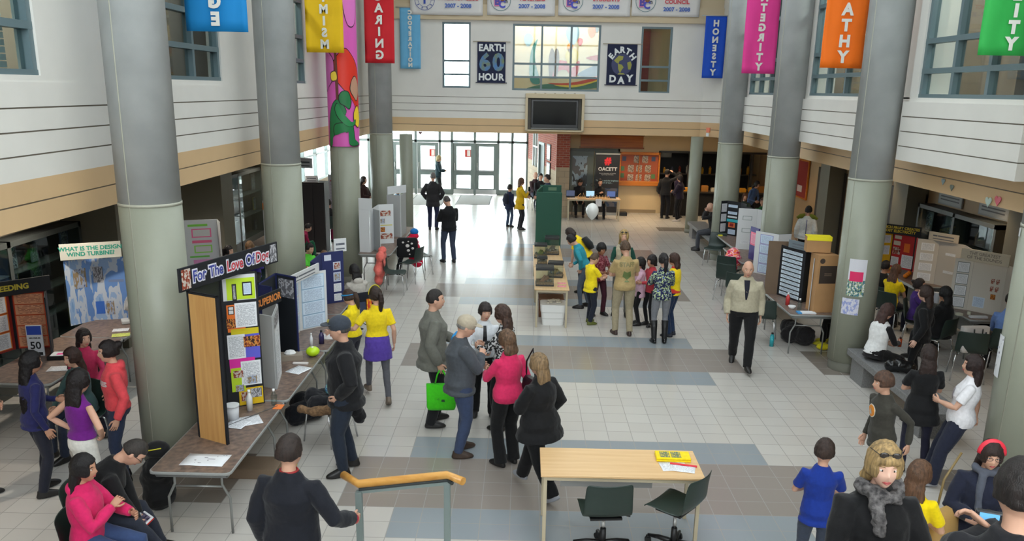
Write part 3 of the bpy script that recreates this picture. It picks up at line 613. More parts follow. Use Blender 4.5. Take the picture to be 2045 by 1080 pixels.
hang_banner('HONESTY', (18, 80, 200), 1422, 156, .62, 1.75, 25.6, 'royal blue hanging banner at the right end of the far wall')
hang_banner('INTEGRITY', (232, 62, 150), 1513, 147, .70, 1.9, 18.4, 'pink hanging banner among the right columns')
hang_banner('EMPATHY', (248, 116, 10), 1679, 136, .66, 1.8, 13.7, 'orange hanging banner over an upper right window')
hang_banner('HUMILITY', (44, 168, 74), 2012, 111, .64, 1.6, 9.2, 'green hanging banner at the top right corner', ls=.165)
# club banners over the end wall
def club(x0, x1, lines, ring, label, kindc, z=6.32, ext=None):
    W = x1-x0; t = thing('club_banner', label, 'banner', ((x0+x1)/2, YE-.14, z), 0, 'white club banners over the end wall')
    wavy(MB(Matrix.Translation((0, 0, .9))), W, .9, 8, 16, .012, x0).build('fabric', mat('club_white', (224, 222, 220), .7), t, True, solid=.004)
    RED, BLU = paint((206, 70, 84)), paint((66, 104, 186))
    for i, (s_, z_, r_) in enumerate(lines): lettering('lettering', s_, .155, RED if r_ else BLU, t, facing(W*.16, -.035, z_), .006, 1.05)
    cx = -W*.30; cz = .42; mb = MB(); n = 40; rr = (.30, .285)
    v = [(cx+r*math.cos(2*PI*k/n), -.034, cz+r*math.sin(2*PI*k/n)) for r in rr for k in range(n)]
    mb.add(v, [(k, (k+1) % n, n+(k+1) % n, n+k) for k in range(n)]); mb.build('emblem_ring', paint((60, 110, 120) if kindc else (40, 70, 150)), t)
    if kindc:
        lettering('emblem_letter', 'B', .30, paint((74, 60, 160)), t, facing(cx-.10, -.038, cz-.04), .012); lettering('emblem_letter', 'C', .28, paint((60, 70, 190)), t, facing(cx+.04, -.042, cz-.12), .012)
        lettering('emblem_outline', 'B', .34, paint((226, 120, 170)), t, facing(cx-.10, -.036, cz-.045), .022); MB().ball((cx+.05, -.04, cz+.04), (.07, .01, .08), 12).build('emblem_figure', paint((140, 90, 60)), t, True)
        lettering('emblem_letter', 'n', .18, paint((40, 40, 60)), t, facing(cx+.16, -.038, cz-.02), .006)
    else:
        lettering('emblem_letter', 'I', .34, paint((40, 70, 170)), t, facing(cx, -.04, cz), .014)
        mb = MB(); rr = (.20, .19); v = [(cx+r*math.cos(2*PI*k/n), -.036, cz+r*math.sin(2*PI*k/n)) for r in rr for k in range(n)]
        mb.add(v, [(k, (k+1) % n, n+(k+1) % n, n+k) for k in range(n)]); mb.build('emblem_inner_ring', paint((40, 70, 150)), t)
        for k in range(10):
            a = 2*PI*k/10; mb = MB(Matrix.Translation((cx+.24*math.cos(a), -.036, cz+.24*math.sin(a))) @ Matrix.Rotation(-a, 4, 'Y')); mb.box(-.03, .03, -.001, .001, -.012, .012).build('emblem_spoke', paint((40, 70, 150)), t)
club(-3.5, -1.33, [('2007 - 2008', .26, False), ('INTERACT CLUB', .47, True)], 0, 'white club banner with a cog wheel emblem, leftmost over the end wall', 0, 6.40)
club(-1.2, .82, [('2007 - 2008', .26, False), ('TEACHERS', .47, True)], 1, 'white club banner lettered teachers over the end wall', 1, 6.42)
club(.92, 3.06, [('2007 - 2008', .26, False), ('STUDENTS', .47, True)], 1, 'white club banner lettered students 2007 - 2008 over the end wall', 1, 6.44)
club(3.10, 5.12, [('2007 - 2008', .20, False), ('COUNCIL', .41, True), ('STUDENTS', .61, True)], 1, 'white club banner lettered students council, rightmost over the end wall', 1, 6.46)
# earth hour / earth day hangings
NAVY = mat('navy_felt', (30, 36, 66), .85)
def felt(x, z, w, h, label):
    t = thing('felt_hanging', label, 'wall hanging', (x, YE-.03, z), 0)
    MB().box(-w/2, w/2, -.006, .006, 0, h).build('cloth', NAVY, t); MB().tube([(-w/2-.14, 0, h), (w/2+.14, 0, h)], .012).build('upper_rod', paint((180, 170, 150)), t, True); MB().tube([(-w/2-.05, 0, 0), (w/2+.05, 0, 0)], .012).build('lower_rod', paint((60, 60, 80)), t, True)
    return t
t = felt(-1.06, 4.47, .86, 1.20, 'dark blue Earth Hour 60 hanging on the end wall'); FW = paint((222, 226, 226))
for i, ch in enumerate('EARTH'): lettering('letter', ch, .27, FW, t, facing(-.33+.165*i, -.01, 1.02+random.uniform(-.01, .01)), .012, .95)
for i, ch in enumerate('HOUR'): lettering('letter', ch, .27, FW, t, facing(-.30+.2*i, -.01, .16), .012, .95)
G60 = mat('felt_60', (74, 130, 200), .8, noise=.3, scale=5, rgb2=(130, 140, 70))
lettering('numeral', '6', .68, G60, t, facing(-.20, -.01, .58), .03); lettering('numeral', '0', .68, G60, t, facing(.21, -.01, .58), .03)
t = felt(2.90, 4.47, .90, 1.20, 'dark blue Earth Day hanging with a globe on the end wall')
for i, ch in enumerate('EARTH'): a = rad(52-26*i); lettering('letter', ch, .24, FW, t, Matrix.Translation((-.50*math.sin(a)*.80, -.01, .50+.50*math.cos(a)+.02)) @ Matrix.Rotation(-a, 4, 'Y') @ Matrix.Rotation(PI/2, 4, 'X'), .012)
for i, ch in enumerate('DAY'): lettering('letter', ch, .28, FW, t, facing(-.26+.26*i, -.01, (.17, .13, .19)[i]), .014)
MB().cyl(0, 0, -.004, .004, .315, 36, M=Matrix.Translation((0, -.008, .60)) @ Matrix.Rotation(PI/2, 4, 'X')).build('globe', paint((46, 52, 96)), t)
OL = paint((150, 150, 60))
def cont(pts): 
    v = [(x, -.016, z) for x, z in pts]; return MB().add(v, [tuple(range(len(v)))]).build('continent', OL, t)
cont([(-.24, .72), (-.10, .86), (.04, .84), (.02, .74), (-.08, .70), (-.10, .62), (-.18, .66)]); cont([(-.12, .62), (0, .60), (.06, .52), (0, .44), (-.04, .34), (-.10, .46)])
cont([(.16, .66), (.26, .70), (.30, .60), (.27, .46), (.20, .46), (.18, .56)]); cont([(-.12, .31), (.12, .31), (.06, .35), (-.08, .35)])
# painted mural sleeve round the third left column
def mural_on_column():
    cx, cyy, r = -3.95, 18.35, .33
    t = thing('column_mural', 'bright pink and red painted sheet wrapped round the third left column', 'mural', (cx, cyy, 3.02))
    n = 40; v = [(r*math.cos(2*PI*k/n), r*math.sin(2*PI*k/n), z) for z in (0, 4.0) for k in range(n)]
    MB().add(v, [(k, (k+1) % n, n+(k+1) % n, n+k) for k in range(n)]).build('painted_sheet', mat('mural_pink', (222, 96, 186), .5), t, True)
    d0 = math.atan2(-18.35, 3.95)           # towards the camera
    def wrap(name, pts, c, lift=.004):
        P = [Vector(p) for p in pts]; out = []
        for i in range(len(P)):
            a, b, c_, d = P[i-1], P[i], P[(i+1) % len(P)], P[(i+2) % len(P)]
            for k in range(5):
                q = k/5; out.append(.5*((2*b)+(-a+c_)*q+(2*a-5*b+4*c_-d)*q*q+(-a+3*b-3*c_+d)*q**3))
        bm = bmesh.new(); f = bm.faces.new([bm.verts.new((p.x, 0, p.y)) for p in out]); bmesh.ops.triangulate(bm, faces=[f])
        bmesh.ops.subdivide_edges(bm, edges=bm.edges, cuts=3, use_grid_fill=True); rr = r+lift
        for q in bm.verts: a = d0+q.co.x/rr; q.co = Vector((rr*math.cos(a), rr*math.sin(a), q.co.z))
        me = bpy.data.meshes.new(name); bm.to_mesh(me); bm.free(); me.materials.append(paint(c)); o = bpy.data.objects.new(name, me); COL.objects.link(o); o.parent = t
    K = (30, 16, 24)
    def both(name, pts, c, g=.018, lift=.006):
        m = sum((Vector(p) for p in pts), Vector((0, 0)))/len(pts); wrap('painted_outline', [(m+(Vector(p)-m)*(1+g/max(.05, (Vector(p)-m).length))) for p in pts], K, lift-.002); wrap(name, pts, c, lift)
    GR = (28, 120, 66)
    both('painted_heart', [(.02, 2.0), (-.25, 1.6), (-.10, 1.35), (.18, 1.02), (.42, .7), (.42, 1.5), (.2, 1.92)], (226, 50, 30))
    both('painted_red_field', [(-.45, 3.6), (-.05, 3.4), (.0, 2.6), (-.15, 2.3), (-.45, 2.2)], (226, 50, 30))
    both('painted_face', [(.08, 3.4), (.32, 3.6), (.4, 3.0), (.34, 2.55), (.16, 2.5), (.06, 2.9)], (226, 120, 200), lift=.010)
    both('painted_hand', [(-.45, 1.95), (-.22, 1.85), (-.18, 1.6), (-.22, 1.4), (-.34, 1.25), (-.45, 1.2)], (206, 110, 186), lift=.010)
    both('painted_candle', [(-.25, 1.52), (-.14, 1.55), (-.12, 1.40), (-.24, 1.38)], (240, 210, 70), lift=.014)
    both('painted_brown_bar', [(-.16, 2.0), (-.11, 2.0), (-.09, .85), (-.14, .85)], (104, 56, 44), lift=.012)
    both('painted_tan_hand', [(.32, 1.45), (.22, 1.4), (.17, 1.2), (.25, 1.05), (.34, .98), (.42, 1.2)], (196, 150, 124), lift=.012)
    both('painted_torso', [(-.10, .98), (-.26, .84), (-.34, .5), (-.36, .04), (-.28, .04), (-.24, .22), (-.02, .34), (.06, .3), (.02, .52), (-.04, .6), (.06, .74)], GR, lift=.014)
    both('painted_head', [(0, 1.15), (.12, 1.13), (.17, .95), (.13, .80), (.04, .86), (-.06, .92), (-.08, 1.05)], GR, lift=.018)
    both('painted_arm', [(-.12, .9), (.0, .7), (.18, .52), (.27, .58), (.24, .46), (.08, .44), (-.1, .6), (-.18, .78)], (40, 136, 78), lift=.020)
    both('painted_leg', [(-.2, .45), (.0, .5), (.2, .48), (.22, .2), (.36, .08), (.34, .03), (.12, .05), (.1, .3), (-.02, .3), (-.2, .25)], GR, lift=.018)
    both('painted_disc', [(.36, .85), (.26, .75), (.24, .6), (.28, .47), (.38, .42), (.44, .6)], (244, 210, 50), lift=.016)
mural_on_column()

# ================================================================ furniture
CHROME = mat('chrome', (210, 212, 214), .25, 1); GREYM = mat('grey_metal', (150, 152, 150), .4, .6)
GSH = mat('green_shell', (34, 50, 45), .42); BLK = paint((18, 18, 20), .5)
def shell_profile(w, curve=.05, n=9):
    """one-piece plastic seat shell, facing +Y, seat at z=0"""
    prof = [(.22, -.035), (.20, .0), (.10, -.005), (0, -.018), (-.12, -.012), (-.19, .02), (-.225, .09), (-.24, .18), (-.255, .28), (-.275, .37)]
    v, f = [], []
    for j, (y, z) in enumerate(prof):
        ww = w*(1 if j < 7 else 1-.02*(j-6))
        for i in range(n+1):
            u = -1+2*i/n; c = u*u
            if j <= 4: v.append((u*ww/2, y, z+c*.018))
            else: v.append((u*ww/2, y+c*.045*min(1, (j-4)/3), z))
    for j in range(len(prof)-1):
        for i in range(n): a = j*(n+1)+i; f.append((a, a+1, a+n+2, a+n+1))
    return v, f
def make_chair(label, group=None):
    t = thing('stacking_chair', label, 'chair', group=group)
    v, f = shell_profile(.46); MB(Matrix.Translation((0, 0, .45))).add(v, f).build('seat_shell', GSH, t, True, solid=.008, subsurf=1)
    for s in (-1, 1):
        MB().tube([(s*.17, .17, .425), (s*.20, .19, .40), (s*.235, .225, .0)], .011, 8).build('leg', CHROME, t, True)
        MB().tube([(s*.17, -.15, .425), (s*.20, -.17, .40), (s*.235, -.23, .0)], .011, 8).build('leg', CHROME, t, True)
        MB().tube([(s*.17, .17, .425), (s*.17, -.15, .425)], .010, 8).build('side_rail', CHROME, t, True)
    MB().tube([(-.17, 0, .425), (.17, 0, .425)], .010, 8).build('cross_rail', CHROME, t, True)
    return t
CH0 = None
def chair(x, y, face, label, group='dark green stacking chairs'):
    """face: heading the sitter looks to, 0 = away from the camera (+Y), 90 = right"""
    global CH0
    if CH0 is None: CH0 = make_chair(label, group); c = CH0
    else: c = copy_tree(CH0); c['label'] = label
    c.location = (x, y, 0); c.rotation_euler = (0, 0, -rad(face)); return c
def office_chair(x, y, face, label, seat=.47):
    t = thing('office_chair', label, 'chair', (x, y, 0), -rad(face), 'swivel chairs behind the front desk')
    v, f = shell_profile(.46); MB(Matrix.Translation((0, 0, seat))).add(v, f).build('seat_shell', GSH, t, True, solid=.010, subsurf=1)
    MB().box(-.15, .15, -.13, .13, seat-.05, seat-.03).tube([(.1, 0, seat-.04), (.24, -.06, seat-.05)], .008).build('mechanism', BLK, t)
    MB().cyl(0, 0, .22, seat-.04, .018, 14).build('gas_column', CHROME, t, True); MB().cyl(0, 0, .08, .27, .032, 14, .028).build('column_sleeve', BLK, t, True)
    for k in range(5):
        a = 2*PI*k/5+.3; c, s = math.cos(a), math.sin(a)
        MB().tube([(0, 0, .12), (c*.16, s*.16, .11), (c*.28, s*.28, .085)], [.03, .024, .016], 8).build('base_arm', BLK, t, True)
        q = MB(Matrix.Translation((c*.28, s*.28, .032)) @ Matrix.Rotation(a+.6, 4, 'Z'))
        q.cyl(0, 0, -.022, -.006, .032, 14, M=Matrix.Rotation(PI/2, 4, 'X')).cyl(0, 0, .006, .022, .032, 14, M=Matrix.Rotation(PI/2, 4, 'X')).box(-.02, .02, -.006, .006, -.01, .05); q.build('caster', BLK, t, True)
    return t
TT = mat('mottled_tabletop', (134, 112, 98), .42, noise=.35, scale=16, rgb2=(92, 78, 72))
def folding_table(x0, x1, y0, y1, label, group, top=None, z=.74):
    cx, cy2 = (x0+x1)/2, (y0+y1)/2; w, l = (x1-x0)/2, (y1-y0)/2
    t = thing('folding_table', label, 'table', (cx, cy2, 0), 0, group)
    def rr(w_, l_, r=.06):
        P = []
        for sx, sy, a0 in ((1, 1, 0), (-1, 1, 90), (-1, -1, 180), (1, -1, 270)):
            for k in range(6): a = rad(a0+18*k); P.append((sx*(w_-r)+r*math.cos(a), sy*(l_-r)+r*math.sin(a)))
        return P
    MB().prism(rr(w, l), z-.03, z-.004).build('edge_band', mat('table_edge', (150, 152, 150), .4), t, True, .003)
    MB().prism(rr(w-.012, l-.012), z-.006, z).build('tabletop', top or TT, t)
    MB().box(-w+.05, w-.05, -l+.06, -l+.09, z-.08, z-.03).box(-w+.05, w-.05, l-.09, l-.06, z-.08, z-.03).box(-w+.04, -w+.06, -l+.06, l-.06, z-.07, z-.03).box(w-.06, w-.04, -l+.06, l-.06, z-.07, z-.03).build('underframe', GREYM, t)
    ends = ((0, -1), (0, 1)) if l >= w else ((-1, 0), (1, 0))
    for ex, ey in ends:
        for s in (-1, 1):
            if l >= w: P = [(s*(w-.16), ey*(l-.20), z-.05), (s*(w-.16), ey*(l-.20), z-.22), (s*(w-.09), ey*(l-.20), z-.36), (s*(w-.09), ey*(l-.20), 0)]
            else: P = [(ex*(l*0+w-.20), s*(l-.16), z-.05), (ex*(w-.20), s*(l-.16), z-.22), (ex*(w-.20), s*(l-.09), z-.36), (ex*(w-.20), s*(l-.09), 0)]
            MB().tube(P, .013, 8).build('leg', GREYM, t, True)
        a = [(-(w-.16), ey*(l-.20), z-.24), ((w-.16), ey*(l-.20), z-.24)] if l >= w else [(ex*(w-.20), -(l-.16), z-.24), (ex*(w-.20), (l-.16), z-.24)]
        MB().tube(a, .011, 8).build('leg_brace', GREYM, t, True)
    return t
BEECH = wood('beech_top', (226, 190, 142), (214, 174, 124), 'X', .35); BEIGEM = paint((184, 172, 146), .4)
def desk(x0, x1, y0, y1, label, modesty=False, z=.74, grain=None, name='desk'):
    cx, cy2 = (x0+x1)/2, (y0+y1)/2; w, l = (x1-x0)/2, (y1-y0)/2
    t = thing(name, label, 'table', (cx, cy2, 0))
    MB().box(-w, w, -l, l, z-.025, z).build('tabletop', grain or BEECH, t, bevel=.005)
    MB().box(-w+.03, w-.03, -l+.03, -l+.055, z-.07, z-.025).box(-w+.03, w-.03, l-.055, l-.03, z-.07, z-.025).box(-w+.03, -w+.055, -l+.03, l-.03, z-.07, z-.025).box(w-.055, w-.03, -l+.03, l-.03, z-.07, z-.025).build('apron', BEIGEM, t)
    for sx in (-1, 1):
        for sy in (-1, 1): MB().box(sx*(w-.045)-.018, sx*(w-.045)+.018, sy*(l-.045)-.018, sy*(l-.045)+.018, 0, z-.025).build('leg', BEIGEM, t, bevel=.004)
    if modesty: MB().box(-w+.22, w-.40, l-.06, l-.045, .34, .67).build('modesty_panel', paint((176, 178, 178), .4), t)
    return t
desk(.22, 1.78, 7.17, 7.80, 'light beech desk with beige metal legs in the foreground', True)
office_chair(.82, 7.04, -5, 'dark green swivel chair tucked at the left of the front desk')
office_chair(1.50, 7.08, -50, 'dark green swivel chair turned sideways at the right of the front desk', .52)
def paper(x, y, z, w, l, rz, label, m=None, group=None, cat='paper', name='paper_sheet'):
    M = Matrix.Identity(4); mb = MB(); n = 4
    v = [(-w/2+w*i/n, -l/2+l*j/n, .001+.003*math.sin(i*1.7+j)**2) for j in range(n+1) for i in range(n+1)]; f = [(j*(n+1)+i, j*(n+1)+i+1, (j+1)*(n+1)+i+1, (j+1)*(n+1)+i) for j in range(n) for i in range(n)]
    mb.add(v, f)
    for j in range(n):
        for i in range(n): mb.uv[j*n+i] = ((i/n, j/n), ((i+1)/n, j/n), ((i+1)/n, (j+1)/n), (i/n, (j+1)/n))
    o = mb.build(name, m or PR, None, True, solid=.001); o.location = (x, y, z+.001); o.rotation_euler = (0, 0, rz); return tag(o, label, cat, group)
PR = printed('printed_white', (232, 234, 238), (150, 152, 160)); PRB = printed('printed_blue', (206, 222, 240), (130, 150, 180)); PRH = printed('handwritten', (226, 228, 232), (110, 104, 116), 9, 3, .3)
t = thing('folded_t_shirt', 'yellow folded T-shirts with a blue print on the front desk', 'T-shirt', (1.54, 7.60, .74), -.03)
YEL = (242, 212, 20)
for k in range(2): MB().box(-.17, .17, -.09, .09, .001+k*.022, .021+k*.022).build('fold', cloth(YEL), t, bevel=.009, bseg=3)
for a, b in ((-.11, -.055), (.0, .055)):
    for c, d in ((-.07, -.01), (.0, .06)): MB().box(a-.02, b+.02, c, d, .043, .0465).build('print', photo_mat('tshirt_print', [(30, 70, 150), (240, 212, 20), (30, 60, 130), (90, 130, 60)], 5, 1), t)
paper(1.52, 7.42, .74, .26, .20, .1, 'white printed form on the front desk'); paper(1.60, 7.38, .7425, .24, .18, -.25, 'white printed form under the red ruler on the front desk')
tag(MB(Matrix.Translation((1.62, 7.44, .748)) @ Matrix.Rotation(-.25, 4, 'Z')).box(-.13, .13, -.015, .015, 0, .006).build('ruler', paint((214, 40, 60))), 'red strip lying on the papers of the front desk', 'ruler')
# hand rail
t = thing('stair_handrail', 'wooden handrail on two grey steel posts in the foreground', 'handrail', (0, 0, 0))
RW = wood('rail_wood', (214, 160, 84), (192, 134, 60), 'X', .3)
a, b = fl(686, 948, 1.0), fl(716, 966, 1.0); c, d = fl(893, 948, 1.0), fl(925, 961, 1.0)
def railbar(pts, name, m, w, h, dz):
    for p, q in zip(pts[:-1], pts[1:]):
        u = (q-p); L_ = u.length; A = math.atan2(u.y, u.x); mb = MB(Matrix.Translation((p.x, p.y, p.z+dz)) @ Matrix.Rotation(A, 4, 'Z')); yield mb.box(-.02, L_+.02, -w, w, -h, h)
PZ = [a, b, c, d]
mb = MB(); mb.tube([tuple(p) for p in PZ], .036, 14); mb.build('wooden_grip', RW, t, True)
mb = MB(); mb.tube([(p.x, p.y, p.z-.05) for p in PZ[1:3]]+[(c.x+.05, c.y-.06, .95)], .018, 6); mb.build('grip_bracket', paint((50, 56, 58)), t)
GP = paint((120, 132, 130), .4)
MB().tube([(b.x-.02, b.y, .925), (c.x+.02, c.y, .925)], .02, 4).build('top_bar', GP, t)
for p in (b, c): MB().box(p.x-.028, p.x+.028, p.y-.028, p.y+.028, 0, .93).build('post', GP, t, bevel=.004)

def tb(x0, x1, y0, y1, label): return folding_table(x0, x1, y0, y1, label, 'long mottled folding tables')
tb(-3.48, -2.70, 7.05, 8.90, 'mottled brown folding table nearest the camera on the left')
tb(-3.46, -2.68, 8.94, 10.80, 'second mottled folding table from the front on the left')
tb(-3.44, -2.66, 10.84, 12.70, 'third mottled folding table on the left, beside the blue fold-out board')
tb(-3.48, -2.90, 12.74, 13.66, 'short fourth mottled folding table on the left, below the blue board with photos')
tb(-3.60, -2.88, 17.7, 19.55, 'folding table on the left just beyond the mural column'); tb(-3.62, -2.86, 19.6, 21.5, 'farthest folding table in the left row')
tb(-6.62, -5.66, 9.3, 11.2, 'folding table in the dark left aisle with orange display boards'); tb(-6.62, -5.66, 11.22, 12.9, 'folding table in the left aisle under the wind turbine board')
tb(-6.45, -5.7, 13.9, 15.6, 'folding table in the left aisle behind the second column'); tb(-6.3, -5.5, 18.4, 20.3, 'folding table in the left aisle with a large open book'); tb(-6.0, -5.2, 22.95, 24.45, 'folding table with red crafts far back in the left aisle')
tb(4.48, 5.22, 13.3, 15.15, 'grey edged folding table in front of the second right column, holding the cardboard boxes'); tb(4.58, 5.30, 15.2, 16.85, 'folding table on the right under the white and navy boards')
tb(4.75, 5.5, 17.6, 19.4, 'folding table on the right beside the flowered bag'); tb(5.0, 5.7, 19.5, 21.3, 'folding table on the right under the black boards')
tb(7.4, 8.2, 13.2, 15.1, 'folding table in the right aisle at the edge of the picture'); tb(7.55, 8.22, 15.6, 17.6, 'folding table in the right aisle bearing oranges')
desk(.24, .88, 14.75, 16.7, 'light wood table with terrariums, nearer of the two', grain=wood('beech_y', (220, 186, 140), (206, 168, 120), 'Y', .35), name='display_table')
desk(.24, .88, 16.75, 19.2, 'light wood table with terrariums, farther one by the green panel', grain=wood('beech_y', (0, 0, 0), (0, 0, 0)), name='display_table')
desk(1.5, 3.3, 28.0, 28.65, 'beech table with two people seated behind it in the lobby')
# granite benches
GRAN = mat('granite', (140, 140, 140), .5, noise=.45, scale=90, rgb2=(98, 98, 100))
def bench(x0, x1, y0, y1, label):
    t = thing('granite_bench', label, 'bench', ((x0+x1)/2, (y0+y1)/2, 0)); w, l = (x1-x0)/2, (y1-y0)/2
    MB().box(-w, w, -l, l, .35, .45).build('seat_slab', GRAN, t, bevel=.008)
    for s in (-1, 1): MB().box(-w+.05, w-.03, s*(l-.42)-.14, s*(l-.42)+.30*(1 if s > 0 else -.0)+.02, 0, .35).build('leg', GRAN, t, bevel=.005)
bench(5.12, 5.60, 9.7, 12.42, 'long speckled granite bench beside the second right column'); bench(5.08, 5.62, 22.1, 25.4, 'granite bench between the far right columns')

# ================================================================ fold-out boards
WB = mat('board_white', (212, 214, 216), .6); GB = mat('board_back_grey', (168, 170, 170), .7); NV = mat('board_navy', (34, 42, 92), .7); DB = mat('board_dark', (30, 34, 40), .7); BK = mat('board_black', (22, 24, 30), .65)
BRN = mat('cardboard', (112, 92, 74), .8, noise=.06, scale=4); TANB = mat('cardboard_tan', (176, 134, 90), .8, noise=.08, scale=4)
def board(label, pts, z0, z1, front, back, papers=(), group='fold-out display boards', th=.012, name='display_board', cat='display board', edge=None):
    """pts: plan of the panels; the front is on the right hand side when walking along pts"""
    o0 = Vector((pts[0][0], pts[0][1], z0)); t = thing(name, label, cat, tuple(o0), 0, group)
    for i in range(len(pts)-1):
        p, q = Vector(pts[i]), Vector(pts[i+1]); u = q-p; L_ = u.length; A = math.atan2(u.y, u.x)
        M = Matrix.Translation((p.x-o0.x, p.y-o0.y, 0)) @ Matrix.Rotation(A, 4, 'Z'); h = z1-z0
        pn = MB(M).box(.003, L_-.003, th*.4, th, 0, h).build('panel', back, t); MB(M).box(.001, L_-.001, 0, th*.4, 0.001, h-.001).build('facing', front, pn)
        if edge: MB(M).box(0, .02, -.003, th+.002, 0, h).box(L_-.02, L_, -.003, th+.002, 0, h).box(0, L_, -.003, th+.002, h-.02, h).build('border_tape', edge, pn)
        for (pi_, u0, u1, v0, v1, m_, *r) in papers:
            if pi_ != i: continue
            MB(M).sheet(u0*L_, u1*L_, v0*h, v1*h, -.004-(r[0] if r else 0)).build(r[1] if len(r) > 1 else 'pasted_sheet', m_, pn)
    return t
def grid_papers(pi_, rows, cols, m_, gx=.1, gy=.05, frame=None, v0=.03, v1=.95, lift=0):
    out = []
    for r in range(rows):
        for c in range(cols):
            a, b = c/cols+gx/cols, (c+1)/cols-gx/cols; y0 = v0+(v1-v0)*r/rows+gy/rows; y1 = v0+(v1-v0)*(r+1)/rows-gy/rows
            if frame: out.append((pi_, a-.03, b+.03, y0-.015, y1+.015, frame, lift, 'paper_mount'))
            out.append((pi_, a, b, y0, y1, m_[(r*cols+c) % len(m_)] if isinstance(m_, (list, tuple)) else m_, lift+.002))
    return out
def header(label, p, q, z0, z1, m_, text, tm, size, off=.015, name='header_sign', cat='sign', bold=.004, extra=None, tilt=0., space=.95):
    p, q = Vector(p), Vector(q); u = q-p; L_ = u.length; t = thing(name, label, cat, (p.x, p.y, z0), math.atan2(u.y, u.x)); t.rotation_euler = (tilt, 0, math.atan2(u.y, u.x)); h = z1-z0
    MB().box(0, L_, -.01, .01, 0, h).build('sign_panel', m_, t, bevel=.003)
    if text == '~': MB().sheet(L_*.08, L_*.92, h*.12, h*.88, -.0125).build('faint_print', printed('faint_heading_%d' % len(COL.objects), tuple(int(255*((c*12.92) if c <= .0031308 else 1.055*c**(1/2.4)-.055)) for c in m_.node_tree.nodes['Principled BSDF'].inputs['Base Color'].default_value[:3]), (96, 100, 110), 2, 3, .7), t)
    elif text: lettering('lettering', text, size, tm, t, facing(L_/2, -.0125, h/2), bold, 1, space=space)
    return t
C_ = lambda *c: paint(c)
LIME, ORG, MAG, PRP, YLW, TEAL = C_(190, 220, 40), C_(240, 120, 40), C_(226, 40, 160), C_(96, 96, 210), C_(214, 196, 20), C_(60, 180, 190)
PH = lambda k, *c: photo_mat('photo_'+k, list(c), 3.5, len(k)+ord(k[0]) % 7)
P1 = PH('amber', (30, 22, 20), (150, 60, 30), (220, 150, 70), (60, 30, 20)); P2 = PH('steel', (60, 60, 66), (190, 190, 196), (110, 110, 116)); P3 = PH('bluish', (70, 90, 150), (170, 180, 200), (150, 130, 100)); P4 = PH('brown', (60, 30, 30), (150, 70, 50), (200, 190, 180))
pw = []
X1 = 2  # far wing of the first board
L1 = [(X1, .06, .94, .80, .985, WB), (X1, .16, .92, .805, .96, LIME, .003), (X1, .30, .42, .80, .92, BK, .006), (X1, .33, .39, .81, .91, P2, .008), (X1, .58, .84, .83, .93, BK, .006, 'paper_mount'), (X1, .61, .81, .84, .92, PRB, .008),
      (X1, .12, .60, .57, .77, ORG, .003), (X1, .34, .93, .60, .78, PR, .006), (X1, .16, .32, .70, .76, BK, .006), (X1, .18, .30, .705, .73, C_(220, 220, 220), .008), (X1, .18, .30, .735, .755, C_(220, 220, 220), .008), (X1, .10, .34, .60, .67, P1, .009),
      (X1, .20, .95, .545, .59, YLW, .003), (X1, .50, .96, .36, .545, PRP, .003), (X1, .08, .56, .37, .55, PR, .006), (X1, .52, .97, .45, .53, P1, .010),
      (X1, .10, .80, .27, .37, MAG, .004), (X1, .12, .50, .12, .30, LIME, .005), (X1, .40, .95, .16, .345, PR, .008), (X1, .18, .45, .225, .28, P4, .010), (X1, .56, .82, .17, .23, P3, .011), (X1, .22, .45, .12, .17, P3, .010),
      (X1, .30, .97, .01, .14, C_(226, 186, 20), .003), (X1, .62, .93, .06, .13, P2, .008), (X1, .36, .52, .04, .11, P4, .008)]
WOODB = wood('board_wood', (206, 160, 98), (186, 136, 78), 'Z', .5)
board('tall wooden backed fold-out board covered in bright papers on the nearest left table', [(-2.93, 7.70), (-3.29, 7.88), (-3.27, 8.66), (-2.92, 8.84)], .74, 2.29, BK, WOODB, L1, edge=BK, th=.025)
t = header('curved black header sign reading For The Love Of Dog above the wooden board', (-3.34, 7.78), (-2.84, 9.35), 2.29, 2.53, BK, None, None, .1)
for k, (wd, c) in enumerate((('For', (60, 70, 150)), ('The', (60, 70, 150)), ('Love', (200, 60, 70)), ('Of', (60, 70, 150)), ('Dog', (190, 70, 80)))):
    x = (.29, .55, .86, 1.12, 1.345)[k]; lettering('letter_mount', wd, .165, C_(226, 224, 236), t, facing(x, -.013, .12), .018, .86); lettering('lettering', wd, .165, C_(*c), t, facing(x, -.016, .12), .003, .86)
MB().sheet(.03, .16, .02, .22, -.013).build('pasted_photo', P4, t)
MB().sheet(1.50, 1.62, .02, .22, -.013).build('pasted_photo', P2, t)
board('light grey fold-out board with a text panel turned to the aisle, beside the wooden one', [(-3.10, 9.37), (-2.91, 9.28), (-3.02, 9.86), (-3.24, 9.95)], .74, 1.65, GB, GB, [(1, 0, 1, 0, 1, WB), (1, .1, .9, .80, .97, P2, .003), (1, .1, .9, .62, .77, PRH, .003), (1, .1, .9, .05, .6, PR, .003)], th=.014)
t = header('black header sign with orange letters leaning over the second left table', (-3.20, 9.30), (-3.02, 10.0), 1.65, 1.82, BK, 'GI SUPERIOR', C_(226, 140, 70), .12)
board('dark navy fold-out board behind the second left table', [(-3.12, 9.98), (-3.33, 10.10), (-3.30, 10.75), (-2.98, 10.55)], .74, 1.84, DB, NV, [(2, .15, .9, .72, .95, P2)], edge=NV)
board('white fold-out board with pale blue papers on the third left table', [(-3.02, 10.70), (-3.25, 11.02), (-3.28, 11.75), (-2.95, 12.10)], .74, 1.60, WB, WB, grid_papers(2, 4, 1, PRB, .12, .04, C_(170, 200, 226))+grid_papers(1, 3, 2, PRB), th=.012)
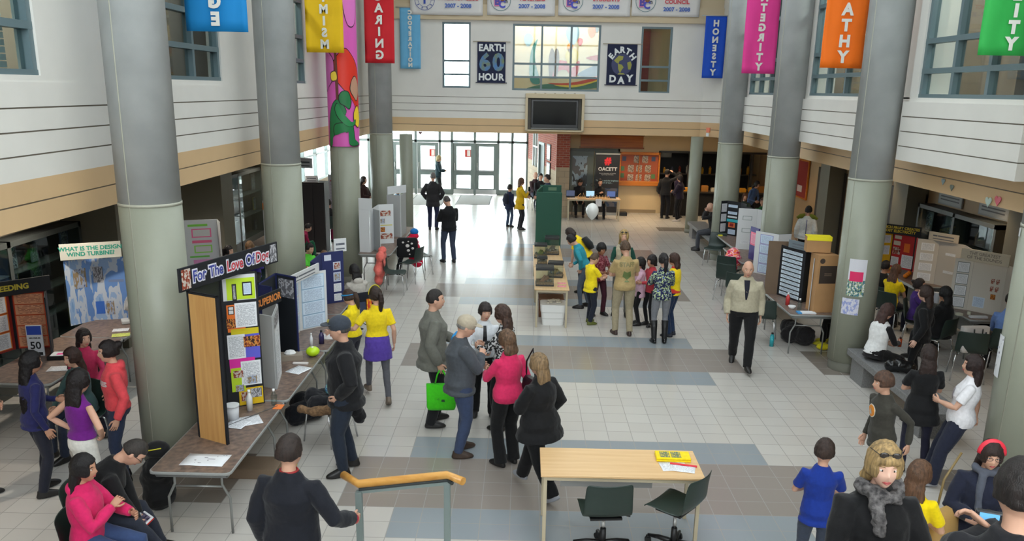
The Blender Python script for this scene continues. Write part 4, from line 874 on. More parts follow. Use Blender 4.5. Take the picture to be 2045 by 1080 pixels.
header('long white header strip leaning across the white board on the left', (-3.2, 10.95), (-3.02, 11.95), 1.60, 1.74, WB, '~', C_(130, 160, 190), .09, bold=.002)
board('royal blue fold-out board with pasted photos on the left', [(-3.16, 12.45), (-3.30, 12.60), (-3.30, 13.3), (-3.0, 13.55)], .74, 1.62, NV, NV, [(2, .1, .42, .84, .95, C_(206, 210, 226)), (2, .5, .85, .64, .80, C_(190, 196, 216)), (2, .55, .80, .66, .78, P4, .003), (2, .5, .85, .42, .60, C_(190, 196, 216)), (2, .55, .80, .44, .58, P3, .003), (2, .5, .85, .22, .38, PR), (2, .5, .85, .04, .18, PR)], th=.014)
header('small white slanted sign on top of the royal blue board', (-3.14, 13.5), (-2.96, 13.62), 1.60, 1.82, WB, '~', C_(160, 160, 170), .06, bold=.001)
board('white fold-out board back, leftmost beyond the mural column', [(-3.60, 17.95), (-3.36, 17.9), (-3.34, 18.28)][::-1], .74, 1.68, WB, WB, [])
header('white header card standing on the board beyond the mural column', (-3.60, 17.96), (-3.30, 17.9), 1.68, 1.93, WB, None, WB, .08)
board('white fold-out board with small photos on the left beyond the mural column', [(-3.14, 17.98), (-3.36, 18.30), (-3.34, 18.95), (-3.02, 19.1)], .74, 1.66, WB, GB, [(2, .1, .8, .70, .84, P4), (2, .1, .4, .52, .64, P3), (2, .1, .9, .46, .48, YLW), (2, .1, .4, .3, .42, P1), (2, .1, .9, .12, .26, P4)])
board('pale fold-out board back, farthest on the left row', [(-3.32, 20.0), (-2.98, 19.95), (-2.95, 20.6)][::-1], .74, 1.76, WB, GB, [(1, .6, .9, .6, .8, P3)])
header('slanted white header card on the farthest left board', (-3.3, 20.0), (-2.92, 20.5), 1.76, 1.95, WB, None, WB, .08)
# left aisle boards
OR2 = C_(226, 84, 40)
board('red and orange fold-out board with a speed sign in the dark left aisle', [(-7.05, 10.05), (-6.85, 10.62), (-6.42, 10.72), (-6.2, 10.3)], .74, 1.55, C_(150, 40, 34), BK, grid_papers(1, 5, 1, printed('printed_peach', (226, 160, 120), (170, 100, 80), 8, 3), .1, .04, OR2)+grid_papers(0, 3, 1, PR, .14, .06, C_(230, 130, 50)), edge=BK)
header('black header sign with yellow stickers above the orange board', (-7.0, 10.0), (-6.36, 10.75), 1.55, 1.75, BK, 'SPEEDING', C_(200, 180, 60), .10)
t = thing('speed_sign', 'white card sign reading 50 with a blue top leaning on the orange board', 'sign', (-6.42, 10.35, .74), rad(8))
MB().box(-.10, .10, -.008, .008, .0, .42).build('card', C_(214, 216, 222), t); MB().sheet(-.09, .09, .29, .41, -.010).build('blue_panel', C_(50, 80, 180), t); lettering('numerals', '50', .14, BK, t, facing(0, -.011, .14), .003); lettering('lettering', 'MAXIMUM', .03, BK, t, facing(0, -.011, .245), .001); MB().sheet(-.08, .08, .01, .05, -.010).build('black_panel', BK, t)
SKY = photo_mat('sky_print', [(120, 160, 210), (150, 180, 220), (196, 206, 220), (110, 150, 210)], 2.2, 5)
board('sky blue fold-out board about a wind turbine in the left aisle', [(-6.72, 11.75), (-6.52, 12.1), (-5.98, 12.25), (-5.85, 11.95)], .74, 1.72, SKY, DB, [(0, 0, 1, 0, 1, SKY, -.002, 'sky_print'), (1, 0, 1, 0, 1, SKY, -.002, 'sky_print'), (2, 0, 1, 0, 1, SKY, -.002, 'sky_print'), (0, .3, .8, .55, .85, P3), (1, .04, .26, .1, .3, C_(60, 110, 200)), (1, .3, .5, .08, .3, P3), (1, .05, .3, .6, .85, P2), (1, .42, .8, .6, .64, C_(120, 140, 180))])
header('white header card with green lettering above the sky blue board', (-6.74, 11.72), (-6.02, 12.1), 1.74, 1.98, C_(206, 206, 196), 'WHAT IS THE DESIGN\nWIND TURBINE?', C_(40, 150, 130), .085, bold=.003)
board('white fold-out board with pink and green frames in the left aisle behind the second column', [(-6.22, 14.9), (-6.35, 15.25), (-5.82, 15.5), (-5.62, 15.1)], .74, 1.80, WB, C_(58, 48, 44),
      [(1, .2, .8, .68, .84, C_(240, 110, 160)), (1, .24, .76, .70, .82, C_(214, 212, 210), .002), (1, .2, .8, .58, .63, C_(240, 110, 150)), (1, .25, .8, .40, .54, C_(150, 220, 90)), (1, .29, .76, .42, .52, C_(214, 212, 210), .002), (1, .1, .7, .88, .92, C_(130, 210, 70)), (1, .2, .85, .05, .28, C_(226, 150, 200)), (1, .1, .7, .32, .35, C_(110, 200, 80))])
board('orange and white narrow fold-out board in the left aisle', [(-5.9, 18.55), (-5.55, 18.45)], .74, 1.75, WB, WB, [(0, .0, .6, .8, .95, C_(240, 140, 70)), (0, .6, 1, .8, .97, C_(230, 170, 20)), (0, .5, 1, .36, .55, C_(230, 170, 20)), (0, .1, .45, .38, .54, C_(200, 50, 60)), (0, .05, .9, .04, .28, PRB), (0, .05, .9, .6, .76, PR)])
for i, (x, z1, c, y) in enumerate(((-5.68, 1.62, WB, 23.2), (-5.38, 1.85, WB, 23.5), (-5.05, 2.65, WB, 24.1))):
    board(('short', 'middle', 'tallest')[i]+' white ruled board in the far left aisle behind the second column', [(x-.18, y), (x+.14, y-.05)], .74, z1, c, BK, [(0, .08, .92, .05, .9, printed('ruled_sheet', (206, 200, 206), (170, 160, 176), 22, 2, .9)), (0, .2, .8, .84, .87, C_(200, 70, 70), .003)])
_t = header('white card sign hanging in the far left aisle', (-5.75, 20.9), (-5.3, 20.8), 2.28, 2.53, WB, '~', C_(120, 110, 120), .05, bold=.001); MB().tube([(.05, 0, .25), (.05, 0, .68)], .003).tube([(.40, 0, .25), (.40, 0, .68)], .003).build('cord', GREYM, bpy.data.objects[-1] if 0 else _t)
header('small white card sign tilted on a dark cabinet in the far left aisle', (-5.7, 21.6), (-5.36, 21.55), 1.85, 2.02, WB, '~', C_(150, 90, 100), .05, bold=.001)
t = thing('dark_cabinet', 'tall dark cabinet in the far left aisle with a card sign on top', 'cabinet', (-5.8, 21.5, 0)); MB().box(0, .6, 0, .5, 0, 1.85).build('carcass', paint((36, 32, 32)), t, bevel=.01); MB().box(.02, .29, -.02, 0, .05, 1.8).build('door', paint((44, 38, 38)), t); MB().box(.31, .58, -.02, 0, .05, 1.8).build('door', paint((44, 38, 38)), t)
# right side boards
board('black fold-out board with white papers, farthest on the right tables', [(5.06, 21.15), (5.24, 21.25), (5.50, 20.95), (5.56, 20.6)], .74, 1.62, BK, BK, [(0, .1, .95, .68, .92, PR), (0, .1, .95, .40, .62, PR), (0, .1, .95, .1, .34, PR), (1, .1, .8, .82, .90, PRB), (1, .1, .8, .62, .70, PRB), (1, .1, .8, .52, .57, PR), (1, .05, .9, .40, .48, TEAL), (1, .2, .7, .24, .38, C_(230, 120, 70)), (1, .3, .6, .27, .36, C_(140, 30, 30), .003), (1, .2, .75, .04, .18, PRB)])
board('narrow black board panel beside the white one with boxed headings', [(5.36, 20.2), (5.52, 19.95)], .74, 1.62, BK, BK, [(0, .1, .9, .3, .4, PR), (0, .1, .9, .05, .2, PR)])
board('white fold-out board with three boxed headings on the right', [(5.02, 19.25), (5.42, 19.12), (5.6, 18.7)], .74, 1.70, WB, WB, [(0, .25, .75, .72, .82, C_(120, 136, 130)), (0, .28, .72, .73, .81, WB, .002), (0, .25, .75, .42, .52, C_(120, 136, 130)), (0, .28, .72, .43, .51, WB, .002), (0, .25, .72, .14, .22, PR)])
board('purple and pink edged fold-out board on the right', [(5.02, 18.1), (5.1, 17.75), (5.3, 17.62)], .74, 1.46, C_(50, 40, 120), C_(50, 40, 120), [(0, .1, .9, .45, .85, C_(240, 110, 140)), (0, .2, .8, .5, .8, printed('printed_pink', (246, 170, 190), (200, 90, 130)), .003), (1, .2, .6, .12, .3, C_(220, 200, 150))])
board('white fold-out board with blue outlined sheets on the right', [(4.72, 16.62), (5.06, 16.20), (5.34, 16.3)][::1], .74, 1.60, WB, NV, grid_papers(0, 4, 1, PRB, .25, .08, C_(150, 150, 200)), edge=None)
board('brown cardboard back of a fold-out board on the right', [(4.86, 14.72), (4.44, 14.76)], .74, 1.72, BRN, BRN, [])
board('black fold-out board with white strip labels behind the walking man in beige', [(4.66, 14.72), (4.90, 14.10), (5.14, 14.3)][:3], .74, 1.66, BK, BK, grid_papers(0, 11, 1, printed('printed_label', (206, 220, 232), (120, 136, 150), 3, 5, .6), .10, .12), edge=None)
board('grey white fold-out wing with pale sheets beside the cardboard boxes', [(5.06, 13.95), (4.86, 13.58)], .74, 1.64, C_(196, 196, 196), GB, [(0, .1, .5, .1, .9, PR)])
header('slanted grey header strip with white lettering over the black striped board', (4.72, 14.5), (5.0, 13.9), 1.66, 1.80, C_(110, 122, 130), '~', C_(206, 214, 220), .07, bold=.002)
# cardboard boxes
t = thing('cardboard_box', 'large brown cardboard box with a dark label standing on the right table', 'box', (5.05, 13.62, .74), rad(6))
MB().box(-.17, .17, -.15, .15, 0, .98).build('carton', TANB, t, bevel=.005); MB().sheet(-.13, .16, .50, .80, -.152).build('dark_label', C_(58, 48, 42), t); MB().sheet(-.06, .09, .63, .69, -.155).build('faint_print', printed('box_print', (58, 48, 42), (130, 110, 90), 2, 2, .7), t)
MB().cyl(-.10, 0, -.001, .001, .045, 16, M=Matrix.Translation((0, -.153, .88)) @ Matrix.Rotation(PI/2, 4, 'X')).build('round_mark', C_(70, 58, 50), t)
MB().box(.0, .001, -.15, .15, 0, .98).build('flap_seam', C_(140, 104, 70), t)
t = thing('cardboard_flap_box', 'smaller cardboard box with a yellow taped edge on top of the large one', 'box', (4.98, 13.75, 1.73), rad(-8)); MB().box(-.22, .17, -.12, .1, -.0, .26).build('carton', TANB, t, bevel=.004); MB().box(-.225, .175, -.125, .1, .2605, .268).box(-.225, .175, -.128, -.124, .20, .268).build('yellow_tape', C_(236, 220, 20), t)
# right aisle
FR = C_(190, 36, 40)
board('yellow and red fold-out board with a black header about fruit in the right aisle', [(7.60, 17.5), (7.88, 17.5), (8.16, 17.05), (8.16, 16.7)], .74, 1.48, C_(190, 36, 40), BK, [(0, 0, 1, 0, 1, C_(230, 180, 30)), (0, .14, .86, .70, .92, PR, .003), (0, .14, .86, .36, .62, PR, .003), (1, .1, .4, .84, .94, C_(220, 210, 190)), (1, .08, .38, .66, .78, C_(220, 210, 190)), (1, .08, .4, .4, .6, P4), (1, .55, .8, .5, .75, ORG), (1, .05, .38, .05, .32, PR), (1, .5, .98, .05, .42, PR)], edge=BK)
header('black header sign with yellow letters above the fruit board', (7.56, 17.52), (8.2, 16.95), 1.48, 1.68, BK, 'WHICH FRUIT CREATES\nMOST ELECTRICITY', C_(220, 190, 50), .075, bold=.003)
board('grey white fold-out board in the middle of the right aisle', [(7.72, 16.05), (8.05, 15.85), (8.30, 15.4), (8.22, 15.0)], .74, 1.60, C_(196, 190, 182), GB, grid_papers(0, 4, 1, PR, .2, .12)+[(1, .3, .7, .3, .36, PRH), (1, .3, .7, .7, .76, PRH)])
header('small sign with a dark picture on the grey white board', (7.9, 16.0), (8.22, 15.5), 1.60, 1.76, C_(196, 186, 170), '~', C_(60, 50, 50), .06)
board('cream fold-out board with framed sheets on the rightmost aisle table', [(7.42, 14.0), (7.66, 13.85), (8.0, 13.45), (7.98, 13.0)], .74, 1.62, C_(206, 200, 190), C_(130, 110, 90), grid_papers(0, 4, 1, PR, .2, .10, C_(120, 130, 130))+[(1, .6, .7, .6, .7, P4), (1, .75, .85, .6, .7, P4), (1, .6, .7, .45, .55, P4), (1, .75, .85, .45, .55, P4), (1, .15, .5, .1, .3, PRB), (1, .65, .8, .3, .4, P1)])
header('cream header card with pencil lettering on the rightmost aisle board', (7.50, 14.0), (7.96, 13.35), 1.60, 1.80, C_(206, 196, 176), 'THE GREATEST\nOF THE SOUNDS', C_(130, 120, 112), .075, bold=.001)
board('navy fold-out board with coloured strips at the right edge behind the near column', [(8.02, 13.7), (8.18, 13.25)], .74, 1.5, C_(36, 48, 120), C_(36, 48, 120), [(0, .2, .5, .1, .4, MAG), (0, .2, .5, .4, .55, ORG), (0, .2, .5, .55, .75, LIME)])
# green folding panel at the end of the terrarium tables
GRN = mat('panel_green', (14, 74, 56), .6)
t = thing('green_panel', 'tall dark green folding screen at the end of the terrarium tables', 'screen', (.30, 19.25, 0))
MB().box(0, .60, 0, .04, .1, 1.98).build('panel', GRN, t, bevel=.01); MB(Matrix.Rotation(rad(82), 4, 'Z')).box(.02, .9, -.04, 0, .1, 2.02).build('panel', GRN, t, bevel=.01)
MB(Matrix.Translation((.1, .9, 0))).box(0, .52, 0, .04, .1, 2.05).build('panel', GRN, t, bevel=.01)
for x, y in ((.03, .02), (.57, .02), (.13, .88), (.6, .92)): MB().box(x-.02, x+.02, y-.02, y+.02, 0, .1).build('foot', GREYM, t)
MB(Matrix.Translation((.0, .9, 0))).sheet(.3, .5, 1.92, 2.0, -.005).build('faded_sticker', C_(90, 120, 90), t)
# ================================================================ people
SKINS = {'l': (206, 160, 136), 'm': (186, 138, 112), 'd': (150, 104, 80), 'p': (222, 178, 158)}
def skin(k): return mat('skin_'+k, SKINS[k], .5, noise=.05, scale=12, spec=.35)
def hairm(c): return mat('hair_%d_%d_%d' % tuple(c), c, .5, noise=.35, scale=7, bump=.6, bscale=30, stretch=(9, 9, 1.), rgb2=tuple(int(v*.62) for v in c), spec=.4)
FOLD = bpy.data.textures.new('folds', 'CLOUDS'); FOLD.noise_scale = .13; FOLD.noise_depth = 2
HRT = bpy.data.textures.new('hair_locks', 'CLOUDS'); HRT.noise_scale = .035; HRT.noise_depth = 1
def remeshed(mb, name, m, parent, vox, smooth=4, disp=0., tex=None, fac=.6):
    o = mb.build(name, m, None, True)
    r = o.modifiers.new('r', 'REMESH'); r.mode = 'VOXEL'; r.voxel_size = vox; r.use_smooth_shade = True
    q = o.modifiers.new('q', 'SMOOTH'); q.factor = fac; q.iterations = smooth
    if disp: d = o.modifiers.new('d', 'DISPLACE'); d.texture = tex or FOLD; d.strength = disp; d.mid_level = .5; d.texture_coords = 'LOCAL'
    dg = bpy.context.evaluated_depsgraph_get(); me = bpy.data.meshes.new_from_object(o.evaluated_get(dg), depsgraph=dg)
    old = o.data; o.modifiers.clear(); o.data = me; bpy.data.meshes.remove(old); me.name = name; o.parent = parent
    me.materials.clear(); me.materials.append(m); me.polygons.foreach_set('use_smooth', [True]*len(me.polygons))
    return o
def ik(a, b, l1, l2, pole):
    d = b-a; L_ = d.length
    if L_ > (l1+l2)*.995: b = a+d*((l1+l2)*.995/L_); d = b-a; L_ = d.length
    if L_ < abs(l1-l2)+.03: L_ = abs(l1-l2)+.03
    x = (l1*l1-l2*l2+L_*L_)/(2*L_); h = math.sqrt(max(0, l1*l1-x*x)); u = d.normalized(); p = pole-u*pole.dot(u)
    p = p.normalized() if p.length > 1e-5 else u.orthogonal().normalized()
    return a+u*x+p*h, b
def head_mesh(fem, jaw=1.):
    mb = MB(); n, k = 28, 20; v, f = [], []
    def g(x, s): return math.exp(-(x*x)/(s*s))
    for j in range(k+1):
        th = -PI/2+PI*j/k; th = max(-1.53, min(1.53, th))
        for i in range(n):
            a = 2*PI*i/n; x, y, z = math.cos(th)*math.cos(a), math.cos(th)*math.sin(a), math.sin(th)
            X, Y, Z = x*.076, y*.096, z*.120
            if z < 0: X *= 1-(.30 if not fem else .36)*(-z)**1.4*jaw; Y = Y*(1-.10*(-z)) + (.020*(-z) if y > 0 else .018*z*(-1)*(1 if y > -.4 else .9))
            if y > 0:
                Y += .024*g(x, .17)*g(z+.22, .13)+.008*g(x, .11)*g(z+.02, .16)              # nose and bridge
                Y -= .011*(g(x-.38, .18)+g(x+.38, .18))*g(z-.06, .13)               # eye sockets
                Y += .006*g(z-.26, .10)*g(x, .6)                                     # brow
                Y += .007*g(x, .22)*g(z+.50, .07)-.004*g(x, .2)*g(z+.61, .05)+.010*g(x, .25)*g(z+.80, .16)  # lips, chin
                Y += .004*(g(x-.5, .2)+g(x+.5, .2))*g(z+.25, .18)
            v.append((X, Y, Z))
    for j in range(k):
        for i in range(n): a = j*n+i; b = j*n+(i+1) % n; f.append((a, b, b+n, a+n))
    f.append(tuple(range(n-1, -1, -1))); f.append(tuple(k*n+i for i in range(n)))
    mb.add(v, f)
    for s in (-1, 1): mb.ball((s*.076, -.004, -.008), (.010, .019, .031), 10)
    return mb
ARM = {  # wrist targets (out, forward, height) relative to a 1.75 m body, elbow pole (out, forward, up), curl
 'down': ((.25, .02, .86), (.3, -1, 0), .45), 'swing': ((.24, .20, .92), (.3, -1, 0), .5), 'back': ((.25, -.16, .90), (.3, -1, 0), .5),
 'fold': ((-.02, .22, 1.14), (1, -.2, -.5), .7), 'front': ((.06, .27, 1.08), (1, -.4, -.8), .7), 'chest': ((.03, .25, 1.24), (1, -.2, -1), .9), 'hold': ((.08, .36, 1.12), (1, -.5, -1), .9),
 'hip': ((.21, .06, 1.02), (1, -.6, .1), .9), 'pocket': ((.20, .08, .93), (1, -.8, 0), .8), 'reach': ((.10, .58, 1.16), (.6, -.3, -1), .3), 'table': ((.12, .40, .98), (1, -.4, -.6), .3),
 'phone': ((.07, .20, 1.40), (.9, .3, -1), 1.), 'face': ((.04, .17, 1.50), (.8, .4, -1), .8), 'out': ((.42, .22, 1.08), (.6, -.6, -1), .6), 'lap': ((.08, .36, 1.02), (1, -.3, -.4), .5), 'behind': ((.10, -.16, .95), (1, -.3, 0), .6),
 'up': ((.14, .22, 1.62), (1, .2, -.6), .5)}
LEG = {'stand': ((.10, 0, 0), (.10, .0, 0)), 'easy': ((.12, .05, 0), (.12, -.06, 0)), 'walk': ((.09, .34, 0), (.09, -.30, .05)), 'walkr': ((.09, -.30, .05), (.09, .34, 0)), 'wide': ((.17, .02, 0), (.17, 0, 0)),
       'sit': ((.13, .42, 0), (.13, .42, 0)), 'sitcross': ((.10, .40, 0), (.02, .50, .0)), 'sitout': ((.15, .55, 0), (.12, .62, 0)), 'kick': ((.10, .0, 0), (.10, -.42, .10))}
PEOPLE = []
PN = [0]
def person(label, x, y, face, h=1.72, z=0., legs='stand', arms=('down', 'down'), lean=0., side=0., twist=0., head=(0, 0), fem=False, sk='l', bw=1., top=((60, 60, 66), 'long'), hem=.84, bottom=((40, 46, 66), 'jeans'),
           shoes=(28, 26, 26), hair=('short', (60, 44, 34)), seat=None, detail=1, under=None, features=True, flare=0., open_front=None, name='person', group=None, at=None):
    """face: heading, 0 looks away from the camera, 90 to the right, 180 to the camera, -90 left"""
    s = h/1.75; t = thing(name, label, 'person', (x, y, z), -rad(face), group); PN[0] += 1
    vox = {0: .020, 1: .013, 2: .0095}[detail]; SW = (.166 if fem else .186)*(1+(bw-1)*.45); kid = h < 1.5
    V_ = lambda a, b, c: Vector((a, b, c))
    pz = .93 if seat is None else (seat/s+.135)
    pel = V_(0, 0, pz); off = V_(0, 0, pz-.93)
    U = Matrix.Translation(pel) @ Matrix.Rotation(-rad(twist), 4, 'Z') @ Matrix.Rotation(-rad(lean), 4, 'X') @ Matrix.Rotation(rad(side), 4, 'Y') @ Matrix.Translation(-V_(0, 0, .93))
    u = lambda a, b, c: U @ V_(a, b, c)
    Hm = U @ Matrix.Translation(V_(0, .0, 1.485)) @ Matrix.Rotation(-rad(head[0]), 4, 'Z') @ Matrix.Rotation(-rad(head[1]), 4, 'X')
    hs = 1.13 if kid else (1.04 if fem else 1.07)
    HM = Hm @ Matrix.Translation(V_(0, .024, .118)) @ Matrix.Scale(hs*(1.06 if kid else 1), 4)
    SC = Matrix.Scale(s, 4)
    # joints
    hipw = .088*bw; L = LEG[legs] if isinstance(legs, str) else legs
    leg = []
    for i, sg in enumerate((-1, 1)):
        hp = V_(sg*hipw, 0, pz-.02); fo = L[i]; an = V_(sg*fo[0], fo[1], .085+fo[2])
        kn, an = ik(hp, an, .43, .41, V_(sg*.12, 1, .35 if seat is not None else 0)); leg.append((hp, kn, an, fo[2]))
    arm = []
    for i, sg in enumerate((-1, 1)):
        A = ARM[arms[i]] if isinstance(arms[i], str) else arms[i]
        sh = u(sg*SW*.93, -.005, 1.362); wr = u(sg*A[0][0], A[0][1], A[0][2]); pole = (U.to_3x3() @ V_(sg*A[1][0], A[1][1], A[1][2]))
        el, wr = ik(sh, wr, .285, .255, pole); arm.append((sh, el, wr, A[2]))
    dep = 1.0 if not fem else .93
    rings = [(0, -.01, .86, .150*bw, .105*dep*bw), (0, -.012, .93, .160*bw, .118*dep*bw), (0, 0, 1.00, .150*bw, .110*dep*bw), (0, .006, 1.09, (.128 if fem else .145)*bw, .100*dep*bw), (0, .004, 1.20, .150*bw if not fem else .140*bw, .112*dep*bw+(.012 if fem else 0)),
             (0, .000, 1.28, SW*.90, .120*dep*bw), (0, -.006, 1.345, SW*.82, .106), (0, -.010, 1.398, SW*.56, .084), (0, -.010, 1.44, SW*.42, .070), (0, -.006, 1.468, .060, .060)]
    GB_ = {'jeans': .014, 'slim': .006, 'wide': .024, 'skirt': .02, 'suit': .018, 'shorts': .016}[bottom[1]]
    def torso(mb, g, lo=.86, fl=0., wide=1.):
        rr = []
        for (a, b, c, rx, ry) in rings:
            if c < lo-.001: continue
            if c > 1.45: g2 = min(g, .012)
            elif c > 1.36: g2 = min(g, .018)
            else: g2 = g
            k = max(0, 1.08-c)*fl+(max(0, GB_+.009-g2)*min(1, (1.06-c)/.06) if c < 1.06 and g2 > 0 else 0); rr.append((a, b, c, rx*wide+g2+k, ry*wide+g2+k))
        if lo < .86:
            k = (1.08-lo)*fl+max(0, GB_+.009-g); rr = [(0, -.012, lo, .166*bw+g+k, .124*dep*bw+g+k), (0, -.012, (lo+.86)/2+.01, .164*bw+g+k*.8, .124*dep*bw+g+k*.8)]+rr
        mb.loft(rr, 24, U)
    # body: one continuous skin surface
    B = MB(SC); torso(B, -.012, .86)
    B.tube([u(0, -.010, 1.42), u(0, .0, 1.485), Hm @ V_(0, .008, .06)], [.062, .052 if not fem else .045, .054 if not fem else .046], 14)
    hm = head_mesh(fem); B.add(hm.v, hm.f, HM)
    for hp, kn, an, lf in leg: B.tube([hp, kn, an], [.068*bw, .048, .036], 12)
    for (sh, el, wr, cu) in arm:
        d = (wr-el).normalized(); B.tube([sh, sh.lerp(el, .5), el, el.lerp(wr, .35), wr], [.036*bw, .038*bw, .034, .034*bw, .024], 12)
    body = remeshed(B, 'body', skin(sk), t, vox*s, 2, fac=.4)
    # hands: palm and five fingers rooted in it, joined to the body mesh
    Hn = MB(SC)
    for i, (sh, el, wr, cu) in enumerate(arm):
        sg = (-1, 1)[i]; d = (wr-el).normalized(); inn = U.to_3x3() @ V_(-sg, .25, 0); inn = (inn-d*inn.dot(d)).normalized(); ac = d.cross(inn)*sg; fw = U.to_3x3() @ V_(0, 1, .25)
        if ac.dot(fw) < 0: ac = -ac                                    # thumb side
        Mh = Matrix((ac, d, inn)).transposed().to_4x4(); Mh.translation = wr
        Hn.loft([(0, 0, -.006, .027, .015), (0, 0, .03, .036, .014), (0, 0, .07, .040, .013), (0, 0, .088, .036, .011)], 12, Mh @ Matrix(((1, 0, 0, 0), (0, 0, 1, 0), (0, 1, 0, 0), (0, 0, 0, 1))))
        for k in range(4):
            lx = (.029, .010, -.010, -.028)[k]; ln = (.066, .074, .069, .054)[k]; a = 0; p = V_(lx, .080, 0); pts = [p.copy()]; sp = (.10, .03, -.03, -.10)[k]
            for q in range(3): a += cu*(.55, .75, .6)[q]; p = p+V_(sp*ln*.3, math.cos(a)*ln*(.45, .32, .23)[q], math.sin(a)*ln*(.45, .32, .23)[q]); pts.append(p.copy())
            Hn.tube([Mh @ p for p in pts], [.0092, .0088, .0080, .0062], 6)
        a = .7; p = V_(.026, .018, .004); pts = [p]
        for q in range(3): p = p+V_(math.cos(a+q*.35)*.030*(1, .9, .7)[q]*(1 if q < 1 else .6), math.sin(a+q*.35)*.032*(1, .9, .7)[q], .010*cu); pts.append(p)
        Hn.tube([Mh @ p for p in pts], [.0125, .0105, .0095, .007], 6)
    bm = bmesh.new(); bm.from_mesh(body.data); tmp = bpy.data.meshes.new('h'); tmp.from_pydata(Hn.v, [], Hn.f); bm.from_mesh(tmp); bm.to_mesh(body.data); bm.free(); bpy.data.meshes.remove(tmp)
    body.data.polygons.foreach_set('use_smooth', [True]*len(body.data.polygons)); body.data.update()
    # face
    if features:
        E_ = MB(SC @ HM); 
        for sg in (-1, 1): 
            MB(SC @ HM).ball((sg*.030, .0765, .006), (.0130, .0085, .0075), 10).build('eye', paint((225, 222, 216), .3), t, True)
            MB(SC @ HM).ball((sg*.030, .0815, .006), (.0062, .0050, .0062), 8).build('iris', paint((44, 30, 24), .2), t, True)
            MB(SC @ HM).tube([(sg*.047, .074, .026), (sg*.032, .086, .031), (sg*.016, .088, .027)], [.0026, .0036, .0030], 6).build('eyebrow', hairm(hair[1] if hair[0] != 'bald' else (110, 100, 90)), t, True)
        MB(SC @ HM).tube([(-.022, .084, -.060), (-.008, .0945, -.056), (0, .0935, -.058), (.008, .0945, -.056), (.022, .084, -.060)], [.0020, .0046, .0042, .0046, .0020], 6).tube([(-.018, .085, -.0635), (0, .093, -.067), (.018, .085, -.0635)], [.002, .005, .002], 6).build('lips', paint((166, 96, 88) if not fem else (178, 84, 84), .4), t, True)
    # clothes
    bc, bk = bottom[0], bottom[1]; g = {'jeans': .014, 'slim': .006, 'wide': .024, 'skirt': .02, 'suit': .018, 'shorts': .016}[bk]; T_ = MB(SC)
    T_.loft([(0, -.008, .85, .128*bw+g, .095*bw+g), (0, -.014, .90, .158*bw+g, .116*dep*bw+g), (0, -.012, .97, .156*bw+g, .114*dep*bw+g), (0, 0, 1.02, .140*bw+g, .102*dep*bw+g)], 20, Matrix.Translation(off) if seat is None and not lean else U)
    for hp, kn, an, lf in leg:
        kz = {'jeans': (.092, .064, .054), 'slim': (.082, .052, .040), 'wide': (.096, .074, .078), 'skirt': (.1, .09, .08), 'suit': (.094, .070, .064), 'shorts': (.1, .08, .07)}[bk]
        e = an+(an-kn).normalized()*(.035 if bk in ('wide', 'suit') else .01)
        if bk == 'shorts': e = kn
        T_.tube([hp+V_(0, -.01, .03), hp.lerp(kn, .35), kn, kn.lerp(e, .4), e], [kz[0]*bw, kz[0]*.93*bw, kz[1]*(.5+.5*bw), kz[1]*.98*(.5+.5*bw), kz[2]], 14)
    bot = remeshed(T_, 'trousers' if bk != 'shorts' else 'shorts', cloth(bc), t, vox*s*1.05, 3, .014 if detail else .008)
    for i, (hp, kn, an, lf) in enumerate(leg):
        sg = (-1, 1)[i]; A = rad(10)*sg if seat is None else 0; pitch = -.5 if lf > .02 else 0
        q = MB(SC @ Matrix.Translation(an) @ Matrix.Rotation(-A, 4, 'Z') @ Matrix.Rotation(pitch, 4, 'X') @ Matrix.Translation(V_(0, 0, -.085)))
        q.loft([(0, .055, .0, .046, .135), (0, .055, .025, .049, .138), (0, .05, .05, .045, .125), (0, .02, .075, .041, .085), (0, -.015, .105, .040, .052)], 18, e=2.3)
        so = q.build('shoe', paint(shoes, .45), t, True, subsurf=1)
    tc, tk = top; g = {'tee': .010, 'long': .011, 'sweater': .016, 'jacket': .028, 'coat': .032, 'hoodie': .022, 'tank': .006, 'vest': .024}[tk]
    W = MB(SC); torso(W, g, hem, flare)
    sr = {'tee': (.052, .056, .052), 'long': (.049, .042, .034), 'sweater': (.054, .050, .042), 'jacket': (.064, .060, .052), 'coat': (.068, .064, .056), 'hoodie': (.060, .056, .046), 'tank': None, 'vest': None}[tk]
    if sr:
        k = .5+.5*bw; sg_ = lambda q: 0
        for (sh, el, wr, cu) in arm:
            sh = sh-(U.to_3x3() @ V_(sg_(sh), 0, 1))*max(0, sr[0]-.052) if sr[0] > .053 else sh
            ins = sh+(u(0, -.01, 1.31)-sh)*.42
            if tk == 'tee': W.tube([ins, sh, sh.lerp(el, .35), sh.lerp(el, .72)], [sr[0]*.98*k, sr[0]*1.1*k, sr[0]*1.1*k, sr[1]*1.04*k], 14)
            else: W.tube([ins, sh, sh.lerp(el, .5), el, el.lerp(wr, .5), wr.lerp(el, .02)], [sr[0]*.94*k, sr[0]*1.06*k, sr[0]*1.04*k, sr[1]*k, sr[1]*.96*k, sr[2]], 14)
    if tk in ('jacket', 'coat', 'hoodie'):
        W.tube([u(-.055, -.055, 1.445), u(-.075, -.01, 1.452), u(-.05, .05, 1.425)], .022, 8); W.tube([u(.055, -.055, 1.445), u(.075, -.01, 1.452), u(.05, .05, 1.425)], .022, 8); W.tube([u(-.055, -.055, 1.445), u(0, -.07, 1.455), u(.055, -.055, 1.445)], .022, 8)
    if tk == 'hoodie': W.ball(tuple(u(0, -.085, 1.42)), (.105, .05, .07), 14)
    nm = {'tee': 't_shirt', 'long': 'top', 'sweater': 'sweater', 'jacket': 'jacket', 'coat': 'coat', 'hoodie': 'hoodie', 'tank': 'tank_top', 'vest': 'vest'}[tk]
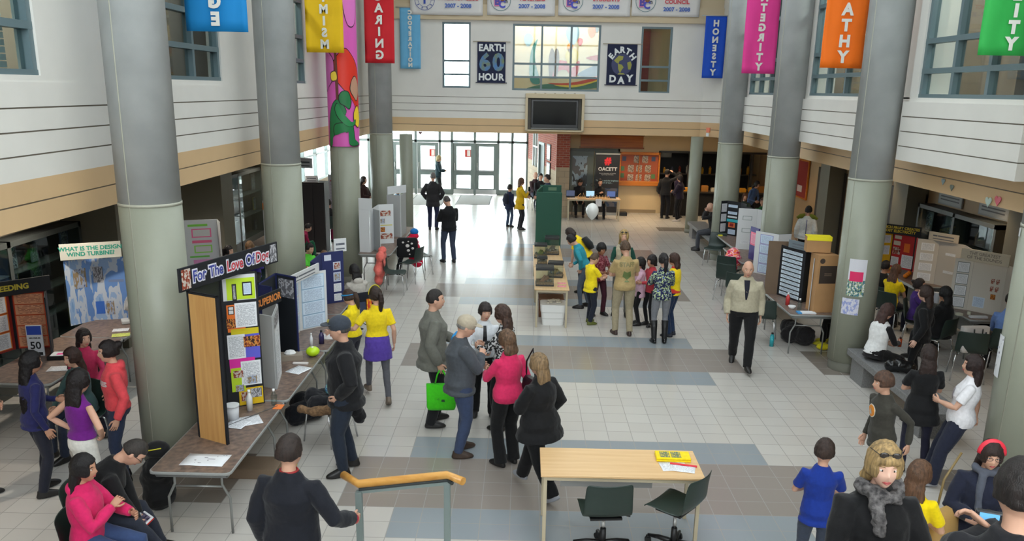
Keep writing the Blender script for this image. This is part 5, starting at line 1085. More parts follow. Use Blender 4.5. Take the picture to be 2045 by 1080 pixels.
    tm = tc if isinstance(tc, bpy.types.Material) else cloth(tc)
    gar = remeshed(W, nm, tm, t, vox*s*1.05, 3, .022 if detail else .010)
    # hair
    hk, hc = hair[0], hair[1]; hmz = hairm(hc); HA = MB(SC)
    if hk != 'none':
        v, f = [], []; n, k = 30, 18; big = .014 if hk in ('short', 'pony', 'bun') else .020
        if hk == 'crop' or hk == 'bald': big = .006
        fr_x = {'long': .60, 'bob': .60, 'pony': .72, 'bun': .72, 'short': .80, 'crop': .85, 'bald': 1., 'boy': .72, 'hood': .6}[hk]
        for j in range(k+1):
            th = max(-1.53, min(1.53, -PI/2+PI*j/k))
            for i in range(n):
                a = 2*PI*i/n; X, Y, Z = math.cos(th)*math.cos(a), math.cos(th)*math.sin(a), math.sin(th)
                # hairline: inside the face window the shell dips under the skin
                top_ = {'boy': .30, 'bob': .34, 'bald': 2}.get(hk, .48)
                d1 = min(Y-(.10 if hk in ('long', 'bob', 'hood', 'boy') else -.05), top_-Z+.25*(1-Y)*0, fr_x-abs(X)) if Z < top_ else -1
                low = (-.30-Z) if hk in ('short', 'crop', 'boy') else (-.45-Z)
                if hk in ('short', 'crop') and Y > -.25: low = max(low, -.05-Z-(0 if Y > .1 else .2))
                if hk == 'bald': low = (.25-Z) if Y < .2 else 1; low = max(low, -.3-Z) if Z < .2 and Y < .2 else 1; low = low if abs(Z) < 2 else 1; low = -1 if (-.35 < Z < .28 and Y < .15) else 1
                c = max(0, min(1, max(d1, low)*7+.5)); R_ = (1+0)*(1-c)*big-c*.014
                v.append((X*(.076+R_), Y*(.096+R_)-.004*(1-c), Z*(.120+R_*1.05)+.002))
        for j in range(k):
            for i in range(n): a = j*n+i; b = j*n+(i+1) % n; f.append((a, b, b+n, a+n))
        f.append(tuple(range(n-1, -1, -1))); f.append(tuple(k*n+i for i in range(n))); HA.add(v, f, HM)
        if hk in ('long', 'bob', 'hood'):
            Lh = hair[2] if len(hair) > 2 else (.16 if hk == 'bob' else .42); base = HM @ V_(0, -.035, .02)
            dn = (U.to_3x3() @ V_(0, -.12, -1)).normalized()
            if lean > 25: dn = V_(0, .05, -1)
            P = [base, HM @ V_(0, -.042, -.06)]; P += [P[1]+dn*Lh*q for q in (.25, .5, .75, 1.)]
            bx = (U.to_3x3() @ V_(1, 0, 0)); by = (U.to_3x3() @ V_(0, 1, 0)); n = 18; v, f = [], []
            Rr = [(.082, .070), (.090, .068), (.098, .058), (.105, .050), (.095, .042), (.045, .024)]
            for q, p in enumerate(P):
                for i in range(n): a = 2*PI*i/n; v.append(p+bx*math.cos(a)*Rr[q][0]+by*(math.sin(a)*Rr[q][1]-.012*min(q, 2)))
            for q in range(len(P)-1):
                for i in range(n): a = q*n+i; b = q*n+(i+1) % n; f.append((a, b, b+n, a+n))
            f.append(tuple(range(n-1, -1, -1))); f.append(tuple((len(P)-1)*n+i for i in range(n))); HA.add(v, f)
        if hk == 'pony': HA.tube([HM @ V_(0, -.10, .05), HM @ V_(0, -.135, .03), HM @ V_(0, -.14, -.06), HM @ V_(0, -.12, -.16), HM @ V_(0, -.11, -.24)], [.022, .034, .040, .034, .012], 12)
        if hk == 'bun': HA.ball(tuple(HM @ V_(0, -.11, .06)), .045, 12)
        if hk == 'bald': HA = HA
        remeshed(HA, 'hair', hmz, t, max(.0085, vox*.85)*s, 1, .012 if hk != 'crop' and hk != 'bald' else .004, HRT, .5)
    info = dict(t=t, s=s, U=U, HM=HM, SC=SC, arm=arm, leg=leg, gar=gar, bot=bot, u=u, SW=SW, bw=bw, body=body, Hm=Hm)
    if at:                                                          # put the crown of the head on this line of sight
        T_ = s*(HM @ V_(0, 0, .125)); q = fl(at[0], at[1], z+T_.z); R_ = Matrix.Rotation(-rad(face), 3, 'Z') @ Vector((T_.x, T_.y, 0)); t.location = (q.x-R_.x, q.y-R_.y, z)
    if seat is not None: t['seat_h'] = seat
    if open_front:                                                  # a strip of the inner shirt seen in an open jacket
        decal_poly(info, [(-.045, 1.43), (.045, 1.43), (.035, 1.30), (.012, 1.14), (-.012, 1.14), (-.035, 1.30)], 'inner_shirt', cloth(open_front), 1)
    return info
def project(info, pts2, front, lift=.004):
    """drop 2-D points (x, z in body frame) on the garment, from the front (+1) or the back (-1)"""
    o = info['gar']; bv = BVHTree.FromPolygons([v.co for v in o.data.vertices], [p.vertices for p in o.data.polygons]); out = []
    for x, z in pts2:
        a = info['SC'] @ (info['U'] @ Vector((x, front*.5, z))); b = info['SC'] @ (info['U'] @ Vector((x, 0, z))); d = (b-a).normalized(); hit = bv.ray_cast(a, d)
        out.append((hit[0]-d*lift) if hit[0] is not None else (a+d*.36*info['s']))
    return out
def decal_poly(info, pts, name, m, front=1, lift=.005, cuts=3):
    bm = bmesh.new(); f = bm.faces.new([bm.verts.new((x, 0, z)) for x, z in pts]); bmesh.ops.triangulate(bm, faces=[f])
    bmesh.ops.subdivide_edges(bm, edges=bm.edges, cuts=cuts, use_grid_fill=True); P = project(info, [(v.co.x, v.co.z) for v in bm.verts], front, lift)
    for v, p in zip(bm.verts, P): v.co = p
    me = bpy.data.meshes.new(name); bm.to_mesh(me); bm.free(); me.materials.append(m); o = bpy.data.objects.new(name, me); COL.objects.link(o); o.parent = info['t']; return o
def decal_text(info, s_, size, x, z, m, front=1, bold=.003):
    v, f = text_mesh(s_, size, bold); P = project(info, [(x+(a if front > 0 else a)*(-1 if front > 0 else 1), z+b) for a, b, _ in v], front, .006)
    return MB().add(P, f).build('lettering', m, info['t'])
def disc(r, cx, cz, n=20, ry=None): ry = ry or r; return [(cx+r*math.cos(2*PI*k/n), cz+ry*math.sin(2*PI*k/n)) for k in range(n)]
def part(info, name, mb_fn, m, frame='U', smooth=True, bevel=0):
    M = info['SC'] @ (info[frame] if frame in info else Matrix.Identity(4)); mb = MB(M); mb_fn(mb); return mb.build(name, m, info['t'], smooth, bevel)
def cap(info, c, brim=True, badge=None):
    part(info, 'cap_crown', lambda b: b.ball((0, -.004, .045), (.092, .112, .092), 20), cloth(c), 'HM')
    if brim: part(info, 'cap_brim', lambda b: b.loft([(0, .105, .052, .072, .075), (0, .105, .060, .070, .073)], 20), cloth(c), 'HM')
    if badge: part(info, 'cap_badge', lambda b: b.ball((0, .100, .085), (.035, .012, .018), 10), paint(badge), 'HM')
def glasses(info, c=(40, 36, 36), up=False):
    z, y = (.095, .078) if up else (.006, .092)
    def f(b):
        for sg in (-1, 1):
            P = [(sg*.031+.022*math.cos(2*PI*k/12), y+.004, z+.015*math.sin(2*PI*k/12)) for k in range(13)]; b.tube(P, .0022, 6); b.tube([(sg*.053, y, z), (sg*.082, .0, z+.002)], .0022, 6)
        b.tube([(-.009, y+.005, z+.002), (.009, y+.005, z+.002)], .0022, 6)
    part(info, 'glasses', f, paint(c, .3), 'HM')
    if up: part(info, 'lenses', lambda b: [b.ball((sg*.031, y+.004, z), (.021, .004, .014), 12) for sg in (-1, 1)], paint((60, 54, 50), .15), 'HM')
def headband(info, c, w=.012):
    part(info, 'headband', lambda b: b.tube([(.098*math.cos(a), .02+.02*math.sin(a)*0, .02+.122*math.sin(a)) for a in [PI*k/14 for k in range(15)]], [(w*.4, w)]*15, 8), paint(c, .5), 'HM')
def hand(info, i): return info['SC'] @ (info['arm'][i][2]+(info['arm'][i][2]-info['arm'][i][1]).normalized()*.07)
def world_hand(info, i):
    t = info['t']; return Matrix.Translation(t.location) @ Matrix.Rotation(t.rotation_euler[2], 4, 'Z') @ hand(info, i)
JB = (44, 52, 74); BKC = (24, 24, 27); BRH = (62, 44, 34); DKH = (30, 24, 24); BLO = (172, 138, 92)
# ---- centre group
a = person('man in black coat and dark cap holding a camera bag, nearest standing on the left', -1.95, 8.66, -104, 1.86, legs='easy', arms=('pocket', 'down'), head=(8, 4), bw=1.34, top=(BKC, 'coat'), hem=.78, bottom=((34, 42, 56), 'jeans'), hair=('crop', (90, 84, 80)), detail=2, open_front=(20, 20, 22))
cap(a, (58, 64, 74), badge=(150, 140, 60)); p = world_hand(a, 1)
t = thing('camera_bag', 'small black camera bag hanging from the hand of the man in the dark cap', 'bag', (p.x, p.y, p.z-.27), rad(10)); MB().box(-.11, .11, -.08, .08, 0, .21).build('pouch', cloth((24, 24, 26)), t, True, .04, 4); MB().tube([(-.08, 0, .2), (-.03, 0, .27), (.03, 0, .27), (.08, 0, .2)], .012).build('strap', BLK, t, True); MB().box(-.09, .09, -.095, -.08, .03, .13).build('pocket', cloth((30, 30, 32)), t, True, .01)
a = person('girl in yellow T-shirt with a purple jacket tied round her waist', -1.98, 10.9, -20, 1.66, legs='walk', arms=('out', 'down'), head=(-25, 0), fem=True, bw=1.08, top=((236, 206, 30), 'tee'), hem=.98, bottom=((84, 84, 90), 'slim'), shoes=(110, 96, 84), hair=('pony', (54, 38, 32)), detail=2)
headband(a, (220, 200, 40))
sk_ = MB(a['SC']); sk_.loft([(0, -.02, .66, .215, .16), (0, -.02, .80, .20, .155), (0, -.015, .95, .182, .138), (0, 0, 1.02, .165, .125)], 22); remeshed(sk_, 'tied_jacket', cloth((84, 62, 152)), a['t'], .012, 3, .035)
a = person('girl in yellow T-shirt and blue headband beside the white board', -2.42, 11.4, -72, 1.50, arms=('table', 'table'), head=(0, 18), fem=True, top=((240, 214, 30), 'tee'), bottom=((50, 50, 60), 'jeans'), hair=('pony', (70, 50, 38)), detail=1, hem=.88)
part(a, 'headband', lambda b: b.tube([(.092*math.cos(2*PI*k/20), .108*math.sin(2*PI*k/20), .045+.015*math.sin(2*PI*k/20)) for k in range(21)], [(.005, .016)]*21, 6), paint((30, 120, 170)), 'HM')
for z0 in (1.02, 1.06): pass
a = person('tall man in olive grey jacket holding a bright green bag', -1.12, 10.1, 72, 1.84, legs='easy', arms=('front', 'down'), head=(6, 2), bw=1.2, top=((106, 106, 98), 'coat'), hem=.76, flare=.05, bottom=(BKC, 'suit'), hair=('crop', (44, 38, 36)), detail=2)
p = world_hand(a, 1)
t = thing('tote_bag', 'bright green fabric tote bag held by the man in the olive grey jacket', 'bag', (p.x+.0, p.y-.03, p.z-.52), rad(4)); GRB = cloth((60, 186, 24))
MB().loft([(0, 0, 0, .17, .05), (0, 0, .04, .185, .06), (0, 0, .34, .19, .03)], 24, e=5).build('bag_body', GRB, t, True); MB().tube([(-.08, -.01, .33), (-.05, 0, .46), (-.02, 0, .52)], .010).tube([(.08, -.01, .33), (.05, 0, .46), (.02, 0, .52)], .010).build('handle', GRB, t, True); lettering('printed_mark', '*  m', .05, paint((20, 60, 30)), t, facing(.0, -.066, .14), .004)
a = person('man in grey jacket with bright blue shoulder and beige cap', -.70, 9.20, 70, 1.76, legs='easy', arms=('front', 'chest'), head=(10, 20), bw=1.3, top=((72, 76, 82), 'jacket'), hem=.80, bottom=((56, 68, 96), 'jeans'), shoes=(62, 48, 40), hair=('crop', (150, 146, 142)), detail=2)
cap(a, (178, 166, 146)); part(a, 'shoulder_panel', lambda b: b.tube([(-.15, -.02, 1.455), (-.215, -.02, 1.42), (-.268, -.02, 1.34), (-.285, -.01, 1.24)], [(.05, .018)]*4, 8), paint((40, 150, 220)), 'U')
a = person('boy in white shirt and black tie facing the camera', -.48, 10.42, 172, 1.60, legs='easy', arms=('down', 'front'), head=(-12, 6), sk='l', top=((214, 218, 224), 'long'), hem=.90, bottom=(BKC, 'suit'), hair=('boy', (50, 40, 38)), detail=1)
decal_poly(a, [(-.022, 1.41), (.022, 1.41), (.032, 1.14), (0, 1.10), (-.032, 1.14)], 'tie', paint((20, 20, 24)), 1, .010)
PATB = photo_mat('pattern_black_white', [(24, 24, 26), (200, 200, 200), (30, 30, 32), (160, 160, 165)], 40, 2)
def pattern(key, c1, c2, scale=26., thr=.5, c3=None):
    m = bpy.data.materials.new(key); m.use_nodes = True; nt = m.node_tree; b = nt.nodes['Principled BSDF']; N = nt.nodes.new; L = nt.links.new
    tc = N('ShaderNodeTexCoord'); n = N('ShaderNodeTexNoise'); n.inputs['Scale'].default_value = scale; n.inputs['Detail'].default_value = 2; L(tc.outputs['Object'], n.inputs['Vector'])
    r = N('ShaderNodeValToRGB'); r.color_ramp.interpolation = 'CONSTANT'; e = r.color_ramp.elements; e[0].color = (*lin(c1), 1); e[1].position = thr; e[1].color = (*lin(c2), 1)
    if c3: q = e.new(thr+.08); q.color = (*lin(c3), 1)
    L(n.outputs['Fac'], r.inputs[0]); L(r.outputs[0], b.inputs['Base Color']); b.inputs['Roughness'].default_value = .85; return m
a = person('woman in black and white patterned blouse with brown hair', -.20, 10.0, -62, 1.68, legs='stand', arms=('hold', 'hold'), head=(-5, 8), fem=True, bw=1.1, top=(pattern('blouse', (26, 26, 28), (196, 196, 196), 34, .52), 'long'), hem=.82, bottom=(BKC, 'wide'), hair=('long', (76, 54, 44), .26), detail=2)
a = person('woman in raspberry red sweater and black trousers with a shoulder bag', -.13, 8.93, -38, 1.66, legs='stand', arms=('hold', 'down'), head=(-8, 4), fem=True, bw=1.14, top=((206, 44, 92), 'sweater'), hem=.86, bottom=((20, 20, 22), 'wide'), hair=('bob', (112, 84, 62), .12), detail=2)
t = thing('shoulder_bag', 'black leather shoulder bag carried by the woman in red', 'bag', (.13, 8.88, .86), rad(-60)); MB().loft([(0, 0, 0, .15, .05), (0, 0, .05, .17, .065), (0, 0, .2, .15, .05), (0, 0, .25, .11, .03)], 22, e=3).build('bag_body', paint((24, 24, 28), .35), t, True); MB().tube([(-.11, 0, .22), (-.09, -.01, .42), (-.02, .03, .58), (.05, .0, .42), (.11, 0, .22)], .010).build('strap', BLK, t, True)
a = person('woman in loose black jacket with streaked blond hair walking left, seen from behind', .22, 8.22, -48, 1.62, legs='walkr', arms=('front', 'pocket'), head=(-10, 4), fem=True, bw=1.3, top=((20, 20, 22), 'coat'), hem=.74, flare=.22, bottom=((20, 20, 22), 'wide'), shoes=(150, 152, 158), hair=('long', (150, 122, 88), .20), detail=2)
# ---- foreground
a = person('man in black blazer seen from behind in the foreground, right arm out', 0, 0, 12, 1.78, at=(577, 868), legs='easy', arms=('down', ((.40, .20, 1.02), (.6, -.9, -.6), .9)), head=(6, 0), bw=1.22, top=((26, 28, 36), 'jacket'), hem=.74, bottom=((24, 24, 28), 'suit'), hair=('short', (56, 44, 40)), detail=2)
part(a, 'shirt_collar', lambda b: b.tube([(.066*math.cos(q), .056*math.sin(q), 1.468) for q in [2*PI*k/16 for k in range(17)]], .010, 6), paint((150, 30, 34)), 'U')
def cuff(info, i, c, w=.045):
    sh, el, wr, cu = info['arm'][i]; d = (wr-el).normalized(); MB(info['SC']).tube([wr-d*.012, wr+d*.025], w, 12).build('cuff', paint(c), info['t'], True)
cuff(a, 1, (206, 30, 60), .040)
person('boy in royal blue T-shirt seen from behind at the lower right', 0, 0, 12, 1.42, at=(1650, 876), arms=('front', 'front'), head=(14, 0), top=((24, 52, 140), 'tee'), hem=.80, bottom=((60, 68, 84), 'jeans'), hair=('short', (60, 44, 38)), detail=2)
a = person('blond woman in black coat and grey furry scarf, foreground right', 0, 0, 180, 1.66, z=.86, at=(1772, 886), arms=('front', 'front'), head=(8, 2), fem=True, sk='p', bw=1.22, top=((20, 20, 22), 'coat'), hem=.72, flare=.1, bottom=(BKC, 'jeans'), hair=('bob', (182, 150, 100), .07), detail=2)
sc = MB(a['SC'])
for k in range(15): q = 2*PI*k/14; sc.ball(tuple(a['u'](.100*math.cos(q), .088*math.sin(q)+.008, 1.462+.02*math.sin(q*2)-.018*math.sin(q))), .042, 8)
sc.tube([a['u'](.06, .10, 1.44), a['u'](.05, .155, 1.34), a['u'](.04, .165, 1.24)], [.045, .042, .03], 10)
remeshed(sc, 'furry_scarf', mat('scarf_fur', (120, 116, 116), .9, noise=.6, scale=30, bump=1, bscale=60, rgb2=(36, 34, 36)), a['t'], .012, 1, .03, HRT)
glasses(a, (40, 34, 32), up=True)
person('girl in yellow T-shirt with long light brown hair at the lower right', 0, 0, 40, 1.55, at=(1842, 920), arms=('front', 'front'), head=(18, 4), fem=True, top=((244, 214, 10), 'tee'), hem=.74, bottom=((190, 190, 190), 'jeans'), hair=('long', (112, 80, 58), .26), detail=2, flare=.1)
a = person('young woman with red hairband, glasses and dark coat at the lower right', 0, 0, 205, 1.62, at=(1984, 882), arms=('front', 'front'), head=(-12, 4), fem=True, bw=1.12, top=((30, 34, 52), 'coat'), hem=.7, flare=.12, bottom=(BKC, 'jeans'), hair=('bob', (54, 38, 34), .14), detail=2)
headband(a, (226, 50, 70), .020); glasses(a, (60, 50, 56)); p = a['t'].location
sc = MB(a['SC']); sc.tube([a['u'](.09*math.cos(q), .078*math.sin(q), 1.455) for q in [2*PI*k/14 for k in range(15)]], .034, 10); sc.tube([a['u'](.03, .10, 1.43), a['u'](.04, .14, 1.25), a['u'](.03, .15, 1.12)], [.035, .035, .03], 10); remeshed(sc, 'grey_scarf', cloth((84, 88, 100)), a['t'], .012, 2, .02)
t = thing('tan_shoulder_bag', 'tan leather bag carried by the young woman with the red hairband', 'bag', (p.x-.33, p.y-.08, .74), rad(35)); MB().loft([(0, 0, 0, .15, .06), (0, 0, .06, .19, .08), (0, 0, .22, .18, .06), (0, 0, .28, .12, .03)], 22, e=3).build('bag_body', paint((176, 140, 84), .4), t, True); MB().tube([(-.14, 0, .24), (-.05, .02, .55), (.12, .0, .75)], .010).build('strap', paint((120, 100, 60)), t, True)
# stairs going down from the landing where the photograph was taken
struct('floor_stair', MB().box(-.9, 2.6, -4, -.37, 2.42, 2.60), paint((150, 150, 148)))
sb = MB()
for k in range(17): sb.box(-.9, 2.6, -.37+k*.34, -.37+(k+1)*.34, max(0, 2.6-.15*(k+1)-.30), 2.6-.15*(k+1)+.0)
struct('floor_stair_flight', sb, paint((150, 150, 148)))
a = person('person with dark hair holding up a camera at the lower right edge', 0, 0, 20, 1.74, z=1.25, at=(2052, 918), arms=(((-.03, .40, 1.27), (.8, .2, -1), .9), ((-.02, .34, 1.29), (.8, .2, -1), .9)), head=(0, 2), top=((26, 26, 30), 'jacket'), hem=.80, bottom=(BKC, 'jeans'), hair=('short', (36, 28, 26)), detail=2)
p = (world_hand(a, 0)+world_hand(a, 1))/2
t = thing('compact_camera', 'compact camera held up by the person at the lower right edge', 'camera', (p.x, p.y+.02, p.z-.01), -rad(20)); MB().box(-.055, .055, -.014, .014, -.032, .032).build('camera_body', paint((40, 40, 44), .3), t, bevel=.006); MB().sheet(-.040, .036, -.026, .026, -.0155).build('screen', mat('lcd', (90, 150, 190), .2, emit=(90, 150, 200, .6)), t); MB().cyl(0, 0, .014, .035, .024, 18, M=Matrix.Rotation(-PI/2, 4, 'X')).build('lens', paint((20, 20, 22), .2), t, True)
a = person('boy in dark brown T-shirt with an orange round print, walking left', 0, 0, -108, 1.56, at=(1766, 742), legs='walk', arms=('back', 'down'), head=(22, 0), lean=4, top=((62, 60, 54), 'long'), hem=.80, bottom=((44, 48, 64), 'jeans'), hair=('boy', (92, 66, 52)), detail=2)
decal_poly(a, disc(.078, .05, 1.26), 'print_border', paint((220, 214, 204)), 1, .006); decal_poly(a, disc(.068, .05, 1.26), 'orange_print', paint((226, 140, 40)), 1, .009); decal_poly(a, [(.03, 1.22), (.08, 1.22), (.085, 1.25), (.06, 1.27), (.05, 1.30), (.035, 1.25)], 'print_mark', paint((190, 190, 184)), 1, .012)
for k in range(4):
    sh, el, wr, cu = a['arm'][1]; q = el.lerp(wr, .15+.25*k); MB(a['SC']).ball(tuple(q+Vector((.020, -.02, 0))), (.032, .032, .026), 10).build('sleeve_print', paint((206, 130, 50)), a['t'], True)
a = person('girl with long brown hair in black T-shirt seen from behind, arms folded', 4.62, 8.95, 12, 1.58, legs='easy', arms=('fold', 'fold'), head=(6, 6), fem=True, bw=1.06, top=((20, 20, 22), 'tee'), hem=.72, flare=.14, bottom=((34, 34, 52), 'slim'), hair=('long', (50, 34, 30), .30), detail=2)
a = person('girl with curly dark hair in white T-shirt leaning back on the near right column', 4.88, 8.60, -62, 1.60, legs=((.10, .20, 0), (.12, .26, 0)), arms=('front', 'behind'), lean=-7, head=(-6, 6), fem=True, bw=1.2, top=((226, 224, 228), 'tee'), hem=.86, bottom=((36, 40, 58), 'wide'), shoes=(150, 150, 156), hair=('long', (46, 30, 28), .26), detail=2)
decal_poly(a, [(-.07, 1.16), (.02, 1.14), (.07, 1.20), (.02, 1.24), (-.02, 1.30), (-.05, 1.24)], 'grey_print', paint((170, 160, 164)), 1, .006)
# ---- left front
person('woman in bright pink hoodie and jeans seated, hand raised', 0, 0, 84, 1.62, at=(166, 908), seat=.45, legs='sitcross', arms=('hold', 'chest'), head=(4, 4), fem=True, sk='m', bw=1.1, top=((206, 36, 96), 'hoodie'), hem=.86, bottom=((52, 70, 108), 'jeans'), hair=('long', (26, 22, 24), .30), detail=2)
a = person('man in black jacket seated and bent over a white tablet', 0, 0, 72, 1.74, at=(292, 884), seat=.45, legs='sitout', arms=(((.05, .42, 1.02), (1, -.2, -.6), .7), ((.05, .42, 1.02), (1, -.2, -.6), .7)), lean=34, head=(0, 22), bw=1.12, top=((22, 22, 24), 'jacket'), hem=.86, bottom=((40, 44, 56), 'jeans'), shoes=(36, 30, 28), hair=('crop', (60, 54, 50)), detail=2)
glasses(a); cuff(a, 0, (206, 206, 210), .032); p = (world_hand(a, 0)+world_hand(a, 1))/2
t = thing('tablet', 'white tablet held by the seated man in the black jacket', 'tablet', (p.x, p.y, p.z+.03), -rad(40)); t.rotation_euler = (rad(30), 0, -rad(40)); MB().box(-.12, .12, -.085, .085, -.004, .004).build('white_case', paint((226, 226, 228), .3), t, bevel=.004); MB().box(-.095, .095, -.068, .068, .0042, .005).build('screen', photo_mat('tablet_screen', [(60, 60, 90), (120, 110, 130), (40, 40, 60)], 5, 2), t); MB().box(-.10, .125, -.09, .08, -.012, -.006).build('red_cover', paint((190, 40, 40)), t)
BT = MB
SEATED_FRONT = True
a = person('girl in purple camisole and white trousers with hands on hips', 0, 0, 22, 1.62, at=(156, 738), legs='easy', arms=('hip', 'hip'), head=(10, 4), fem=True, top=((108, 30, 126), 'tank'), hem=.94, flare=.10, bottom=((214, 212, 206), 'slim'), hair=('long', (30, 22, 24), .30), detail=2)
a = person('girl in coral pink lettered hoodie and jeans, dark hair tied back', 0, 0, -118, 1.64, at=(212, 680), legs='stand', arms=('down', 'hip'), head=(0, 4), fem=True, bw=1.05, top=((222, 76, 84), 'hoodie'), hem=.88, bottom=((48, 58, 84), 'jeans'), hair=('bun', (36, 26, 26)), detail=2)
decal_text(a, 'MUSKIES', .075, .0, 1.25, paint((226, 206, 206)), 1, .004)
person('woman with very long black hair in navy top and dark jeans at the left edge', -5.06, 7.98, 40, 1.60, legs='easy', arms=('front', 'down'), head=(6, 4), fem=True, sk='m', bw=1.04, top=((34, 36, 84), 'long'), hem=.84, bottom=((34, 36, 48), 'jeans'), hair=('long', (22, 18, 22), .52), detail=2)
person('person in dark jeans at the far left edge, cut by the picture', -5.62, 7.75, 60, 1.66, legs='easy', arms=('front', 'front'), top=((34, 36, 50), 'jacket'), bottom=((36, 40, 54), 'jeans'), hair=('short', (36, 28, 28)), detail=1)
person('girl with brown hair seated by the orange board in the dark left aisle', 0, 0, -150, 1.58, at=(140, 695), seat=.45, legs='sit', arms=('lap', 'lap'), lean=6, fem=True, top=((60, 84, 84), 'long'), bottom=((44, 52, 70), 'jeans'), hair=('long', (66, 42, 34), .22), detail=1)
a = person('girl with sunglasses on her head in a pink top behind the coral hoodie', 0, 0, 150, 1.58, at=(166, 657), seat=.45, legs='sit', arms=('lap', 'lap'), head=(-20, 4), fem=True, top=((190, 50, 90), 'long'), bottom=((44, 44, 60), 'jeans'), hair=('long', (44, 30, 28), .2), detail=1); glasses(a, (30, 26, 26), True)
person('girl with wavy blond hair and purple sleeves seated looking at a phone', 0, 0, 172, 1.60, at=(497, 484), seat=.45, legs='sit', arms=('chest', 'chest'), lean=10, head=(0, 22), fem=True, top=((66, 54, 140), 'hoodie'), bottom=((30, 28, 32), 'jeans'), hair=('long', (140, 104, 70), .26), detail=1)
person('girl with dark hair seated beside the blond girl with the phone', 0, 0, 110, 1.56, at=(456, 490), seat=.45, legs='sit', arms=('lap', 'lap'), fem=True, top=((30, 30, 34), 'long'), bottom=(BKC, 'jeans'), hair=('pony', (34, 26, 26)), detail=1)
person('person in blue grey top standing behind the second left column', 0, 0, 60, 1.62, at=(562, 388), arms=('front', 'down'), top=((92, 110, 136), 'long'), bottom=((36, 36, 44), 'jeans'), hair=('short', (40, 32, 30)), detail=0)
person('girl with dark hair smiling down behind the white board on the left', 0, 0, 120, 1.50, at=(620, 486), seat=.45, legs='sit', arms=('lap', 'lap'), head=(0, 14), fem=True, top=((90, 200, 60), 'tee'), bottom=(BKC, 'jeans'), hair=('short', (34, 26, 26)), detail=1)
a = person('girl with glasses in bright green looking over the white board on the left', 0, 0, 178, 1.54, at=(647, 500), seat=.45, legs='sit', arms=('lap', 'lap'), fem=True, sk='p', top=((90, 206, 50), 'tee'), bottom=(BKC, 'jeans'), hair=('pony', (132, 96, 70)), detail=1); glasses(a, (160, 50, 50))
a = person('girl with black hair in light grey hoodie sitting in the wheelchair', 0, 0, -38, 1.56, at=(706, 528), seat=.50, legs='sit', arms=('lap', 'lap'), lean=4, head=(-8, 8), fem=True, bw=1.15, top=((176, 170, 162), 'hoodie'), hem=.88, bottom=((40, 40, 48), 'jeans'), hair=('long', (26, 22, 24), .14), detail=2); WCP = a['t'].location.copy()
person('child seated on the floor side chair in the far left aisle, dark hair', 0, 0, -20, 1.50, at=(656, 398), seat=.45, legs='sit', arms=('lap', 'lap'), top=((28, 28, 30), 'long'), bottom=((140, 40, 80), 'jeans'), hair=('short', (28, 22, 24)), detail=0)
person('child in green trousers crouching under the far left aisle table', 0, 0, 70, 1.30, at=(618, 446), seat=.20, legs='sit', arms=('lap', 'lap'), lean=20, top=((150, 30, 70), 'long'), bottom=((30, 96, 66), 'jeans'), hair=('short', (40, 30, 28)), detail=0)
person('woman in brown coat standing between the two farthest left columns', 0, 0, 110, 1.66, at=(726, 352), arms=('front', 'front'), fem=True, bw=1.1, top=((62, 40, 38), 'coat'), bottom=(BKC, 'jeans'), hair=('long', (60, 42, 36), .2), detail=0)
person('dark haired person seated behind the farthest left boards', 0, 0, 120, 1.6, at=(795, 372), seat=.45, legs='sit', arms=('lap', 'lap'), top=((60, 160, 210), 'long'), bottom=(BKC, 'jeans'), hair=('short', (30, 26, 26)), detail=0)
person('person in a dark grey hood seated behind the board with small photos', 0, 0, 100, 1.5, at=(762, 395), seat=.45, legs='sit', arms=('lap', 'lap'), top=((84, 84, 88), 'hoodie'), bottom=(BKC, 'jeans'), hair=('hood', (84, 84, 88), .1), detail=0)
# ---- far middle
person('man in black jacket standing with bent head in the middle distance', -1.86, 20.55, -28, 1.72, legs='easy', arms=('front', 'front'), head=(-20, 26), bw=1.12, top=((20, 20, 22), 'jacket'), hem=.84, bottom=((56, 64, 84), 'jeans'), hair=('crop', (84, 76, 74)), detail=1)
person('man in long dark coat seen from behind, farther off', -2.80, 25.5, 4, 1.80, legs='stand', arms=('pocket', 'pocket'), bw=1.1, top=((44, 42, 44), 'coat'), hem=.72, bottom=((40, 44, 72), 'jeans'), hair=('crop', (130, 124, 120)), detail=1)
person('woman with short blond hair in teal black coat close to the glass doors', -3.50, 34.0, 88, 1.66, arms=('front', 'front'), fem=True, top=((28, 48, 56), 'coat'), hem=.8, bottom=(BKC, 'jeans'), hair=('bob', (190, 168, 120), .05), detail=1)
person('woman in mustard yellow cardigan and dark trousers facing right', -.10, 25.9, 76, 1.64, arms=('front', 'chest'), fem=True, bw=1.12, top=((206, 164, 20), 'sweater'), hem=.70, flare=.05, bottom=((34, 34, 40), 'jeans'), hair=('bob', (110, 76, 54), .14), detail=1)
a = person('child in navy jacket with a backpack beside the woman in mustard', -.45, 26.35, 40, 1.36, arms=('down', 'down'), top=((30, 38, 66), 'jacket'), hem=.74, bottom=((66, 80, 104), 'jeans'), hair=('short', (34, 28, 28)), detail=1)
part(a, 'backpack', lambda b: b.loft([(0, -.20, .98, .13, .06), (0, -.21, 1.1, .15, .09), (0, -.20, 1.32, .13, .08), (0, -.18, 1.4, .08, .04)], 18), cloth((26, 30, 48)), 'U')
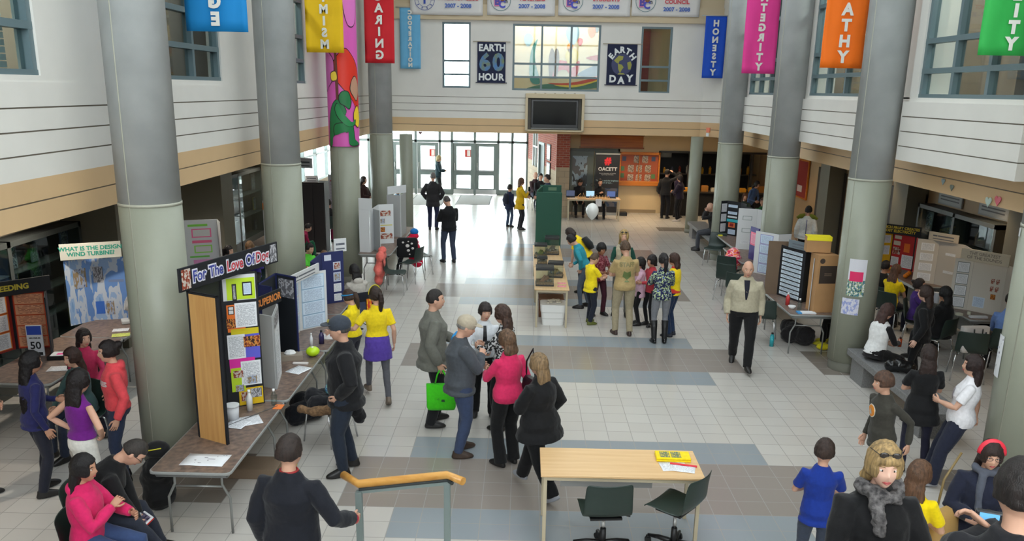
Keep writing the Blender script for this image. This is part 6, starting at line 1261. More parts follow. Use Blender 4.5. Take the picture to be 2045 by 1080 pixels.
for px_, py_, f_, c_, hr, lb in ((1070, 343, 160, (70, 50, 56), ('bald', (140, 130, 120)), 'bald man with a red striped bag seated by the brick wall'), (1080, 346, 170, (30, 28, 34), ('short', (30, 26, 26)), 'person in black seated by the brick wall next to the bald man'), (1093, 348, -110, (44, 54, 72), ('short', (44, 34, 32)), 'man in dark blue grey top behind the green screen')):
    person(lb, 0, 0, f_, 1.72, at=(px_, py_), seat=.45 if px_ < 1090 else None, legs='sit' if px_ < 1090 else 'stand', arms=('lap', 'lap'), top=(c_, 'jacket'), bottom=((50, 54, 70), 'jeans'), hair=hr, detail=0)
person('person in dark shirt seated at the left of the lobby table bending over papers', 0, 0, 178, 1.70, at=(1160, 358), seat=.45, legs='sit', arms=('table', 'table'), lean=10, head=(-10, 22), top=((30, 32, 38), 'long'), bottom=(BKC, 'jeans'), hair=('short', (34, 28, 28)), detail=0)
person('person with glasses in dark shirt seated at the right of the lobby table', 0, 0, 178, 1.66, at=(1199, 357), seat=.45, legs='sit', arms=('table', 'chest'), fem=True, top=((26, 26, 30), 'long'), bottom=(BKC, 'jeans'), hair=('short', (30, 24, 24)), detail=0)
person('person in black with a hand raised to the head near the servery', 4.95, 28.9, 30, 1.72, arms=('down', 'up'), head=(20, 0), bw=1.08, top=((24, 24, 28), 'jacket'), bottom=((22, 22, 28), 'jeans'), hair=('short', (30, 24, 24)), detail=0)
person('shorter person in black and purple near the servery facing left', 5.32, 28.3, -60, 1.60, arms=('front', 'front'), fem=True, bw=1.1, top=((36, 28, 46), 'jacket'), bottom=((20, 20, 24), 'jeans'), shoes=(190, 180, 170), hair=('bob', (34, 24, 24), .08), detail=0)
person('person partly hidden between the two standing near the servery', 5.42, 29.2, 60, 1.62, arms=('front', 'front'), top=((44, 34, 66), 'long'), bottom=((40, 36, 40), 'jeans'), hair=('short', (30, 24, 24)), detail=0)
# ---- terrarium group
a = person('woman in teal top with black ponytail leaning over the terrariums', 1.28, 16.3, -72, 1.60, legs='easy', arms=('pocket', 'front'), lean=26, head=(0, 14), fem=True, bw=1.05, top=((44, 140, 156), 'long'), hem=.90, bottom=((84, 94, 108), 'slim'), shoes=(24, 22, 24), hair=('bun', (36, 28, 30)), detail=1)
a = person('person in yellow T-shirt with a black backpack bent over the far end of the terrariums', 1.40, 17.6, -60, 1.58, legs='easy', arms=('table', 'down'), lean=40, head=(0, 10), fem=True, top=((240, 206, 30), 'tee'), bottom=((40, 44, 56), 'jeans'), hair=('long', (58, 44, 40), .15), detail=1)
part(a, 'backpack', lambda b: b.loft([(0, -.20, .98, .12, .05), (0, -.21, 1.1, .14, .08), (0, -.19, 1.3, .12, .06)], 18), cloth((24, 26, 26)), 'U')
person('boy in yellow T-shirt with cropped hair looking at his hands', 1.30, 15.12, 62, 1.38, legs='easy', arms=('hold', 'hold'), head=(0, 24), bw=1.1, top=((240, 214, 30), 'tee'), hem=.80, bottom=((34, 38, 50), 'jeans'), shoes=(90, 96, 40), hair=('crop', (104, 82, 66)), detail=1)
person('boy in dark red patterned shirt facing the camera', 1.50, 15.75, 150, 1.46, legs='easy', arms=('front', 'front'), head=(0, 16), sk='d', top=(pattern('red_plaid', (110, 30, 44), (160, 96, 104), 30, .5), 'tee'), bottom=((70, 32, 44), 'jeans'), hair=('boy', (24, 20, 20)), detail=1)
a = person('smiling blond woman in beige vest with sunglasses on her head', 1.95, 15.75, 186, 1.72, legs='easy', arms=('front', 'hold'), head=(0, 0), fem=True, sk='l', top=((22, 66, 54), 'long'), bottom=((110, 110, 104), 'jeans'), hair=('long', (196, 164, 104), .24), detail=1); glasses(a, (60, 54, 50), True)
V = MB(a['SC']); V.loft([(0, -.01, .92, .185, .14), (0, .006, 1.1, .165, .128), (0, 0, 1.25, .18, .138), (0, -.004, 1.36, .165, .125), (0, -.01, 1.44, .11, .09)], 22, a['U']); remeshed(V, 'beige_vest', cloth((176, 166, 142)), a['t'], .013, 2, .02)
decal_poly(dict(a, gar=a['t'].children[-1]), [(-.05, 1.43), (.05, 1.43), (.03, 1.22), (-.03, 1.22)], 'green_shirt_front', cloth((24, 72, 58)), 1, .006)
a = person('man in tan staff T-shirt and khaki trousers seen from behind', 1.84, 14.40, -8, 1.74, legs='easy', arms=('front', 'front'), head=(-14, 14), bw=1.14, top=((174, 150, 104), 'tee'), hem=.86, bottom=((160, 148, 122), 'jeans'), shoes=(60, 44, 40), hair=('short', (96, 72, 52)), detail=2)
decal_text(a, 'STAFF', .10, 0, 1.33, paint((128, 116, 74)), -1, .006)
for P_ in ([(-.08, 1.12), (.0, 1.06), (.08, 1.12), (.03, 1.15), (.06, 1.22), (.0, 1.19), (-.06, 1.22), (-.03, 1.15)], [(-.05, 1.02), (.05, 1.02), (.02, 1.05), (-.02, 1.05)]): decal_poly(a, P_, 'green_print', paint((96, 112, 62)), -1, .006)
person('small girl in pale pink top and black boots beside the man in tan', 2.22, 15.10, -90, 1.30, arms=('hold', 'hold'), fem=True, sk='m', top=((214, 176, 196), 'long'), hem=.74, bottom=(BKC, 'slim'), hair=('bob', (28, 22, 22), .1), detail=1)
person('child with bobbed black hair, half hidden behind the girl in blue', 2.42, 15.05, -120, 1.36, arms=('hold', 'hold'), fem=True, sk='m', top=((180, 60, 70), 'long'), bottom=(BKC, 'slim'), hair=('bob', (26, 20, 22), .05), detail=1)
BLP = pattern('blue_green_pattern', (26, 34, 76), (196, 214, 150), 30, .54, (60, 80, 160))
a = person('girl in blue patterned sweater, grey leggings and tall black boots, seen from behind', 2.44, 13.95, -4, 1.62, legs='stand', arms=('hold', 'hold'), head=(-6, 8), fem=True, bw=1.08, top=(BLP, 'sweater'), hem=.86, bottom=((122, 124, 130), 'slim'), shoes=(20, 20, 22), hair=('pony', (30, 24, 26)), detail=2)
for i in range(2):
    hp, kn, an, _ = a['leg'][i]; MB(a['SC']).tube([an+Vector((0, 0, -.05)), an, an.lerp(kn, .5), an.lerp(kn, .86)], [.048, .050, .060, .066], 14).build('tall_boot', paint((18, 18, 20), .4), a['t'], True)
a = person('girl in yellow vest over a red top with straight brown hair', 2.72, 14.40, -60, 1.54, legs='stand', arms=('hold', 'hold'), head=(-6, 4), fem=True, top=((206, 60, 50), 'long'), hem=.90, bottom=((36, 52, 80), 'jeans'), shoes=(26, 30, 42), hair=('long', (72, 46, 36), .16), detail=1)
V = MB(a['SC']); V.loft([(0, -.01, .88, .175, .135), (0, .006, 1.1, .155, .125), (0, 0, 1.25, .17, .135), (0, -.004, 1.36, .16, .12), (0, -.01, 1.44, .10, .08)], 22, a['U']); remeshed(V, 'yellow_vest', cloth((240, 208, 30)), a['t'], .013, 2, .015)
a = person('bald older man in beige zip jacket and black trousers walking towards the camera', 3.54, 12.72, 190, 1.78, legs='walk', arms=('down', 'down'), head=(0, 8), sk='l', bw=1.25, top=((176, 168, 146), 'jacket'), hem=.92, bottom=((20, 20, 22), 'suit'), hair=('bald', (150, 140, 132)), detail=2, open_front=(34, 34, 46))
# ---- right side
a = person('bald man in dark sweater seated on the granite bench, hands to his face', 5.32, 22.9, -80, 1.70, seat=.45, legs='sit', arms=('face', 'face'), lean=8, head=(0, 8), top=((34, 32, 32), 'sweater'), bottom=((64, 66, 72), 'jeans'), hair=('none', (60, 50, 40)), detail=1)
person('person in white standing behind the bald man on the bench', 5.75, 23.7, 150, 1.66, arms=('front', 'front'), fem=True, top=((206, 200, 196), 'long'), bottom=(BKC, 'jeans'), hair=('long', (120, 60, 40), .2), detail=0)
person('person in light blue denim shirt bending behind the farthest right boards', 0, 0, 150, 1.62, at=(1514, 362), arms=('front', 'front'), lean=20, fem=True, top=((76, 104, 150), 'long'), bottom=(BKC, 'jeans'), hair=('long', (34, 26, 28), .15), detail=0)
person('person with auburn hair seated behind the farthest right boards', 0, 0, 190, 1.6, at=(1488, 386), seat=.45, legs='sit', arms=('lap', 'lap'), fem=True, top=((40, 54, 50), 'long'), bottom=(BKC, 'jeans'), hair=('long', (96, 58, 40), .15), detail=0)
person('person in dark green shirt seated beside the third right column', 0, 0, 200, 1.6, at=(1524, 395), seat=.45, legs='sit', arms=('lap', 'lap'), sk='m', top=((36, 84, 48), 'long'), bottom=(BKC, 'jeans'), hair=('short', (60, 36, 28)), detail=0)
a = person('person in white ski jacket with olive shoulders in the right aisle', 7.1, 20.6, 30, 1.62, arms=('down', 'down'), bw=1.08, top=((206, 208, 206), 'jacket'), hem=.84, bottom=((26, 26, 28), 'jeans'), hair=('short', (26, 22, 24)), detail=1)
for sg in (-1, 1): part(a, 'shoulder_panel', lambda b: b.tube([(sg*.06, -.02, 1.475), (sg*.16, -.02, 1.455), (sg*.235, -.01, 1.38)], [(.035, .09)]*3, 10), paint((120, 128, 30)), 'U')
part(a, 'blue_stripe', lambda b: b.tube([(.02, -.140, 1.38), (.02, -.155, 1.2), (.02, -.16, .95)], .010, 6), paint((50, 60, 120)), 'U')
person('person in yellow T-shirt and black trousers seated behind the cardboard boxes', 5.72, 13.9, -60, 1.62, seat=.45, legs='sit', arms=('table', 'lap'), lean=4, sk='d', top=((236, 206, 20), 'tee'), bottom=((22, 22, 24), 'jeans'), shoes=(200, 190, 40), hair=('short', (24, 20, 20)), detail=1)
a = person('woman with long streaked hair in white vest seated on the granite bench', 5.30, 11.85, 70, 1.64, seat=.45, legs='sit', arms=('front', 'hold'), lean=8, head=(6, 8), fem=True, bw=1.06, top=((24, 22, 24), 'long'), bottom=((20, 20, 22), 'jeans'), hair=('long', (76, 50, 44), .36), detail=2)
V = MB(a['SC']); V.loft([(0, -.01, .90, .19, .145), (0, .006, 1.1, .168, .13), (0, 0, 1.25, .18, .14), (0, -.004, 1.37, .165, .125), (0, -.01, 1.45, .09, .08)], 22, a['U']); remeshed(V, 'white_vest', cloth((222, 222, 222)), a['t'], .012, 2, .03)
p = world_hand(a, 1); t = thing('drink_bottle', 'small amber drink bottle in the hands of the woman in the white vest', 'bottle', (p.x, p.y, p.z-.06)); MB().cyl(0, 0, 0, .12, .028, 14).build('bottle_body', paint((150, 60, 30), .2), t, True); MB().cyl(0, 0, .12, .15, .014, 12).build('cap', paint((60, 30, 20)), t, True)
person('girl with long wavy hair in yellow T-shirt seated in the right aisle', 0, 0, 55, 1.58, at=(1792, 528), seat=.45, legs='sit', arms=('table', 'table'), lean=6, fem=True, top=((240, 206, 20), 'tee'), bottom=((34, 34, 50), 'jeans'), hair=('long', (112, 76, 56), .3), detail=1)
person('person in dark seated behind the girl in yellow in the right aisle', 0, 0, 60, 1.55, at=(1770, 520), seat=.45, legs='sit', arms=('table', 'table'), sk='m', top=((28, 28, 30), 'long'), bottom=(BKC, 'jeans'), hair=('short', (30, 22, 22)), detail=0)
person('child with tied hair in purple seated among the right aisle tables', 0, 0, 120, 1.40, at=(1838, 556), seat=.45, legs='sit', arms=('table', 'table'), fem=True, top=((74, 48, 120), 'long'), bottom=(BKC, 'jeans'), hair=('bun', (48, 34, 32)), detail=1)
person('girl with long brown hair in black jacket standing in the right aisle', 6.40, 12.62, -52, 1.60, at=(1850, 570), legs='stand', arms=('down', 'down'), head=(-4, 2), fem=True, sk='p', top=((22, 22, 24), 'jacket'), hem=.80, bottom=((18, 18, 20), 'slim'), hair=('long', (62, 44, 38), .34), detail=2)
person('person in black headscarf and coat seated by the rightmost aisle table', 0, 0, -35, 1.60, at=(1890, 572), seat=.45, legs='sit', arms=('lap', 'lap'), fem=True, sk='m', bw=1.12, top=((18, 18, 20), 'coat'), hem=.8, bottom=(BKC, 'jeans'), hair=('hood', (20, 20, 22), .22), detail=1)
person('person in pale blue shirt at the right edge behind the near column', 7.62, 12.55, 20, 1.70, seat=.45, legs='sit', arms=('table', 'table'), bw=1.1, top=((112, 144, 206), 'long'), bottom=(BKC, 'jeans'), hair=('short', (36, 28, 26)), detail=1)
# ================================================================ things on and around the tables
def sit(x, y, z=.74): return (x, y, z)
# terrariums
def terrarium(x, y, w, d, h, rz, label, fill):
    t = thing('terrarium', label, 'terrarium', (x, y, .74), rz, 'glass terrariums with black lids'); K = paint((28, 30, 32), .45)
    MB().box(-w/2, w/2, -d/2, d/2, 0, .03).build('base_tray', K, t, bevel=.004)
    MB().box(-w/2+.004, w/2-.004, -d/2+.004, d/2-.004, .03, h).build('glass_tank', glass(), t)
    MB().box(-w/2, w/2, -d/2, d/2, h, h+.045).box(-w/2+.03, w/2-.03, -d/2+.03, d/2-.03, h+.045, h+.052).build('lid', K, t, bevel=.006)
    b = MB().box(-w/2+.012, w/2-.012, -d/2+.012, d/2-.012, .03, .07); b.build('bedding', mat('bedding', (150, 120, 90), .9, noise=.4, scale=40), t)
    b = MB()
    for k in range(6): a = k*1.1; b.tube([(-w*.3+.05*k*w, -d*.2, .07), (w*.05*k-.02, d*.1*math.sin(a), .07+h*.35*abs(math.sin(a))), (w*.3-.02*k, d*.25*math.cos(a), .09)], [.014, .018, .008], 7)
    b.build('branches', paint(fill), t, True); b = MB()
    for k in range(9): b.ball((random.uniform(-w*.35, w*.35), random.uniform(-d*.3, d*.3), .08), random.uniform(.015, .035), 8)
    b.build('stones', mat('stones', (130, 120, 108), .8), t, True); return t
terrarium(.43, 15.15, .34, .36, .30, 0, 'largest black lidded terrarium with tan branches, nearest the camera', (176, 130, 100))
terrarium(.66, 15.85, .30, .28, .25, -.1, 'black lidded terrarium with forked sticks, second from the front on the right', (190, 160, 110))
terrarium(.42, 17.0, .22, .20, .12, 0, 'small low plastic critter box with a black lid', (120, 110, 90))
terrarium(.40, 17.75, .28, .30, .26, 0, 'terrarium with pale greenery, farther on the left of the table', (150, 150, 90))
terrarium(.66, 18.2, .32, .34, .34, -.05, 'tallest terrarium with grey sticks by the green panel', (130, 116, 96))
for x, y, r, lb in ((.76, 15.25, .1, 'pink printed leaflet at the near end of the terrarium table'), (.75, 15.0, -.1, 'pink printed leaflet nearest the table edge')): paper(x, y, .74, .16, .12, r, lb, printed('pink_print', (236, 150, 160), (160, 70, 90), 6, 3), cat='leaflet', name='leaflet')
paper(.45, 16.45, .74, .26, .16, .05, 'pale booklet between the terrariums', cat='leaflet', name='leaflet'); paper(.66, 17.2, .74, .22, .16, 0, 'cream leaflet beside the small critter box', cat='leaflet', name='leaflet')
t = thing('storage_tub', 'white foam storage tub heaped with crumpled paper under the terrarium table', 'tub', (.60, 15.10, 0)); FO = paint((224, 224, 222), .6)
MB().loft([(0, 0, 0, .20, .17), (0, 0, .13, .215, .18)], 28, e=7).loft([(0, 0, .135, .215, .18), (0, 0, .25, .225, .19)], 28, e=7).loft([(0, 0, .255, .235, .20), (0, 0, .40, .245, .21)], 28, e=7).build('tub_body', FO, t)
b = MB()
for k in range(14): b.ball((random.uniform(-.10, .14), random.uniform(-.1, .1), .41+random.random()*.03), (.04, .03, .018), 6)
b.build('crumpled_paper', mat('crumple', (206, 200, 184), .8, bump=.8, bscale=60), t)
tag(MB().box(.34, .82, 15.5, 15.9, 0, .34).box(.33, .83, 15.49, 15.91, .34, .37).build('wooden_crate', wood('crate_wood', (120, 76, 48), (90, 56, 36), 'X'), bevel=.006), 'brown wooden crate on the floor under the terrarium table', 'crate')
# balloon
t = thing('balloon', 'white balloon on a string floating in front of the lobby table', 'balloon', (1.86, 21.0, 0)); p = fl(1182, 440, 1.15); t.location = (p.x, p.y, 0)
MB().loft([(0, 0, 1.16, .012, .012), (0, 0, 1.19, .05, .05), (0, 0, 1.26, .115, .115), (0, 0, 1.34, .155, .155), (0, 0, 1.42, .165, .165), (0, 0, 1.50, .14, .14), (0, 0, 1.56, .085, .085), (0, 0, 1.585, .02, .02)], 24).build('balloon_skin', mat('latex', (236, 236, 232), .25), t, True, subsurf=1)
MB().tube([(0, 0, 1.16), (.01, 0, .8), (-.01, .01, .4), (.02, 0, .05)], .003, 5).build('string', WB, t); MB().cyl(0, 0, 0, .05, .05, 14).build('weight', WB, t, True)
# OACETT stand
t = thing('banner_stand', 'black OACETT roll-up banner stand behind the lobby table', 'banner', (2.95, 29.5, 0))
MB().box(-.42, .42, -.02, .02, .08, 2.15).build('banner_sheet', paint((30, 30, 34), .5), t); MB().box(-.44, .44, -.08, .08, 0, .09).box(-.43, .43, -.03, .03, 2.13, 2.17).build('base_rail', GREYM, t)
lettering('lettering', 'OACETT', .17, WB, t, facing(0, -.025, 1.62), .005); lettering('emblem', '#', .34, C_(200, 40, 50), t, facing(0, -.025, 1.90), .02); lettering('lettering', 'Ontario Association of Certified\nEngineering Technicians', .045, C_(170, 170, 170), t, facing(0, -.025, 1.45), .001)
lettering('lettering', 'The best and the brightest\npart of our...', .075, C_(150, 180, 190), t, facing(0, -.025, 1.18), .001); MB().sheet(-.40, .40, .3, .95, -.024).build('printed_photo', PH('engineer', (26, 34, 50), (40, 60, 90), (90, 90, 100)), t)
# lobby table items
for x, c, lb in ((1.62, (40, 50, 80), 'dark open laptop at the left of the lobby table'), (2.30, (150, 190, 220), 'laptop with pale blue screen in the middle of the lobby table'), (3.02, (60, 80, 130), 'laptop with deep blue screen at the right of the lobby table')):
    t = thing('laptop', lb, 'laptop', (x, 28.42, .74)); MB().box(-.15, .15, -.1, .1, 0, .018).build('keyboard_base', BLK, t); MB(Matrix.Translation((0, .10, .018)) @ Matrix.Rotation(-.25, 4, 'X')).box(-.15, .15, 0, .01, 0, .21).build('screen_lid', BLK, t); MB(Matrix.Translation((0, .10, .018)) @ Matrix.Rotation(-.25, 4, 'X')).sheet(-.14, .14, .015, .2, -.002).build('display', mat('disp%d' % c[0], c, .3, emit=(*c, .5)), t)
t = thing('wooden_bridge_model', 'small wooden truss bridge model on the lobby table', 'model', (2.55, 28.25, .74)); b = MB()
for k in range(7): b.tube([(-.3+k*.1, -.05, .0), (-.25+k*.1, -.05, .10), (-.2+k*.1, -.05, 0)], .008, 5).tube([(-.3+k*.1, .05, .0), (-.25+k*.1, .05, .10), (-.2+k*.1, .05, 0)], .008, 5)
b.box(-.3, .4, -.05, .05, 0, .01).build('trusses', paint((206, 170, 120)), t)
t = thing('wooden_frame_model', 'angled wooden stick model at the left of the lobby table', 'model', (1.95, 28.25, .74)); MB().tube([(-.14, 0, 0), (.0, 0, .16), (.02, 0, 0)], .012, 6).tube([(.06, 0, 0), (.10, 0, .18), (.14, 0, .02)], .012, 6).build('sticks', paint((206, 170, 120)), t)
paper(1.70, 28.15, .74, .26, .2, .1, 'white sheets at the left of the lobby table', cat='paper'); paper(3.10, 28.15, .74, .28, .2, -.1, 'white sheets at the right of the lobby table', cat='paper')
t = thing('hanging_notice', 'white notice taped to the front edge of the lobby table', 'notice', (2.55, 27.99, .5)); MB().sheet(-.10, .10, 0, .25).build('sheet', PR, t)
tag(MB().box(3.35, 3.7, 29.3, 29.6, 0, .13).build('equipment_case', BLK, bevel=.02), 'black equipment case on the floor by the lobby wall', 'case')
for o in [q for q in COL.objects if q.name.startswith('person') and q.get('seat_h')]:
    if 'bench' in o['label'] or 'wheelchair' in o['label'] or 'crouching' in o['label']: continue
    R_ = Matrix.Rotation(o.rotation_euler[2], 3, 'Z') @ Vector((0, .07, 0)); chair(o.location.x+R_.x, o.location.y+R_.y, -math.degrees(o.rotation_euler[2]), 'dark chair under the '+' '.join(o['label'].split()[:11]))
# chairs
chair(4.93, 20.9, -150, 'dark green chair with chrome legs beside the far right table'); chair(4.62, 18.15, 30, 'dark green chair hidden behind the flowered bag'); chair(4.42, 17.25, 35, 'dark green chair between the flowered bag and the grey jacket')
chair(4.42, 16.35, 40, 'dark green chair holding a grey jacket on the right'); chair(4.30, 14.2, 20, 'dark green chair with a lime cushion behind the walking man in beige')
chair(-2.72, 17.25, 90, 'dark green chair carrying a coral jacket on the left'); chair(-2.42, 19.2, 60, 'dark green chair carrying a black printed bag beside the left tables'); chair(-2.52, 18.35, -70, 'dark green chair close to the left table beyond the mural column')
chair(-2.35, 9.55, -60, 'dark green chair piled with dark coats beside the second left table'); chair(-5.25, 11.5, 150, 'dark green chair with a yellow T-shirt over its back'); 

chair(7.0, 12.4, 20, 'chair bearing a white shopping bag in the right aisle'); 




def drape(name, label, cat, pts, r, c, tex=.03, vox=.014, z=None, mt=None, extra=None, group=None):
    """soft thing built from overlapping lobes, remeshed and wrinkled"""
    o = Vector(pts[0]); t = thing(name, label, cat, (o.x, o.y, 0), 0, group); mb = MB()
    for i, p in enumerate(pts): rr = r[i] if isinstance(r, list) else r; mb.ball((p[0]-o.x, p[1]-o.y, p[2]), rr, 12)
    for i in range(len(pts)-1):
        a, b = Vector(pts[i]), Vector(pts[i+1]); rr = r[i] if isinstance(r, list) else r; k = rr if isinstance(rr, (int, float)) else min(rr)
        mb.tube([a-Vector((o.x, o.y, 0)), b-Vector((o.x, o.y, 0))], k*.9, 10)
    remeshed(mb, 'fabric', mt or cloth(c), t, vox, 2, tex); return t
x, y = -2.72, 17.25
drape('coral_jacket', 'coral pink jacket draped over a chair back on the left', 'jacket', [(x-.26, y-.0, .92), (x-.28, y+.12, .80), (x-.28, y-.12, .80), (x-.30, y+.0, .66), (x-.33, y-.1, .52), (x-.33, y+.1, .42), (x-.34, y-.05, .28)], [(.10, .12, .08), (.09, .12, .12), (.09, .13, .12), (.10, .22, .14), (.10, .20, .14), (.10, .20, .14), (.09, .16, .10)], (226, 110, 100), .05)
x, y = -2.42, 19.2
t = drape('red_coat', 'red coat hanging over a chair back beside the left tables', 'coat', [(x-.12, y-.10, .92), (x-.18, y-.14, .78), (x-.16, y-.06, .62), (x-.10, y-.10, .44), (x-.06, y-.14, .30)], [(.12, .10, .08), (.17, .12, .14), (.18, .13, .16), (.18, .13, .16), (.15, .11, .12)], (206, 20, 60), .05)
tag(MB().ball((x-.12, y-.10, 1.02), (.10, .09, .08), 12).build('blue_hat', cloth((30, 110, 180)), smooth=True), 'blue knitted hat on top of the red coat', 'hat')
t = thing('printed_bag', 'black bag with a grey printed design hung on a chair by the left tables', 'bag', (x-.25, y-.36, .46), .15); MB().loft([(0, 0, 0, .22, .05), (0, 0, .05, .25, .07), (0, 0, .42, .24, .06), (0, 0, .46, .2, .03)], 24, e=5).build('bag_body', cloth((20, 20, 22)), t, True); 
for k, (dx, dz, r) in enumerate(((-.10, .36, .03), (.02, .38, .02), (.10, .33, .03), (.12, .22, .035), (0, .28, .05), (.02, .17, .04), (.05, .08, .02))): MB().ball((dx, -.068, dz), (r, .006, r*.8), 9).build('printed_shape', C_(206, 200, 196), t, True)
drape('dark_trousers', 'dark garment trailing from the chair with the printed bag', 'garment', [(x-.40, y-.3, .45), (x-.46, y-.34, .25), (x-.48, y-.36, .06)], [.06, .06, .05], (22, 22, 26), .02)
drape('fur_trim_coat', 'dark coat with brown fur trim lying on the second left chair pile', 'coat', [(-2.45, 9.35, .52), (-2.25, 9.45, .50), (-2.55, 9.6, .52), (-2.25, 9.75, .50), (-2.02, 9.5, .42), (-1.98, 9.55, .28)], [.13, .13, .13, .12, .09, .07], (26, 26, 30), .06)
drape('fur_collar', 'brown fur collar along the front of the dark coat pile', 'collar', [(-2.62, 9.22, .52), (-2.45, 9.20, .50), (-2.28, 9.22, .52), (-2.14, 9.30, .54)], [.055, .065, .065, .05], (122, 94, 66), .04, mt=mat('brown_fur', (122, 94, 66), .9, noise=.5, scale=30, bump=1, bscale=70))
drape('aqua_towel', 'aqua and blue cloth crumpled on the coats beside the man in the dark cap', 'cloth', [(-2.30, 9.55, .68), (-2.18, 9.62, .72), (-2.26, 9.70, .66), (-2.2, 9.5, .62)], [.10, .09, .10, .09], (130, 190, 176), .05, mt=photo_mat('towel', [(130, 196, 180), (150, 206, 190), (60, 100, 170), (120, 180, 170)], 4, 1))
drape('dark_coat_pile', 'dark coat bundled under the edge of the second left table', 'coat', [(-2.9, 10.0, .14), (-2.7, 10.2, .16), (-2.95, 10.4, .14), (-2.72, 10.5, .12)], .15, (28, 30, 36), .06)
x, y = 4.42, 16.35
drape('grey_jacket', 'grey jacket heaped on a chair seat on the right', 'jacket', [(x, y, .52), (x-.12, y-.1, .50), (x+.1, y-.12, .50), (x-.2, y-.12, .40), (x+.0, y-.2, .42)], [.13, .12, .12, .08, .09], (98, 98, 106), .06)
t = drape('flowered_bag', 'red, pink and white flowered bag on a chair on the right', 'bag', [(4.62, 18.1, .56), (4.70, 18.1, .70), (4.52, 18.1, .48), (4.72, 18.2, .82)], [.19, .18, .17, .14], (226, 60, 90), .04, mt=pattern('flowered', (206, 30, 70), (240, 190, 200), 14, .50, (240, 120, 60)))
drape('lime_cushion', 'lime green cushion on the chair behind the man in beige', 'cushion', [(4.22, 14.25, .49), (4.38, 14.25, .49), (4.30, 14.15, .49)], [(.10, .12, .025)]*3, (130, 190, 50), .01)
t = thing('teal_bottle', 'teal water bottle on the floor under the chair behind the man in beige', 'bottle', (4.40, 13.9, 0)); MB().cyl(0, 0, 0, .19, .036, 16).cyl(0, 0, .19, .22, .036, 16, .02).build('bottle_body', paint((40, 150, 160), .25), t, True); MB().cyl(0, 0, .22, .25, .02, 12).build('cap', BLK, t, True)
x, y = -5.25, 11.5
drape('yellow_shirt', 'yellow T-shirt hung over a chair back in the left aisle', 'T-shirt', [(x-.12, y-.20+.42, .80), (x+.10, y+.24, .80), (x-.02, y+.26, .62), (x-.06, y+.26, .50), (x+.1, y+.26, .66)], [(.13, .05, .09)]*5, (226, 196, 30), .03)
drape('black_handbag', 'glossy black handbag on the granite bench beside the woman in white vest', 'handbag', [(5.42, 11.30, .55), (5.55, 11.25, .54), (5.34, 11.36, .52), (5.50, 11.42, .56)], [.10, .09, .09, .08], (20, 20, 22), .04, mt=paint((20, 20, 22), .3))
t = thing('shopping_bag', 'white Bench shopping bag on a chair in the right aisle', 'bag', (7.0, 12.32, .47), .12); MB().loft([(0, 0, 0, .20, .07), (0, 0, .04, .22, .08), (0, 0, .40, .215, .06)], 24, e=6).build('bag_body', paint((196, 192, 190)), t); lettering('lettering', 'Bench', .15, C_(40, 44, 60), t, facing(0, -.084, .27), .006)
MB().tube([(-.07, -.08, .38), (-.06, -.1, .20), (.0, -.11, .16), (.06, -.1, .2), (.07, -.08, .38)], .009).build('handle', BLK, t, True)
# small goods on the left tables
def bottle(x, y, z, r, h, c, label, capc=(240, 240, 240), m_=None, name='bottle', cat='bottle'):
    t = thing(name, label, cat, (x, y, z)); MB().loft([(0, 0, 0, r, r), (0, 0, h*.62, r, r), (0, 0, h*.78, r*.55, r*.55), (0, 0, h*.86, r*.4, r*.4)], 18).build('bottle_body', m_ or paint(c, .25), t, True); MB().cyl(0, 0, h*.86, h, r*.45, 12).build('cap', paint(capc), t, True); return t
t = thing('white_tub', 'white plastic tub standing before the bright papers on the nearest left table', 'tub', (-3.12, 8.35, .74)); MB().cyl(0, 0, 0, .15, .066, 24, .072).build('tub_body', paint((214, 216, 220), .4), t, True); MB().cyl(0, 0, .15, .17, .077, 24).build('lid', paint((226, 228, 230)), t, True)
t = thing('red_lid_jar', 'small white jar with a red lid on the nearest left table', 'jar', (-3.16, 8.12, .74)); MB().cyl(0, 0, 0, .10, .045, 20).build('jar_body', paint((206, 200, 196), .4), t, True); MB().cyl(0, 0, .10, .13, .042, 20).build('lid', paint((200, 30, 36)), t, True)
bottle(-3.02, 8.62, .74, .034, .24, (226, 226, 224), 'tall white squeeze bottle by the bright papers'); bottle(-2.80, 8.80, .74, .034, .19, (180, 196, 206), 'clear water bottle at the corner of the nearest left table', m_=glass())
paper(-2.95, 8.30, .74, .30, .26, .5, 'white printed sheets scattered on the nearest left table', group=None); paper(-3.02, 8.22, .743, .22, .26, -.2, 'white printed sheet under the scattered ones on the nearest left table')
paper(-3.03, 7.32, .74, .42, .26, -.03, 'large handwritten white sheet at the front of the nearest left table', PRH); tag(MB().box(-2.78, -2.68, 8.66, 8.80, .7405, .744).build('sticky_note', C_(240, 130, 60)), 'orange sticky note at the edge of the nearest left table', 'note')
paper(-2.84, 10.0, .74, .22, .28, -.4, 'white sheet on the second left table'); tag(MB().box(-2.98, -2.78, 10.22, 10.27, .74, .76).build('marker_box', paint((220, 214, 210)), bevel=.004), 'slim white box on the second left table', 'box')
t = thing('lime_ball', 'lime green rubber ball with a tuft on the second left table', 'ball', (-2.80, 10.58, .74)); MB().ball((0, 0, .068), (.092, .092, .068), 20).build('ball_skin', paint((190, 226, 30), .35), t, True); MB().ball((0, -.02, .13), (.022, .02, .014), 10).build('tuft', paint((226, 230, 200)), t, True)
bottle(-2.82, 11.15, .74, .038, .20, (50, 44, 84), 'dark blue steel bottle beside the lime ball', (30, 30, 40)); bottle(-2.93, 11.02, .74, .022, .19, (230, 232, 236), 'thin white bottle next to the dark blue one')
